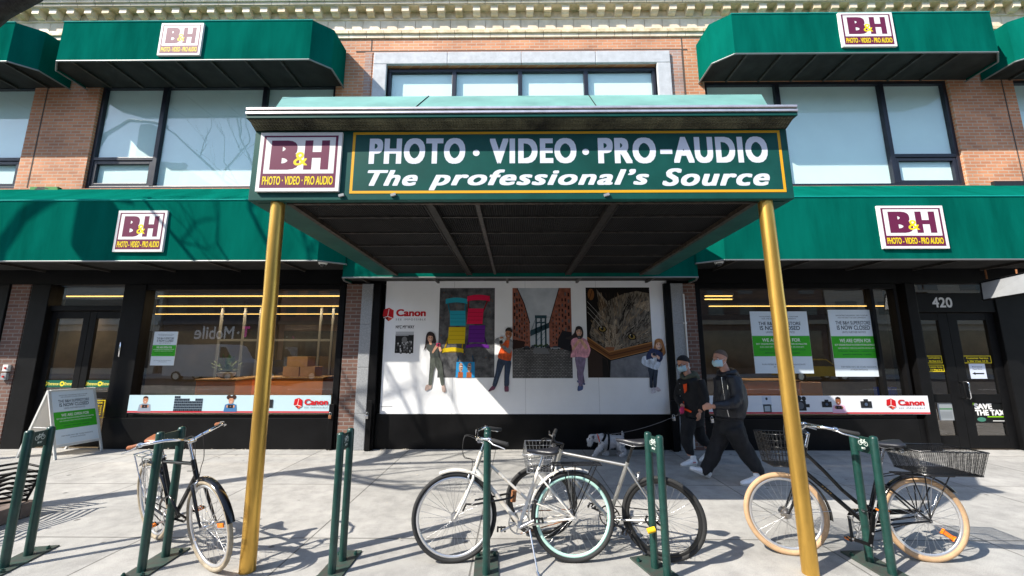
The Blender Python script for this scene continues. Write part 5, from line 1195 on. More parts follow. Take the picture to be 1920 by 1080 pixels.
# ---------------------------------------------------------------- bicycles (local frame: x forward from the rear contact point, y left, z up)
def bicycle(label, rear, front, lean, steer, o):
    rear, front = V3((*rear, 0)), V3((*front, 0)); d = front - rear; wb = d.length
    root = thing('bicycle', label, 'bicycle', rear, math.atan2(d.y, d.x), 'bicycles parked at the racks')
    root.rotation_euler = (lean, 0, root.rotation_euler.z)
    Rw = o.get('R', .345)
    B = lambda b, n, m, p=root: b.build(n, m, p, world=False)
    hub_r, hub_f = V3((0, 0, Rw)), V3((wb, 0, Rw))
    ax = V3((-.33, 0, .944)).normalized()
    hb = V3((wb - .155, 0, Rw + .335)); ht = hb + ax * o.get('head', .13); bb = V3((.44, 0, Rw - .065)); st = V3(o.get('st', (.27, 0, .76)))
    Mst = Matrix.Translation(hb) @ Matrix.Rotation(steer, 4, ax) @ Matrix.Translation(-hb)
    T = lambda p: Mst @ V3(p)
    fm = o['paint']
    # wheels
    def wheel(hub, tyre, rim, front_):
        tf = T if front_ else (lambda p: V3(p))
        b = MB(); b.torus(hub, (0, 1, 0), Rw - .018, o.get('tw', .018), 56, 10); 
        if front_: b.v = [tf(v) for v in b.v]
        w = B(b, 'wheel', tyre)
        b = MB(); b.torus(hub, (0, 1, 0), Rw - .018 - o.get('rimd', .022) - .006, o.get('rimd', .014), 56, 8, sx=min(1, .011 / o.get('rimd', .014)))
        if front_: b.v = [tf(v) for v in b.v]
        B(b, 'rim', rim, w)
        b = MB(); n = 32
        for i in range(n):
            t = 2 * math.pi * i / n; s_ = 1 if i % 2 else -1; tt = t + (.55 if (i // 2) % 2 else -.55)
            p0_ = hub + V3((math.cos(tt) * .02, s_ * .028, math.sin(tt) * .02)); p1_ = hub + V3((math.cos(t), 0, math.sin(t))) * (Rw - .045)
            b.tube([p0_, p1_], .0012, 4, caps=False)
        if front_: b.v = [tf(v) for v in b.v]
        B(b, 'spokes', K['steel'], w)
        b = MB(); b.cyl(hub + V3((0, -.045, 0)), hub + V3((0, .045, 0)), .017, 12)
        for s_ in (-1, 1): b.cyl(hub + V3((0, s_ * .026, 0)), hub + V3((0, s_ * .031, 0)), .030, 14)
        if o.get('drum') and front_: b.cyl(hub + V3((0, -.036, 0)), hub + V3((0, .02, 0)), .045, 16)
        b.cyl(hub + V3((0, -.062, 0)), hub + V3((0, .062, 0)), .006, 8)
        if front_: b.v = [tf(v) for v in b.v]
        B(b, 'hub', K['steel'], w); return w
    wr = wheel(hub_r, o['tyre'], o['rimr'], False); wf = wheel(hub_f, o.get('tyref', o['tyre']), o['rimf'], True)
    # frame
    b = MB(); tb = o.get('tube', .016)
    b.tube([bb, st], tb, 10)
    b.cyl(hb - ax * .01, ht + ax * .012, tb * 1.15, 12); b.cyl(bb + V3((0, -.036, 0)), bb + V3((0, .036, 0)), .022, 12)
    dt0 = hb + ax * .03
    if o['kind'] == 'diamond':
        b.tube([ht - ax * .02, st - (st - bb).normalized() * .03], tb * .9, 10); b.tube([dt0, bb], tb * 1.1, 10)
        sj = st - (st - bb).normalized() * .03
    elif o['kind'] == 'mixte':
        b.tube([dt0, bb + V3((.01, 0, .02))], tb * 1.15, 10)
        m_ = bb.lerp(st, .42); b.tube([ht - ax * .02, m_], tb * .72, 10); b.tube([m_, V3((0, .045, Rw))], .007, 8); b.tube([m_, V3((0, -.045, Rw))], .007, 8); sj = st - (st - bb).normalized() * .05
    else:
        b.tube([dt0, bb], tb * 1.15, 10)
        m_ = bb.lerp(st, .34); a_ = ht - ax * .03
        pts = [a_, a_.lerp(m_, .3) + V3((0, 0, -.025)), a_.lerp(m_, .55) + V3((0, 0, -.06)), a_.lerp(m_, .78) + V3((0, 0, -.062)), a_.lerp(m_, .92) + V3((0, 0, -.03)), m_]
        b.tube(pts, tb, 10); sj = st - (st - bb).normalized() * .05
    for s_ in (-1, 1):
        b.tube([sj, sj.lerp(hub_r, .25) + V3((0, s_ * .03, 0)), hub_r + V3((0, s_ * .055, 0))], [.009, .008, .007], 8)
        b.tube([bb + V3((-.02, s_ * .02, 0)), bb.lerp(hub_r, .3) + V3((0, s_ * .04, 0)), hub_r + V3((0, s_ * .055, 0))], [.010, .010, .008], 8)
        b.cyl(hub_r + V3((0, s_ * .052, 0)), hub_r + V3((0, s_ * .058, 0)), .016, 8)
    fr = B(b, 'frame', fm)
    if o.get('deco'):
        b = MB(); dirn = (bb - dt0).normalized()
        for k in (.32, .36, .40, .44): c = dt0.lerp(bb, k); b.obox(c, dirn * .006, V3((0, tb * 1.18, 0)), V3((0, 0, 1)).cross(V3((0, 1, 0))).normalized() * .004)
        B(b, 'decal', K['gold'], fr)
    # fork
    b = MB(); crown = hb - ax * .02
    for s_ in (-1, 1):
        b.tube([T(crown + V3((0, s_ * .008, 0))), T(crown + V3((.002, s_ * .038, -.02))), T(crown.lerp(hub_f, .55) + V3((-.012, s_ * .046, 0))), T(crown.lerp(hub_f, .85) + V3((-.008, s_ * .05, 0))), T(hub_f + V3((0, s_ * .052, 0)))], [.012, .013, .012, .009, .008], 8)
    B(b, 'fork', o.get('forkm', fm))
    # stem and handlebar
    qs = ht + ax * o.get('stem', .10); cl = qs + V3((o.get('reach', .06), 0, .012))
    b = MB(); b.tube([T(ht), T(qs)], .0125, 10); b.tube([T(qs - ax * .01), T(cl)], .014, 10); b.cyl(T(cl + V3((0, -.03, 0))), T(cl + V3((0, .03, 0))), .020, 12)
    B(b, 'stem', o.get('stemm', K['chrome']))
    b = MB(); hp = [V3(p) for p in o['bar']]; path = [cl + V3((p.x, -p.y, p.z)) for p in reversed(hp)] + [cl + V3((0, 0, 0))] + [cl + p for p in hp]
    b.tube([T(p) for p in path], .0115, 10); bar = B(b, 'handlebar', o.get('barm', K['chrome']))
    for s_ in (-1, 1):
        e1 = cl + V3((hp[-1].x, s_ * hp[-1].y, hp[-1].z)); e0 = cl + V3((hp[-2].x, s_ * hp[-2].y, hp[-2].z)); dd = (e1 - e0).normalized()
        b = MB(); b.tube([T(e1 - dd * .13), T(e1 - dd * .12), T(e1 - dd * .06), T(e1), T(e1 + dd * .008)], [.013, .0165, .0155, .0175, .012], 12); B(b, 'grip', o['grip'], bar)
        b = MB(); g0 = e1 - dd * .15; out = V3((0, 0, -1)) if abs(dd.x) < .6 else V3((0, s_, 0)); fw = V3((1, 0, 0)) if abs(dd.x) < .6 else V3((0, s_ * .9, -.5))
        b.cyl(T(g0 - dd * .012), T(g0 + dd * .012), .018, 10); b.tube([T(g0 + fw * .02), T(g0 + fw * .045 + dd * .03), T(g0 + fw * .05 + dd * .08), T(g0 + fw * .06 + dd * .125)], [.007, .006, .006, .005], 6); B(b, 'brake_lever', o.get('leverm', K['steel']), bar)
    # cables
    b = MB(); p0_ = cl + V3((hp[-2].x, hp[-2].y, hp[-2].z))
    for s_ in (-1, 1):
        q0 = cl + V3((hp[0].x, s_ * hp[0].y, hp[0].z)); pts = [q0, q0 + V3((.10, -s_ * .03, .02)), cl + V3((.13, s_ * .03, -.12)), ht + V3((.07, s_ * .02, -.05)), (hb + V3((.03, 0, 0))) if s_ > 0 else (ht.lerp(bb, .15) + V3((0, -.02, 0)))]
        sm = []
        for i in range(len(pts) - 1):
            for t in (0, .25, .5, .75):
                a0, a1, a2, a3 = pts[max(0, i - 1)], pts[i], pts[i + 1], pts[min(len(pts) - 1, i + 2)]
                sm.append(.5 * ((2 * a1) + (a2 - a0) * t + (2 * a0 - 5 * a1 + 4 * a2 - a3) * t * t + (3 * a1 - a0 - 3 * a2 + a3) * t ** 3))
        b.tube([T(p) for p in sm + [pts[-1]]], .0028, 5)
    B(b, 'cable', K['rubber'])
    # saddle
    sp_ = (st - bb).normalized(); sc = st + sp_ * o.get('post', .12)
    b = MB(); b.tube([st - sp_ * .01, sc], .0125, 10); B(b, 'seat_post', o.get('postm', K['chrome']))
    b = MB(); wS = o.get('sw', .08); rows = []
    for i in range(13):
        t = i / 12; x = sc.x - .13 + t * .27
        w = (wS * (1 - .12 * (t / .3 - 1) ** 2 * (t < .3)) * (1 if t < .28 else max(.20, 1 - 1.32 * (t - .28) ** .8 * 1.15))) if 0 < i < 12 else .015
        zt_ = sc.z + .045 + .018 * (1 - t) ** 2 - .004 * math.sin(t * math.pi); dp = .055 * (1 - t * .55) if 0 < i < 12 else .018
        rows.append([V3((x, w * math.sin(a), zt_ - (dp * .5) * (1 - math.cos(a)) + (.006 * math.cos(a) if math.cos(a) > 0 else 0))) for a in [2 * math.pi * j / 16 for j in range(16)]])
    b.grid(rows, 0, True, True); sd = B(b, 'saddle', o['saddle'])
    b = MB()
    for s_ in (-1, 1):
        b.tube([sc + V3((-.10, s_ * .03, .015)), sc + V3((0, s_ * .022, -.002)), sc + V3((.11, s_ * .015, .02))], .0035, 6)
        if o.get('springs'):
            b.tube([sc + V3((-.10 + .014 * math.cos(k * .9), s_ * .045 + .014 * math.sin(k * .9), -.03 + k * .0028)) for k in range(20)], .003, 5)
    B(b, 'saddle_rail', K['steel'], sd)
    # drivetrain
    rs = -1
    b = MB(); b.torus(bb + V3((0, rs * .045, 0)), (0, 1, 0), .085, .006, 30, 6)
    for k in range(5):
        t = k * 2 * math.pi / 5; b.tube([bb + V3((0, rs * .046, 0)), bb + V3((math.cos(t) * .084, rs * .045, math.sin(t) * .084))], .006, 6)
    ca = o.get('crank', .6); cd = V3((math.cos(ca), 0, math.sin(ca)))
    b.cyl(bb + V3((0, -.062, 0)), bb + V3((0, .062, 0)), .012, 10)
    for s_ in (-1, 1): b.tube([bb + V3((0, s_ * .06, 0)), bb + V3((0, s_ * .065, 0)) + cd * s_ * .165], [.012, .009], 8)
    ck = B(b, 'crankset', o.get('crankm', K['steel'])); b = MB(); b.torus(hub_r + V3((0, rs * .042, 0)), (0, 1, 0), .035, .006, 20, 6); B(b, 'sprocket', K['steel'], wr)
    for s_ in (-1, 1):
        p = bb + V3((0, s_ * .11, 0)) + cd * s_ * .165; b = MB()
        for q in (-.03, .03): b.box(p.x + q - .008, p.y - .042, p.z - .009, p.x + q + .008, p.y + .042, p.z + .009, bev=.003)
        b.cyl(p + V3((0, -.045, 0)), p + V3((0, .045, 0)), .008, 8); b.box(p.x - .03, p.y - .045, p.z - .006, p.x + .03, p.y - .037, p.z + .006)
        pd = B(b, 'pedal', o.get('pedalm', K['black_paint']), ck)
        if o.get('pref', True): b = MB(); b.box(p.x - .018, p.y - .03, p.z - .006, p.x + .018, p.y + .03, p.z + .006); b.box(p.x + .0385, p.y - .025, p.z - .006, p.x + .041, p.y + .025, p.z + .006); B(b, 'reflector', K['amber'], pd)
    b = MB(); y = rs * .045
    for sg in (-1, 1): b.tube([bb + V3((0, y, sg * .085)), hub_r + V3((0, y, sg * .036))], .0045, 5)
    B(b, 'chain', K['rust'] if o.get('rustchain') else K['black'])
    if o.get('case'):
        b = MB(); b.prism([bb + V3((.10, y * 1.25, .05)), bb + V3((.06, y * 1.25, .10)), hub_r + V3((-.03, y * 1.25, .05)), hub_r + V3((-.05, y * 1.25, .03)), hub_r + V3((.1, y * 1.25, .012)), bb + V3((-.03, y * 1.25, .055))], (0, -.018, 0)); B(b, 'chain_guard', fm)
    # fenders, racks, baskets, stand
    def fender(hub, a0, a1, m, front_, stay=True):
        b = MB(); rows = []; n = 26
        for i in range(n + 1):
            t = a0 + (a1 - a0) * i / n
            rows.append([hub + V3((math.cos(t), 0, math.sin(t))) * (Rw + .016 + .010 * math.cos(u)) + V3((0, .027 * math.sin(u), 0)) for u in [-1.5 + 3.0 * j / 6 for j in range(7)]])
        b.grid(rows, 0, True)
        if front_: b.v = [T(v) for v in b.v]
        f_ = B(b, 'fender', m)
        if stay:
            b = MB()
            for k in ((.25, .8) if not front_ else (.8,)):
                t = a0 + (a1 - a0) * k
                for s_ in (-1, 1): b.tube([hub + V3((0, s_ * .055, 0)), hub + V3((math.cos(t) * (Rw + .012), s_ * .03, math.sin(t) * (Rw + .012)))], .0025, 5)
            if front_: b.v = [T(v) for v in b.v]
            B(b, 'stay', K['steel'], f_)
    if o.get('fr'): fender(hub_r, *o['fr'], o['fendm'], False)
    if o.get('ff'): fender(hub_f, *o['ff'], o['fendm'], True, o.get('fstay', True))
    if o.get('rack'):
        b = MB(); z = Rw * 2 + o.get('rackz', .055); x0, x1 = -.24, .16
        for y in (-.055, 0, .055): b.tube([(x0, y, z), (x1, y, z)], .0055, 6)
        for x in (x0, -.05, x1): b.tube([(x, -.058, z), (x, .058, z)], .0055, 6)
        for s_ in (-1, 1):
            for x in (-.20, -.02, .08): b.tube([hub_r + V3((0, s_ * .06, .02)), (x, s_ * .058, z)], .0048, 6)
        b.tube([(x1, .03, z), sj + V3((0, .02, .02))], .004, 5); b.tube([(x1, -.03, z), sj + V3((0, -.02, .02))], .004, 5)
        B(b, 'rear_rack', o['rack'])
    def wire_basket(cx, zt_, wt, lt, wbm, lb, h, m, nv, nh, name, tf, gauge=.003, rimg=.005, xoff=0.0):
        b = MB()
        ring = lambda k: [V3((cx + xoff * (k - 1) + sx * (lb + (lt - lb) * k) / 2, sy * (wbm + (wt - wbm) * k) / 2, zt_ - h + h * k)) for sx, sy in ((-1, -1), (1, -1), (1, 1), (-1, 1))]
        for i in range(nh + 1):
            r_ = ring(i / nh); b.tube(r_ + [r_[0]], rimg if i in (0, nh) else gauge, 5)
        t0, t1 = ring(0), ring(1)
        for e in range(4):
            for k in range(nv):
                q = k / nv; b.tube([t0[e].lerp(t0[(e + 1) % 4], q), t1[e].lerp(t1[(e + 1) % 4], q)], gauge, 4)
        for k in range(1, nv):
            q = k / nv; b.tube([t0[0].lerp(t0[1], q), t0[3].lerp(t0[2], q)], gauge, 4); b.tube([t0[0].lerp(t0[3], q), t0[1].lerp(t0[2], q)], gauge, 4)
        if tf: b.v = [T(v) for v in b.v]
        return B(b, name, m)
    if o.get('fbasket'): fb = o['fbasket']; wire_basket(cl.x + fb[0], cl.z + fb[1], .36, .28, .28, .22, fb[2], fb[3], fb[4], fb[5], 'basket', True, fb[6] if len(fb) > 6 else .003)
    if o.get('rbasket'):
        z = Rw * 2 + .012 + o.get('rackz', .055); bk = wire_basket(-.16, z + .20, .38, .50, .30, .42, .185, K['black_paint'], 30, 18, 'rear_basket', False, .0017, .006)
    if o.get('stand'):
        b = MB(); p = bb + V3((-.08, .05, -.02)); b.tube([p, p + V3((-.05, .14, -.24))], [.009, .007], 8); b.cyl(p + V3((-.045, .135, -.235)), p + V3((-.06, .15, -.262)), .012, 8); B(b, 'kickstand', K['steel'])
    if o.get('spokeref'):
        t, wh = o['spokeref']; hub = hub_f if wh == 'f' else hub_r; c = hub + V3((math.cos(t), 0, math.sin(t))) * .19; tn = V3((-math.sin(t), 0, math.cos(t))); rd = V3((math.cos(t), 0, math.sin(t)))
        b = MB(); b.obox(c, rd * .045, V3((0, .006, 0)), tn * .016, bev=.006)
        if wh == 'f': b.v = [T(v) for v in b.v]
        B(b, 'spoke_reflector', K['amber'])
    if o.get('brakes', True):
        b = MB(); c = crown + V3((.03, 0, -.005))
        for s_ in (-1, 1): b.tube([T(c + V3((0, 0, .02))), T(c + V3((.012, s_ * .035, .0))), T(c + V3((.01, s_ * .03, -.045)))], [.008, .008, .006], 6)
        B(b, 'front_brake', K['steel'])
        b = MB(); c = sj.lerp(hub_r, .22) + V3((-.02, 0, .03))
        for s_ in (-1, 1): b.tube([c, c + V3((-.02, s_ * .035, .0)), c + V3((-.01, s_ * .03, -.045))], [.008, .008, .006], 6)
        B(b, 'rear_brake', K['steel'])
    return root, dict(bb=bb, st=st, hb=hb, ht=ht, T=T)
flatbar = [(.0, .05, .0), (-.01, .16, .012), (-.03, .28, .014)]
swept = [(.03, .06, .03), (.03, .17, .06), (-.06, .26, .055), (-.17, .285, .035), (-.27, .30, .015)]
cruiser = [(.02, .05, .015), (.015, .16, .05), (-.05, .25, .055), (-.14, .285, .04), (-.21, .31, .025)]
mint = K['mint']
bicycle('white step-through bicycle with black grips and mint green rear rim', (.47, 3.52), (-.50, 3.50), R(2), R(6), dict(kind='mixte', paint=K['white_paint'], tyre=K['rubber'], rimr=mint, rimf=K['alloy'], st=(.27, 0, .72), post=.10,
    head=.16, stem=.10, reach=.05, bar=cruiser, grip=K['rubber'], saddle=K['saddle'], fr=(1.95, .02), ff=(2.4, 1.2), fendm=K['white_paint'], fstay=False, rack=K['black_paint'], stand=True, crank=2.7, rustchain=True, pref=False, forkm=K['white_paint']))
bicycle('silver bicycle with front wire basket and thick black rims', (1.21, 3.55), (.24, 3.94), R(-2), R(18), dict(kind='diamond', paint=K['silver_paint'], tyre=K['rubber'], rimr=K['blackrim'], rimf=K['blackrim'], R=.328, rimd=.020, st=(.26, 0, .74), post=.15, postm=K['black_paint'],
    head=.13, stem=.07, reach=.09, bar=flatbar, barm=K['black_paint'], grip=K['rubber'], saddle=K['saddle'], crank=3.4, stemm=K['black_paint'], sw=.065, crankm=K['black_paint'], fbasket=(.13, -.05, .17, K['steel'], 8, 4, .0018), pref=False))
bicycle('black step-through bicycle with tan tyres and two black baskets', (3.36, 3.56), (2.30, 3.67), R(2), R(-8), dict(kind='loop', paint=K['black_paint'], tyre=K['tan'], rimr=K['alloy'], rimf=K['alloy'], R=.318, tw=.022, st=(.29, 0, .66), post=.22,
    head=.20, stem=.14, reach=.04, bar=swept, grip=K['rubber'], saddle=K['saddle'], sw=.105, springs=True, fr=(2.5, -.15), ff=(2.0, -.05 + 3.3), fendm=K['black_paint'], rackz=.025, rbasket=True, rack=K['black_paint'], case=True, drum=True, crank=2.0, spokeref=(-2.5, 'r'), deco=True,
    fbasket=(.20, -.02, .26, K['black_paint'], 9, 5), brakes=False))
bicycle('black city bicycle with brown leather saddle, brown grips and chrome rear rack', (-3.28, 3.92), (-2.36, 3.38), R(9), R(1), dict(kind='diamond', paint=K['black_paint'], tyre=K['cream_rubber'], rimr=K['alloy'], rimf=K['alloy'], st=(.27, 0, .76), post=.13,
    head=.14, stem=.16, reach=.03, bar=swept, grip=K['leather'], saddle=K['leather'], sw=.085, fr=(2.3, .1), ff=(2.1, .25), fendm=K['black_paint'], rack=K['chrome'], crank=.3, spokeref=(.2, 'f')))
# locks
def lock(label, pts, r, mat, extra=None):
    r_ = thing('bicycle_lock', label, 'lock', V3(pts[0]), 0)
    b = MB(); b.tube(pts, r, 8); b.build('shackle', mat, r_)
    if extra: b = MB(); b.cyl(*extra[0], extra[1], 14); b.build('lock_body', extra[2], r_)
q = [P(867, 966, 3.52), P(872, 958, 3.5), P(885, 950, 3.42), P(912, 946, 3.42), P(955, 938, 3.46), P(963, 930, 3.5), P(960, 925, 3.55), P(950, 926, 3.56), P(905, 935, 3.54)]
lock('black U-lock joining the white bicycle to its rack', [P(868, 958, 3.5), P(874, 945, 3.47), P(888, 946, 3.44), P(958, 934, 3.44), P(966, 928, 3.5), P(960, 924, 3.56), P(890, 938, 3.56)], .008, K['black_paint'], ((P(962, 940, 3.5), P(964, 920, 3.5)), .022, K['rust']))
lock('U-lock with yellow end caps on rack behind the silver bicycle', [P(1220, 988, 3.42), P(1210, 975, 3.5), P(1213, 968, 3.52), P(1222, 972, 3.5), P(1238, 985, 3.42)], .009, K['black_paint'], ((P(1214, 996, 3.36), P(1228, 992, 3.36)), .020, K['yellow']))
fp = [P(1618, 957, 3.50), P(1638, 962, 3.40), P(1635, 1000, 3.36), P(1632, 1022, 3.36), P(1598, 1010, 3.42), P(1592, 970, 3.5)]
r_ = thing('bicycle_lock', 'black folding link lock round the rack and basket bicycle', 'lock', fp[0])
for a, c in zip(fp[:-1], fp[1:]):
    b = MB(); dd = (c - a); b.obox((a + c) / 2, dd / 2 + dd.normalized() * .008, V3((0, .005, 0)), dd.cross(V3((0, 1, 0))).normalized() * .012, bev=.003); b.build('link', K['black'], r_)
for p in fp: b = MB(); b.cyl(p + V3((0, -.009, 0)), p + V3((0, .009, 0)), .009, 8); b.build('rivet', K['steel'], r_)
lock('black U-lock hanging low between city bicycle and its rack', [P(300, 955, 3.6), P(300, 945, 3.55), P(305, 935, 3.5), P(318, 930, 3.45), P(335, 963, 3.42), P(350, 972, 3.5), P(345, 978, 3.56), P(310, 968, 3.62)], .009, K['black_paint'])

# ---------------------------------------------------------------- tree pit guard and street tree
TG = (-7.4, 2.75, -5.02, 4.45)
tg = thing('tree_guard', 'low black iron tree guard on a brown stone kerb at left edge', 'tree guard', ((TG[0] + TG[2]) / 2, (TG[1] + TG[3]) / 2, 0))
b = MB(); w = .14; st_ = M('brown_kerb_stone', (.16, .12, .10), .8, var=.3, vscale=8, bump=.2, bscale=40)
b.box(TG[0], TG[1], .002, TG[2], TG[1] + w, .15, bev=.012); b.box(TG[0], TG[3] - w, .002, TG[2], TG[3], .15, bev=.012); b.box(TG[2] - w, TG[1] + w + .002, .002, TG[2], TG[3] - w - .002, .149, bev=.012); b.box(TG[0], TG[1] + w + .002, .002, TG[0] + w, TG[3] - w - .002, .149, bev=.012)
b.build('stone_kerb', st_, tg)
def panel(a, c, out):
    a, c, out = V3(a), V3(c), V3(out); b = MB(); d = (c - a); n = max(1, round(d.length / .55)); h = .33
    pt = lambda u, k: a + d * u + V3((0, 0, .16 + h * k)) + out * (.13 * k)
    for i in range(n + 1): b.tube([pt(i / n, 0), pt(i / n, 1.0)], .012, 6)
    for i in range(n):
        for k in range(7):
            z = k / 7
            b.tube([pt(i / n, z + .02), pt((i + .5) / n, z + .16), pt((i + 1) / n, z + .02)], .012, 6)
    return b.build('railing_panel', K['black'], tg)
i_ = .06
panel((TG[2] - i_, TG[1] + i_, 0), (TG[2] - i_, TG[3] - i_, 0), (1, 0, 0)); panel((TG[0] + i_, TG[1] + i_, 0), (TG[2] - i_, TG[1] + i_, 0), (0, -1, 0)); panel((TG[0] + i_, TG[3] - i_, 0), (TG[2] - i_, TG[3] - i_, 0), (0, 1, 0))
b = MB(); b.poly([(TG[0] + w, TG[1] + w, .05), (TG[2] - w, TG[1] + w, .05), (TG[2] - w, TG[3] - w, .05), (TG[0] + w, TG[3] - w, .05)]); b.build('soil', M('soil', (.05, .035, .025), .95, var=.5, vscale=20, bump=1, bscale=60), tg)
def in_frame(p):
    d = V3(p) - V3((0, 0, CAM_H)); c, s = math.cos(TILT), math.sin(TILT); f = d.y * c + d.z * s; u = -d.y * s + d.z * c
    return f > .2 and abs(d.x) / f < 1.31 and -.75 < u / f < .76
def tree(label, base, seed, limb=None, h0=4.6, r0=.15, lean=(-.05, -.02), keep=False):
    rr = random.Random(seed); root = thing('street_tree', label, 'tree', base, 0, 'bare street trees along the kerb'); base = V3(base)
    b = MB(); n = 8; top = base + V3((lean[0] * h0, lean[1] * h0, h0))
    b.tube([base.lerp(top, i / n) + V3((noise.noise((i * .7, seed, 0)) * .06, noise.noise((i * .7, seed, 5)) * .06, 0)) for i in range(n + 1)], [r0 * (1.35 if i == 0 else 1 - .35 * i / n) for i in range(n + 1)], 12)
    b.build('trunk', K['bark'], root)
    b = MB()
    def br(p, d, L_, r, lv):
        pts = [p]; dd = V3(d)
        for i in range(4):
            dd = (dd + V3((rr.uniform(-.22, .22), rr.uniform(-.22, .22), rr.uniform(-.05, .18)))).normalized(); pts.append(pts[-1] + dd * L_ / 4)
        if not keep and any(in_frame(q) for q in pts): return
        b.tube(pts, [r, r * .88, r * .76, r * .66, r * .55], 7 if lv < 2 else 5, caps=lv < 2)
        if lv >= 5: return
        for i in range(2 if lv < 4 else 3):
            k = rr.choice((2, 3, 4)) if i else 4
            nd = (dd + V3((rr.uniform(-.8, .8), rr.uniform(-.8, .8), rr.uniform(-.2, .5)))).normalized()
            br(pts[k], nd, L_ * rr.uniform(.62, .85), r * (.55 if k == 4 else .45), lv + 1)
        if lv in (1, 2): br(pts[2], (dd + V3((rr.uniform(-1, 1), rr.uniform(-1, 1), .1))).normalized(), L_ * .6, r * .38, lv + 2)
    for k in range(6):
        an = k * 1.05 + rr.random() * .5
        br(base.lerp(top, rr.uniform(.72, 1)), V3((math.cos(an) * .7, math.sin(an) * .7, rr.uniform(.5, 1))).normalized(), rr.uniform(1.6, 2.2), r0 * .5, 1)
    if limb:
        pts = [base.lerp(top, .93)] + [V3(q) for q in limb]; b.tube(pts, [.13 - .012 * i for i in range(len(pts))], 10)
        for q in pts[2:]: br(q, V3((.5, -.5, .8)).normalized(), 1.6, .05, 2)
    b.build('branches', K['bark'], root)
    return root
tree('bare street tree whose thick dark limb crosses the top left corner', (-7.0, 3.7, .05), 3, [P(-70, 80, 4.3), P(0, 17, 4.2), P(60, -12, 4.15), P(130, -60, 4.1)], 5.6, .14)

# ---------------------------------------------------------------- across the street (seen in the window reflections)
def facade(label, x0, x1, h, wall, trim, cols, rows, win, y=-20.0, z1=4.6, sign=None, ribbon=False):
    root = thing('city_building', label, 'building', ((x0 + x1) / 2, y, 0), 0, 'buildings across the street, seen in the glass')
    b = MB(); b.box(x0, y - 14, 0, x1, y, h); b.build('wall', wall, root)
    b = MB(); b.box(x0 - .1, y - .2, h, x1 + .1, y + .35, h + .5); b.box(x0, y + .002, z1 - .35, x1, y + .22, z1); b.build('cornice', trim, root)
    b = MB(); b.box(x0 + .5, y + .002, .5, x1 - .5, y + .05, z1 - .9); b.build('shop_front', win, root)
    n = (x1 - x0) / cols; fl = (h - z1) / rows; me = None
    for j in range(rows):
        for i in range(1 if ribbon else cols):
            if me is None:
                q = MB(); ww = (x1 - x0 - .6) if ribbon else n * .5; q.box(0, 0, 0, ww, .03, fl * .55); o = q.build('window', win, root, world=False); me = o.data
            else:
                o = bpy.data.objects.new('window', me); COL.objects.link(o); o.parent = root
            o.location = V3((x0 + (.3 if ribbon else n * (i + .25)), y + .004, z1 + fl * (j + .25))) - root.location
    return root
dkglass = M('dark_window', (.03, .035, .04), .1); 
YS = YF + .06; YVIRT = 2 * YS + 20
facade('pale office block with ribbon windows across the street', -75, -31.5, 19, M('pale_concrete', (.55, .50, .42), .8, var=.1), M('pale_trim', (.62, .58, .50), .8), 1, 6, dkglass, ribbon=True)
tm = facade('dark shop building with mobile phone sign across the street', -31, -21, 12, M('charcoal_wall', (.07, .07, .075), .7, var=.2), M('charcoal_trim', (.10, .10, .11), .6), 4, 3, dkglass)
facade('orange brick apartment house across the street', -20.8, -9.5, 14, brick_mat('far_orange_brick', (.50, .20, .10), (.42, .16, .08), (.4, .3, .22), bump=0), M('brown_trim', (.25, .16, .10), .8), 6, 6, dkglass)
facade('grey stone building directly across the street', -9.3, 8, 11, M('grey_far_stone', (.30, .29, .27), .8, var=.15), M('grey_far_trim', (.36, .35, .33), .8), 6, 4, dkglass)
facade('dark brown brick building across the street on the right', 8.2, 27, 12, brick_mat('far_brown_brick', (.13, .075, .055), (.10, .06, .045), (.13, .11, .1), bump=0), M('tan_trim', (.36, .30, .22), .8), 7, 4, dkglass)
facade('tan stone building far right across the street', 27.2, 60, 15, M('tan_far_stone', (.42, .36, .28), .8, var=.15), M('tan_trim2', (.48, .42, .33), .8), 9, 5, dkglass)
a, c = P(368, 636, YVIRT), P(444, 612, YVIRT); t0, t1 = P(456, 632, YVIRT), P(473, 612, YVIRT)
pr = Print(lambda u, v, d: V3((-u, -19.75 + d, v))); pr.text('Mobile', -c.x, a.z, -a.x, c.z, emis('sign_white', (.8, .8, .8), .10), .01); pr.text('T', -t1.x, t0.z, -t0.x, t1.z, emis('sign_pink', (.8, .05, .35), .2), .05); pr.ell(-t0.x + .3, (a.z + c.z) / 2, .12, .12, WHT)
pr.build('sign_letters', tm)
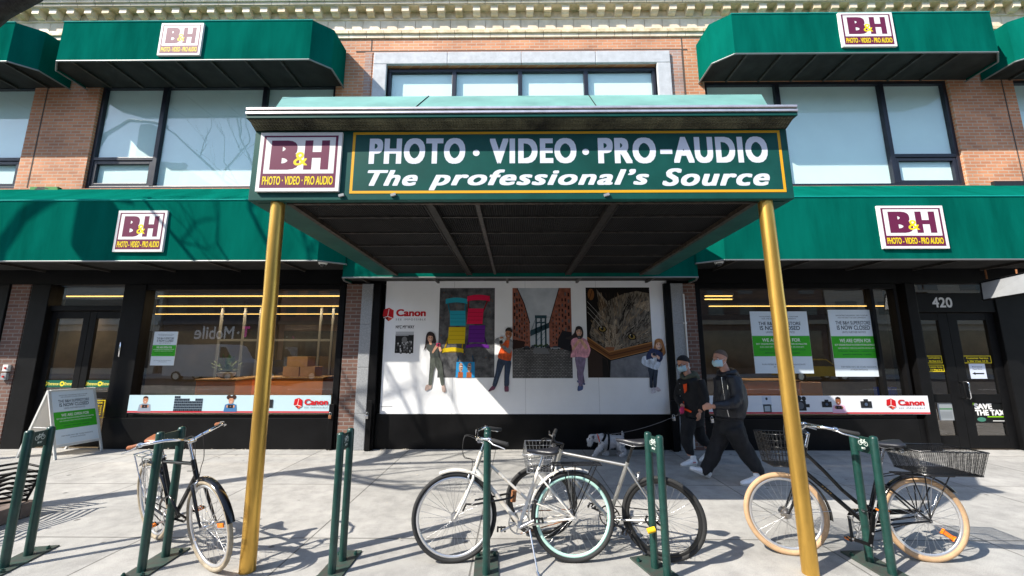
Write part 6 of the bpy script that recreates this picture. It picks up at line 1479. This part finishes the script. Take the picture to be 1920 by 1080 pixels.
def vehicle(name, label, x, y, L_, w, h, body, van, flipx=1):
    root = thing(name, label, 'van' if van else 'car', (x, y, -.15)); X = lambda u: x + u * L_ * flipx
    if van: prof = [(-.5, .35), (-.5, h), (.18, h), (.27, h * .96), (.36, h * .62), (.48, h * .50), (.5, .4), (.5, .35)]
    else: prof = [(-.5, .32), (-.5, h * .6), (-.40, h * .66), (-.27, h), (.10, h), (.24, h * .66), (.47, h * .55), (.5, .32)]
    b = MB(); b.prism([(X(u), y - w / 2, z - .15) for u, z in prof], (0, w, 0)); b.build('body', body, root)
    b = MB()
    gp = [(.19, h * .92), (.255, h * .92), (.335, h * .63), (.19, h * .63)] if van else [(-.25, h * .95), (.09, h * .95), (.21, h * .67), (-.36, h * .67)]
    for s_ in (-1, 1): b.prism([(X(u), y + s_ * (w / 2 + .002), z - .15) for u, z in gp], (0, s_ * .008, 0))
    b.build('window', dkglass, root)
    for u in (-.32, .32):
        for s_ in (-1, 1):
            b = MB(); p = V3((X(u), y + s_ * (w / 2 - .1), .18)); b.cyl(p - V3((0, .11, 0)), p + V3((0, .11, 0)), .33, 22); wh = b.build('wheel', K['rubber'], root)
            b = MB(); b.cyl(p - V3((0, .115, 0)), p + V3((0, .115, 0)), .2, 18); b.build('rim', K['alloy'], wh)
vehicle('parked_van', 'white van parked across the street, mirrored in left window', -21.5, -13.8, 5.6, 2.0, 2.5, K['white'], True)
vehicle('parked_car', 'dark blue car parked across the street, mirrored in left window', -15.5, -14, 4.5, 1.8, 1.45, M('blue_car_paint', (.02, .05, .14), .25), False)
vehicle('parked_car', 'yellow cab parked across the street, mirrored in right window', 21, -14, 4.6, 1.8, 1.5, M('cab_paint', (.70, .40, .01), .3), False)

# ---------------------------------------------------------------- traffic signal on a curved mast (its shadow falls on the left awning)
t_ = 4.2; hp = P(182, 430, YA) + V3((-.93, -.55, 1)) * t_
ts = thing('traffic_signal', 'traffic signal on a mast left of frame casting shadow on the awning', 'traffic light', (hp.x - 1.6, hp.y, 0))
b = MB(); m0 = V3((hp.x - 1.6, hp.y, 0)); b.tube([m0, m0 + V3((0, 0, 4)), m0 + V3((0, 0, hp.z - .3)), m0 + V3((.25, 0, hp.z + .25)), m0 + V3((.9, 0, hp.z + .72)), m0 + V3((1.7, 0, hp.z + .62)), m0 + V3((2.1, 0, hp.z + .5))], [.10, .09, .07, .055, .05, .045, .04], 10); b.build('mast', K['grey'], ts)
b = MB(); b.box(hp.x - .2, hp.y - .16, hp.z - .55, hp.x + .22, hp.y + .16, hp.z + .5, bev=.08); hd = b.build('signal_head', K['grey'], ts)
for k, cc in enumerate(((200, 30, 20), (220, 150, 10), (20, 150, 60))): b = MB(); b.cyl((hp.x, hp.y - .165, hp.z + .3 - k * .32), (hp.x, hp.y - .18, hp.z + .3 - k * .32), .11, 16); b.build('lens', flat(*cc), hd)

# ---------------------------------------------------------------- people and the dog
def fuse(mb, name, mat, parent, voxel=.010, smooth=6, disp=None):
    """merge overlapping forms into one continuous skin"""
    o = mb.build(name, mat, parent)
    md = o.modifiers.new('r', 'REMESH'); md.mode = 'VOXEL'; md.voxel_size = voxel; md.use_smooth_shade = True
    m2 = o.modifiers.new('s', 'SMOOTH'); m2.factor = .5; m2.iterations = smooth
    dg = bpy.context.evaluated_depsgraph_get(); dg.update()
    me = bpy.data.meshes.new_from_object(o.evaluated_get(dg), depsgraph=dg)
    o.modifiers.clear(); o.data = me
    if disp:
        nn = [v.normal.copy() for v in me.vertices]
        for v, n in zip(me.vertices, nn): v.co += n * disp(v.co)
    for p in me.polygons: p.use_smooth = True
    return o
def loft(mb, rings, n=18):
    """rings: (centre, axis a, axis b) half-axes as vectors"""
    rows = [[V3(c) + V3(a) * math.cos(2 * math.pi * j / n) + V3(b_) * math.sin(2 * math.pi * j / n) for j in range(n)] for c, a, b_ in rings]
    if (V3(rings[0][1]).cross(V3(rings[0][2]))).dot(V3(rings[-1][0]) - V3(rings[0][0])) < 0: rows.reverse()
    mb.grid(rows, 0, True, True); mb.poly(list(reversed(rows[0]))); mb.poly(rows[-1])
def limb(mb, pts, rs, n=14, sub=4):
    pts = [V3(p) for p in pts]; P_, R_ = [], []
    for i in range(len(pts) - 1):
        for k in range(sub):
            t = k / sub; a0, a1, a2, a3 = pts[max(0, i - 1)], pts[i], pts[i + 1], pts[min(len(pts) - 1, i + 2)]
            P_.append(.5 * ((2 * a1) + (a2 - a0) * t + (2 * a0 - 5 * a1 + 4 * a2 - a3) * t * t + (3 * a1 - a0 - 3 * a2 + a3) * t ** 3)); R_.append(rs[i] + (rs[i + 1] - rs[i]) * (t * t * (3 - 2 * t)))
    mb.tube(P_ + [pts[-1]], R_ + [rs[-1]], n)
def head_forms(mb, hc, f, u, l):
    rot = Matrix((f, l, u)).transposed()
    E = lambda df, dl, du, rf, rl, ru: mb.ell(hc + f * df + l * dl + u * du, rf, rl, ru, 20, 14, rot=rot)
    E(-.012, 0, .035, .100, .078, .088); E(.020, 0, -.035, .074, .064, .085); E(.055, 0, -.088, .030, .030, .026); E(.045, 0, -.055, .045, .046, .050); E(.082, 0, .022, .018, .050, .014)
    mb.tube([hc + f * .092 + u * .012, hc + f * .112 - u * .022, hc + f * .098 - u * .034], [.009, .015, .012], 8)
    E(.088, 0, -.058, .014, .026, .012)
    for s_ in (-1, 1): E(-.008, s_ * .079, -.008, .018, .007, .031); E(.066, s_ * .042, -.024, .022, .022, .022)
def hand_forms(mb, wr, d, nrm, side, curl=.9):
    """wr wrist, d along the palm, nrm out of the back of the hand, side towards the thumb; five fingers"""
    d, nrm, side = V3(d).normalized(), V3(nrm).normalized(), V3(side).normalized()
    rot = Matrix((d, side, nrm)).transposed(); mb.ell(wr + d * .048, .052, .040, .017, 14, 8, rot=rot)
    for k, (off, L_) in enumerate(((.029, .070), (.010, .078), (-.009, .072), (-.027, .056))):
        p = wr + d * .088 + side * off; pts = [p - d * .02, p]; a = 0
        for q, (fr_, ad) in enumerate(((.45, curl * .8), (.32, curl * 1.0), (.23, curl * .7))): a += ad; p = p + (d * math.cos(a) - nrm * math.sin(a)) * L_ * fr_; pts.append(p)
        mb.tube(pts, [.0095, .0098, .009, .0085, .0065], 8)
    p = wr + d * .03 + side * .035; dd = (d * .8 + side * .55 - nrm * .3).normalized(); mb.tube([wr + d * .02 + side * .02, p, p + dd * .03, p + dd * .03 + (d * .8 - nrm * .7).normalized() * .028], [.014, .0125, .0105, .008], 8)
SKIN = M('skin', (.52, .27, .19), .5, var=.10, vscale=20)
MASK = M('mask_fabric', (.42, .62, .72), .8, bump=.15, bscale=120)
CLOTH = M('black_jacket', (.0115, .0125, .0185), .5, var=.3, vscale=9, bump=.1, bscale=160)
TROU = M('black_trousers', (.0065, .007, .0095), .8, var=.3, vscale=9, bump=.1, bscale=200)
SHOE = M('white_leather', (.86, .87, .89), .5, var=.08, vscale=30)
SOLE = M('shoe_sole', (.55, .54, .50), .7)
BLK = M('black_knit', (.012, .012, .014), .9, bump=.5, bscale=260)
def folds(amp, sc):
    return lambda p: amp * (noise.noise((p.x * sc, p.y * sc, p.z * sc * .45)) + .5 * noise.noise((p.x * sc * 2.3 + 5, p.y * sc * 2.3, p.z * sc * 1.1)))
def maskpart(root, hc, f, u, l, tilt=0):
    rows = []
    for i in range(9):
        v = -.098 + i / 8 * .092; row = []
        for j in range(13):
            a = -1.25 + 2.5 * j / 12; bulge = .016 * math.cos(a * .9) * math.sin(i / 8 * math.pi)
            rf = .100 - .018 * abs(i / 8 - .62) + bulge; rl = .072 + bulge
            row.append(hc + f * (.008 + rf * math.cos(a) + .006) + l * (rl * math.sin(a)) + u * (v + .002 * math.sin(i * 2.2)))
        rows.append(row)
    b = MB(); b.grid(rows, 0, True); b.grid([[p - f * .003 for p in r_] for r_ in reversed(rows)], 0, True); mk = b.build('face_mask', MASK, root)
    b = MB()
    for s_ in (0, 12):
        for i in (1, 8): e = hc + l * (.078 * (-1 if s_ == 0 else 1)) - f * .02 + u * (.012 if i == 8 else -.03); b.tube([rows[i][s_], rows[i][s_].lerp(e, .5) + l * (.006 * (-1 if s_ == 0 else 1)), e], .002, 5)
    b.build('strap', WHT, mk)
def eyes(root, hc, f, u, l):
    for s_ in (-1, 1):
        c = hc + f * .078 + l * s_ * .033 + u * .002; b = MB(); b.ell(c, .012, .012, .010, 10, 8); e = b.build('eye', WHT, root)
        b = MB(); b.ell(c + f * .009, .005, .005, .005, 8, 6); b.build('iris', flat(40, 28, 22), e)
        b = MB(); b.tube([c + u * .018 - l * s_ * .014 + f * .012, c + u * .023 + f * .013, c + u * .018 + l * s_ * .018 + f * .004], [.003, .0042, .002], 6); b.build('eyebrow', flat(46, 34, 28), root)
def shoe(root, heel, toe, up=V3((0, 0, 1)), high=True, label=None):
    heel, toe = V3(heel), V3(toe); d = (toe - heel); L_ = d.length; d.normalize(); s_ = d.cross(up).normalized(); up = s_.cross(d)
    b = MB(); rings = []
    for t, w, h, z in ((0.0, .026, .03, .045), (.06, .036, .045, .055), (.2, .038, .05, .060), (.42, .041, .045, .052), (.62, .047, .034, .042), (.82, .046, .026, .034), (.95, .034, .020, .028), (1.0, .016, .012, .022)):
        rings.append((heel + d * (L_ * t) + up * z, s_ * w, up * h))
    loft(b, rings, 16)
    if high: limb(b, [heel + d * L_ * .2 + up * .05, heel + d * L_ * .20 + up * .10, heel + d * L_ * .19 + up * .145], [.046, .043, .043])
    sh = fuse(b, 'shoe', SHOE, root, .006, 3)
    b = MB(); out = []
    for i in range(28):
        a = 2 * math.pi * i / 28; t = .5 + .52 * math.cos(a); w = .036 + .013 * math.sin(t * 2.6); out.append(heel + d * L_ * t + s_ * (w * math.sin(a) * (1 if abs(math.cos(a)) < .95 else .9)))
    b.prism([p + up * .002 for p in out], up * .024); b.build('sole', SOLE, sh)
    b = MB()
    for k in range(6): t = .36 + k * .07; z = .100 - k * .006; p = heel + d * L_ * t + up * z; b.tube([p - s_ * .026 - up * .008, p + up * .006, p + s_ * .026 - up * .008], .0026, 5)
    b.build('laces', WHT, sh)
    return sh
Z = V3((0, 0, 1))
# --- the man in the bomber jacket, striding left
YM = 5.62
J = lambda px, py, dy=0.0: P(px, py, YM + dy)
f = V3((-.92, -.38, 0)).normalized(); l = V3((f.y, -f.x, 0)); l = l if l.y < 0 else -l
m2 = thing('person', 'man with shaved head, blue mask and black bomber jacket striding left', 'person', V3((J(1368, 800).x, YM, 0)))
hc = J(1350, 673); uh = (Z + f * .05).normalized(); fh = (f - uh * f.dot(uh)).normalized(); lh = uh.cross(fh)
neck = J(1362, 700); chest = J(1368, 728); waist = J(1366, 768); pel = J(1367, 795)
b = MB(); head_forms(b, hc, fh, uh, lh); limb(b, [hc - uh * .06 - fh * .02, neck.lerp(hc, .35), neck], [.058, .056, .066])
kn_f, an_f = J(1342, 843, .10), J(1325, 886, .10); kn_b, an_b = J(1397, 845, -.10), J(1420, 889, -.12)
hipf, hipb = J(1358, 800, .09), J(1374, 800, -.09)
loft(b, [(neck - Z * .02, f * .06, l * .08), (neck - Z * .08, f * .10, l * .17), (chest, f * .12, l * .17), (waist, f * .11, l * .15), (pel, f * .12, l * .16), (pel - Z * .09, f * .09, l * .14)])
limb(b, [hipf, kn_f, an_f], [.085, .058, .042]); limb(b, [hipb, kn_b, an_b], [.085, .058, .042])
shn, shf = J(1376, 708, -.19), J(1362, 707, .19)
eln, wrn = J(1381, 752, -.27), J(1336, 762, -.26); elf, wrf = J(1378, 745, .22), J(1374, 772, .2)
limb(b, [shn, eln, wrn], [.055, .045, .030]); limb(b, [shf, elf, wrf], [.055, .045, .030])
dn = (J(1322, 763, -.26) - wrn).normalized(); hand_forms(b, wrn, dn, Z * .6 - V3((0, .8, 0)), f * .2 + Z * .8, 1.0); hand_forms(b, wrf, V3((.2, 0, -1)), V3((0, 1, 0)), f, .5)
fuse(b, 'body', SKIN, m2, .0065, 2)
eyes(m2, hc, fh, uh, lh); maskpart(m2, hc, fh, uh, lh)
rot = Matrix((fh, lh, uh)).transposed()
def haircap(name, root, hc, fh, uh, lh, mat, g, lim, cx=-.012, cu=.035):
    rows = []; ax = (uh * .85 - fh * .5).normalized(); e1 = fh + uh * .5; e1 = (e1 - ax * e1.dot(ax)).normalized(); e2 = ax.cross(e1)
    for i in range(12):
        t = lim * i / 11; row = []
        for j in range(26):
            a = 2 * math.pi * j / 26; dd = ax * math.cos(t) + (e1 * math.cos(a) + e2 * math.sin(a)) * math.sin(t)
            row.append(hc + fh * cx + uh * cu + fh * (dd.dot(fh) * (.100 + g)) + lh * (dd.dot(lh) * (.078 + g)) + uh * (dd.dot(uh) * (.088 + g)))
        rows.append(row)
    b = MB(); b.grid(rows, 0, True, True); return b.build(name, mat, root)
haircap('hair', m2, hc, fh, uh, lh, M('buzzed_hair', (.13, .085, .065), .9, var=.3, vscale=120), .0035, 1.55)
b = MB(); pz = lambda k, ff, ll: None
loft(b, [(neck + Z * .02, f * .085, l * .095), (neck - Z * .03, f * .105, l * .145), (neck - Z * .08, f * .135, l * .205), (chest, f * .165, l * .215), (J(1369, 750), f * .180, l * .225), (J(1368, 768), f * .185, l * .22), (J(1367, 782), f * .165, l * .195)], 22)
limb(b, [shn, eln, wrn.lerp(eln, .06)], [.092, .080, .050]); limb(b, [shf, elf, wrf.lerp(elf, .06)], [.09, .078, .050])
jk = fuse(b, 'jacket', CLOTH, m2, .012, 4, folds(.013, 11))
b = MB(); limb(b, [neck + Z * .03 - f * .08, neck + Z * .015 - f * .03 + l * .10, neck + Z * .0 + f * .06 + l * .07, neck - Z * .03 + f * .09], [.05, .045, .035, .02]); limb(b, [neck + Z * .03 - f * .08, neck + Z * .015 - f * .03 - l * .10, neck + f * .06 - l * .07, neck - Z * .03 + f * .09], [.05, .045, .035, .02])
b.ell(neck - f * .125 - Z * .035, .07, .11, .09, 14, 8)
fuse(b, 'hood', CLOTH, m2, .010, 4, folds(.006, 18))
b = MB(); loft(b, [(J(1367, 781), f * .150, l * .185), (J(1367, 788), f * .150, l * .185)], 22); fuse(b, 'hem', BLK, m2, .010, 2)
b = MB()
for pts in ([(1352, 707, -.16), (1356, 735, -.19), (1361, 762, -.20), (1366, 781, -.19)], [(1373, 748, -.225), (1380, 757, -.22), (1384, 763, -.21)], [(1363, 722, -.285), (1364, 730, -.29)]):
    b.tube([J(*q) + V3((0, -.012, 0)) for q in pts], .0045, 6)
b.build('zip', K['chrome'], jk)
b = MB(); loft(b, [(J(1367, 786), f * .145, l * .18), (pel - Z * .03, f * .15, l * .185), (pel - Z * .12, f * .14, l * .18)], 20)
limb(b, [hipf, kn_f, an_f + Z * .05, an_f + Z * .005], [.125, .105, .080, .072]); limb(b, [hipb, kn_b, an_b + Z * .05, an_b + Z * .01], [.125, .105, .080, .074])
fuse(b, 'trousers', TROU, m2, .012, 4, folds(.016, 9))
hl = J(1331, 898, .10); tl = J(1292, 880, .10)
hl.z = max(hl.z, .012); shoe(m2, hl, hl + (tl - hl).normalized() * .29)
hb_ = J(1428, 903, -.12); hb_.z = .001; shoe(m2, hb_, hb_ + V3((-1, -.12, 0)).normalized() * .29)
# --- the man in the cap with the leash
YM1 = 6.5
J = lambda px, py, dy=0.0: P(px, py, YM1 + dy)
f = V3((-.88, -.48, 0)).normalized(); l = V3((f.y, -f.x, 0)); l = l if l.y < 0 else -l
m1 = thing('person', 'man in black knit cap, glasses and mask holding a dog leash', 'person', V3((J(1297, 800).x, YM1, 0)))
hc = J(1281, 682); uh = (Z + f * .30).normalized(); fh = (f - uh * f.dot(uh)).normalized(); lh = uh.cross(fh)
neck = J(1291, 705); chest = J(1296, 728); waist = J(1297, 760); pel = J(1298, 782)
b = MB(); head_forms(b, hc, fh, uh, lh); limb(b, [hc - uh * .06 - fh * .02, neck.lerp(hc, .35), neck], [.058, .056, .066])
hn, hf_ = J(1293, 785, -.09), J(1303, 785, .09); kn1, an1 = J(1287, 822, -.12), J(1294, 853, -.10); kn2, an2 = J(1313, 818, .10), J(1330, 842, .12)
loft(b, [(neck - Z * .02, f * .06, l * .08), (neck - Z * .08, f * .10, l * .17), (chest, f * .12, l * .17), (waist, f * .11, l * .15), (pel, f * .12, l * .16), (pel - Z * .09, f * .09, l * .14)])
limb(b, [hn, kn1, an1], [.085, .058, .042]); limb(b, [hf_, kn2, an2], [.085, .058, .042])
shn, shf = J(1310, 712, -.16), J(1280, 713, .16); eln, wrn = J(1321, 748, -.20), J(1312, 772, -.24); elf, wrf = J(1272, 742, .15), J(1280, 762, -.12)
limb(b, [shn, eln, wrn], [.055, .045, .030]); limb(b, [shf, elf, wrf], [.055, .045, .030])
hand_forms(b, wrn, V3((-.2, 0, -1)), V3((0, -1, .1)), f, .6)
fuse(b, 'body', SKIN, m1, .0065, 2)
b = MB(); hand_forms(b, wrf, V3((-.25, -.3, -.9)), V3((-.4, -.9, 0)), f, 1.0); fuse(b, 'glove', flat(226, 70, 120), m1, .006, 2, lambda p: .003)
eyes(m1, hc, fh, uh, lh); maskpart(m1, hc, fh, uh, lh); haircap('cap', m1, hc, fh, uh, lh, BLK, .012, 1.62)
b = MB()
for s_ in (-1, 1):
    c = hc + fh * .105 + lh * s_ * .034 + uh * .002; b.torus(c, fh, .021, .0025, 20, 6); b.tube([c + lh * s_ * .021, hc + lh * s_ * .083 + fh * .03 + uh * .008, hc + lh * s_ * .081 - fh * .01 + uh * .008], .0022, 5)
b.tube([hc + fh * .107 + lh * .013 + uh * .004, hc + fh * .107 - lh * .013 + uh * .004], .0022, 5); b.build('glasses', K['black_paint'], m1)
b = MB(); b.ell(hc + fh * .04 - uh * .075, .055, .062, .05, 14, 10, rot=Matrix((fh, lh, uh)).transposed()); b.build('beard', M('dark_beard', (.03, .02, .015), .9, bump=.6, bscale=200), m1)
b = MB(); loft(b, [(neck + Z * .0, f * .085, l * .095), (neck - Z * .04, f * .105, l * .15), (neck - Z * .09, f * .130, l * .205), (chest, f * .15, l * .215), (J(1297, 750), f * .155, l * .21), (J(1297, 770), f * .155, l * .205), (J(1297, 782), f * .155, l * .20)], 22)
limb(b, [shn, eln, wrn.lerp(eln, .1)], [.088, .075, .050]); limb(b, [shf, elf, wrf.lerp(elf, .1)], [.085, .072, .05])
jk = fuse(b, 'jacket', M('black_overshirt', (.0095, .0095, .011), .85, var=.2, vscale=9), m1, .012, 4, folds(.010, 10))
b = MB(); limb(b, [neck + Z * .03 - f * .09, neck + Z * .02 - f * .03 + l * .10, neck + f * .06 + l * .07, neck - Z * .05 + f * .10], [.055, .05, .04, .02]); limb(b, [neck + Z * .03 - f * .09, neck + Z * .02 - f * .03 - l * .10, neck + f * .06 - l * .07, neck - Z * .05 + f * .10], [.055, .05, .04, .02])
b.ell(neck - f * .13 - Z * .03, .08, .12, .08, 14, 8); fuse(b, 'hood', M('olive_hood', (.075, .085, .060), .9, var=.2, vscale=20), m1, .010, 4, folds(.006, 18))
org = flat(255, 84, 20)
def surf(c, sx): return c + f * .165
b = MB(); cA = neck - Z * .215; bs = lambda ll, zz, k=.158: cA + f * math.sqrt(max(.0, 1 - (ll / .235) ** 2)) * k + l * ll + Z * zz
b.poly([bs(.02, .09, .166), bs(.085, .11, .166), bs(.075, 0, .170), bs(.035, -.045, .170)]); b.poly([bs(.0, -.17, .176), bs(.02, -.17, .176), bs(.03, -.29, .178), bs(.01, -.29, .178)]); b.poly([bs(.01, -.29, .178), bs(.02, -.26, .178), bs(.13, -.30, .178), bs(.12, -.325, .178)])
n0 = len(b.f); b.f += [tuple(reversed(q)) for q in b.f[:n0]]; b.m += b.m[:n0]; b.sm += b.sm[:n0]
b.build('orange_patch', org, jk)
for k in range(5): c = bs(-.045, .10 - k * .095, .166 + .003 * k); b = MB(); b.ell(c, .007, .007, .007, 8, 6); b.build('button', K['steel'], jk)
b = MB(); loft(b, [(J(1297, 779), f * .145, l * .185), (pel - Z * .03, f * .15, l * .185), (pel - Z * .12, f * .14, l * .18)], 20)
limb(b, [hn, kn1, an1 + Z * .04, an1], [.115, .088, .062, .052]); limb(b, [hf_, kn2, an2 + Z * .04, an2], [.115, .088, .062, .052])
fuse(b, 'trousers', TROU, m1, .012, 4, folds(.012, 11))
h1 = J(1306, 866, -.10); h1.z = .001; s1 = shoe(m1, h1, h1 + V3((-1, -.35, 0)).normalized() * .29)
b = MB(); sd_ = V3((.35, -1, 0)).normalized(); dd_ = V3((-1, -.35, 0)).normalized()
for t in (.20, .27, .34): c = h1 + dd_ * .29 * t + sd_ * .046 + Z * .055; b.poly([c + dd_ * .008, c + Z * .014, c - dd_ * .008, c - Z * .016])
b.build('shoe_mark', flat(210, 30, 50), s1)
h2 = J(1343, 852, .12); t2 = J(1322, 860, .12); t2.z = max(.003, t2.z - .02); h2.z = max(h2.z, .06); shoe(m1, h2, h2 + (t2 - h2).normalized() * .29)
# --- the schnauzer
YD = 6.95
D = lambda px, py, dy=0.0: P(px, py, YD + dy)
dog = thing('dog', 'small grey schnauzer in black harness walking left past the black panel', 'dog', (D(1140, 850).x, YD, 0))
fd = V3((-1, -.06, 0)).normalized(); ld = V3((.06, -1, 0)).normalized()
b = MB()
loft(b, [(D(1120, 822), Z * .055, ld * .05), (D(1126, 824), Z * .085, ld * .07), (D(1132, 827), Z * .115, ld * .085), (D(1140, 828), Z * .115, ld * .09), (D(1149, 827), Z * .10, ld * .088), (D(1157, 826), Z * .088, ld * .082), (D(1164, 826), Z * .085, ld * .082), (D(1169, 828), Z * .06, ld * .06)], 18)
limb(b, [D(1130, 822), D(1121, 821), D(1113, 820)], [.085, .065, .055])
hd = D(1110, 821); b.ell(hd, .062, .052, .058, 16, 12); b.ell(D(1105, 826), .052, .040, .040, 14, 10); b.ell(D(1106, 830), .045, .038, .042, 14, 10); b.ell(D(1103, 827), .028, .030, .026, 12, 8)
b.ell(D(1108, 816, -.03), .02, .012, .016, 10, 6); b.ell(D(1108, 816, .03), .02, .012, .016, 10, 6)
for pts, rs, dy in (([(1131, 828), (1125, 840), (1119, 846), (1115, 852)], [.060, .042, .034, .030], -.06), ([(1134, 830), (1137, 842), (1138, 851), (1134, 853.5)], [.055, .036, .032, .028], .05),
                    ([(1164, 828), (1163, 838), (1171, 845), (1168, 852), (1166, 854)], [.080, .055, .034, .032, .028], -.06), ([(1163, 830), (1160, 840), (1166, 847), (1164, 852), (1161, 854)], [.07, .05, .032, .03, .027], .06)):
    limb(b, [D(x, y, dy) for x, y in pts], rs, 12, 3); e = D(*pts[-1], dy); e.z = .022; b.ell(e + fd * .015, .038, .028, .022, 12, 8)
limb(b, [D(1166, 821), D(1167, 814), D(1166, 808)], [.022, .018, .012], 8, 3)
FUR = M('grey_fur', (.50, .495, .51), .95, var=.22, vscale=14, bump=.9, bscale=70)
bd = fuse(b, 'body', FUR, dog, .008, 3, lambda p: .009 * noise.noise(p * 28) + .004 * noise.noise(p * 70))
rr = random.Random(9); me = bd.data; b = MB(); ps = me.polygons; off = wloc(dog)
for k in range(3200):
    p = ps[rr.randrange(len(ps))]; c = p.center + off; n = p.normal; d = (n * .55 + V3((.45, 0, -.75)) + V3((rr.uniform(-.3, .3), rr.uniform(-.3, .3), rr.uniform(-.3, .3)))).normalized(); s_ = d.cross(n)
    if s_.length < .01: continue
    s_ = s_.normalized() * .0035; L_ = rr.uniform(.012, .028)
    b.poly([c - s_, c + s_, c + d * L_])
b.build('coat', M('pale_fur', (.60, .595, .61), .95, var=.18, vscale=20), dog)
b = MB()
for s_ in (-1, 1): e = D(1113.5, 816.5, s_ * .045); b.prism([e, e + V3((-.035, 0, -.015)), e + V3((-.02, 0, -.065)), e + V3((.012, 0, -.03))], (0, s_ * .012, 0))
b.build('ear', M('dark_fur', (.10, .10, .11), .95, bump=.6, bscale=90), dog)
b = MB(); b.ell(D(1099.5, 826.5), .016, .018, .014, 10, 8); b.build('nose', K['black_paint'], dog)
for s_ in (-1, 1): b = MB(); b.ell(D(1105.5, 822.5, s_ * .032), .012, .010, .012, 10, 8); b.build('eye', K['black_paint'], dog)
b = MB(); rr = random.Random(2)
for k in range(160):
    c = D(1104.5 + rr.uniform(-2.5, 3.5), 830 + rr.uniform(-1.5, 1.5), rr.uniform(-.035, .035)); b.poly([c + V3((-.006, -.02, 0)), c + V3((.006, -.02, 0)), c + V3((rr.uniform(-.02, .01), -.022, -rr.uniform(.03, .06)))])
b.build('beard', M('white_fur', (.60, .58, .54), .95), dog)
b = MB(); b.torus(D(1121.5, 822), V3((-1, 0, -.25)).normalized(), .070, .009, 26, 8); b.build('collar', flat(230, 80, 30), dog)
b = MB()
def strap(c, ax, ry, rz, w):
    ax = V3(ax).normalized(); up = (Z - ax * ax.z).normalized(); sd = ax.cross(up); rows = []
    for k in (-1, 1): rows.append([V3(c) + ax * (w / 2 * k) + up * (rz * math.cos(t)) + sd * (ry * math.sin(t)) for t in [2 * math.pi * i / 28 for i in range(28)]])
    b.grid(rows, 0, True, True)
strap(D(1139, 828), (-1, 0, .1), .108, .140, .032); strap(D(1127.5, 825), (-.85, 0, .55), .098, .128, .040)
b.tube([D(1127, 815, -.02), D(1134, 814), D(1140, 815)], .012, 6); b.build('harness', K['black'], dog)
p0_, p1_ = D(1141, 814.5), wrf + V3((-.02, -.03, -.09)); b = MB(); b.tube([p0_.lerp(p1_, t) + V3((0, 0, -.22 * t * (1 - t))) for t in [i / 14 for i in range(15)]], .004, 6)
tag(b.build('leash', M('leash_cord', (.16, .16, .17), .6)), 'thin grey leash running from the dog harness to the pink glove', 'leash')

# ---------------------------------------------------------------- litter along the wall foot
rr = random.Random(21); b = MB()
for k in range(120):
    px = rr.choice((rr.gauss(775, 18), rr.gauss(722, 10), rr.uniform(700, 1250), rr.uniform(250, 620), rr.uniform(200, 1900)))
    g_ = G(px, 842); y = min(g_.y, YF - .06) - abs(rr.gauss(0, .05)) if k < 90 else rr.uniform(3.4, 7.2)
    c = V3((g_.x / g_.y * y, y, rr.uniform(.006, .02))); a = rr.random() * 6.28; s_ = rr.uniform(.006, .018); d1 = V3((math.cos(a), math.sin(a), rr.uniform(-.3, .3))) * s_; d2 = V3((-math.sin(a), math.cos(a), rr.uniform(-.2, .5))) * s_ * .7
    b.poly([c - d1, c + d2, c + d1 * .9, c - d2 * .8])
tag(b.build('litter', M('litter_scraps', (.50, .44, .34), .9, var=.6, vscale=9)), 'small scraps and dry leaves on the pavement along the wall', kind='stuff')
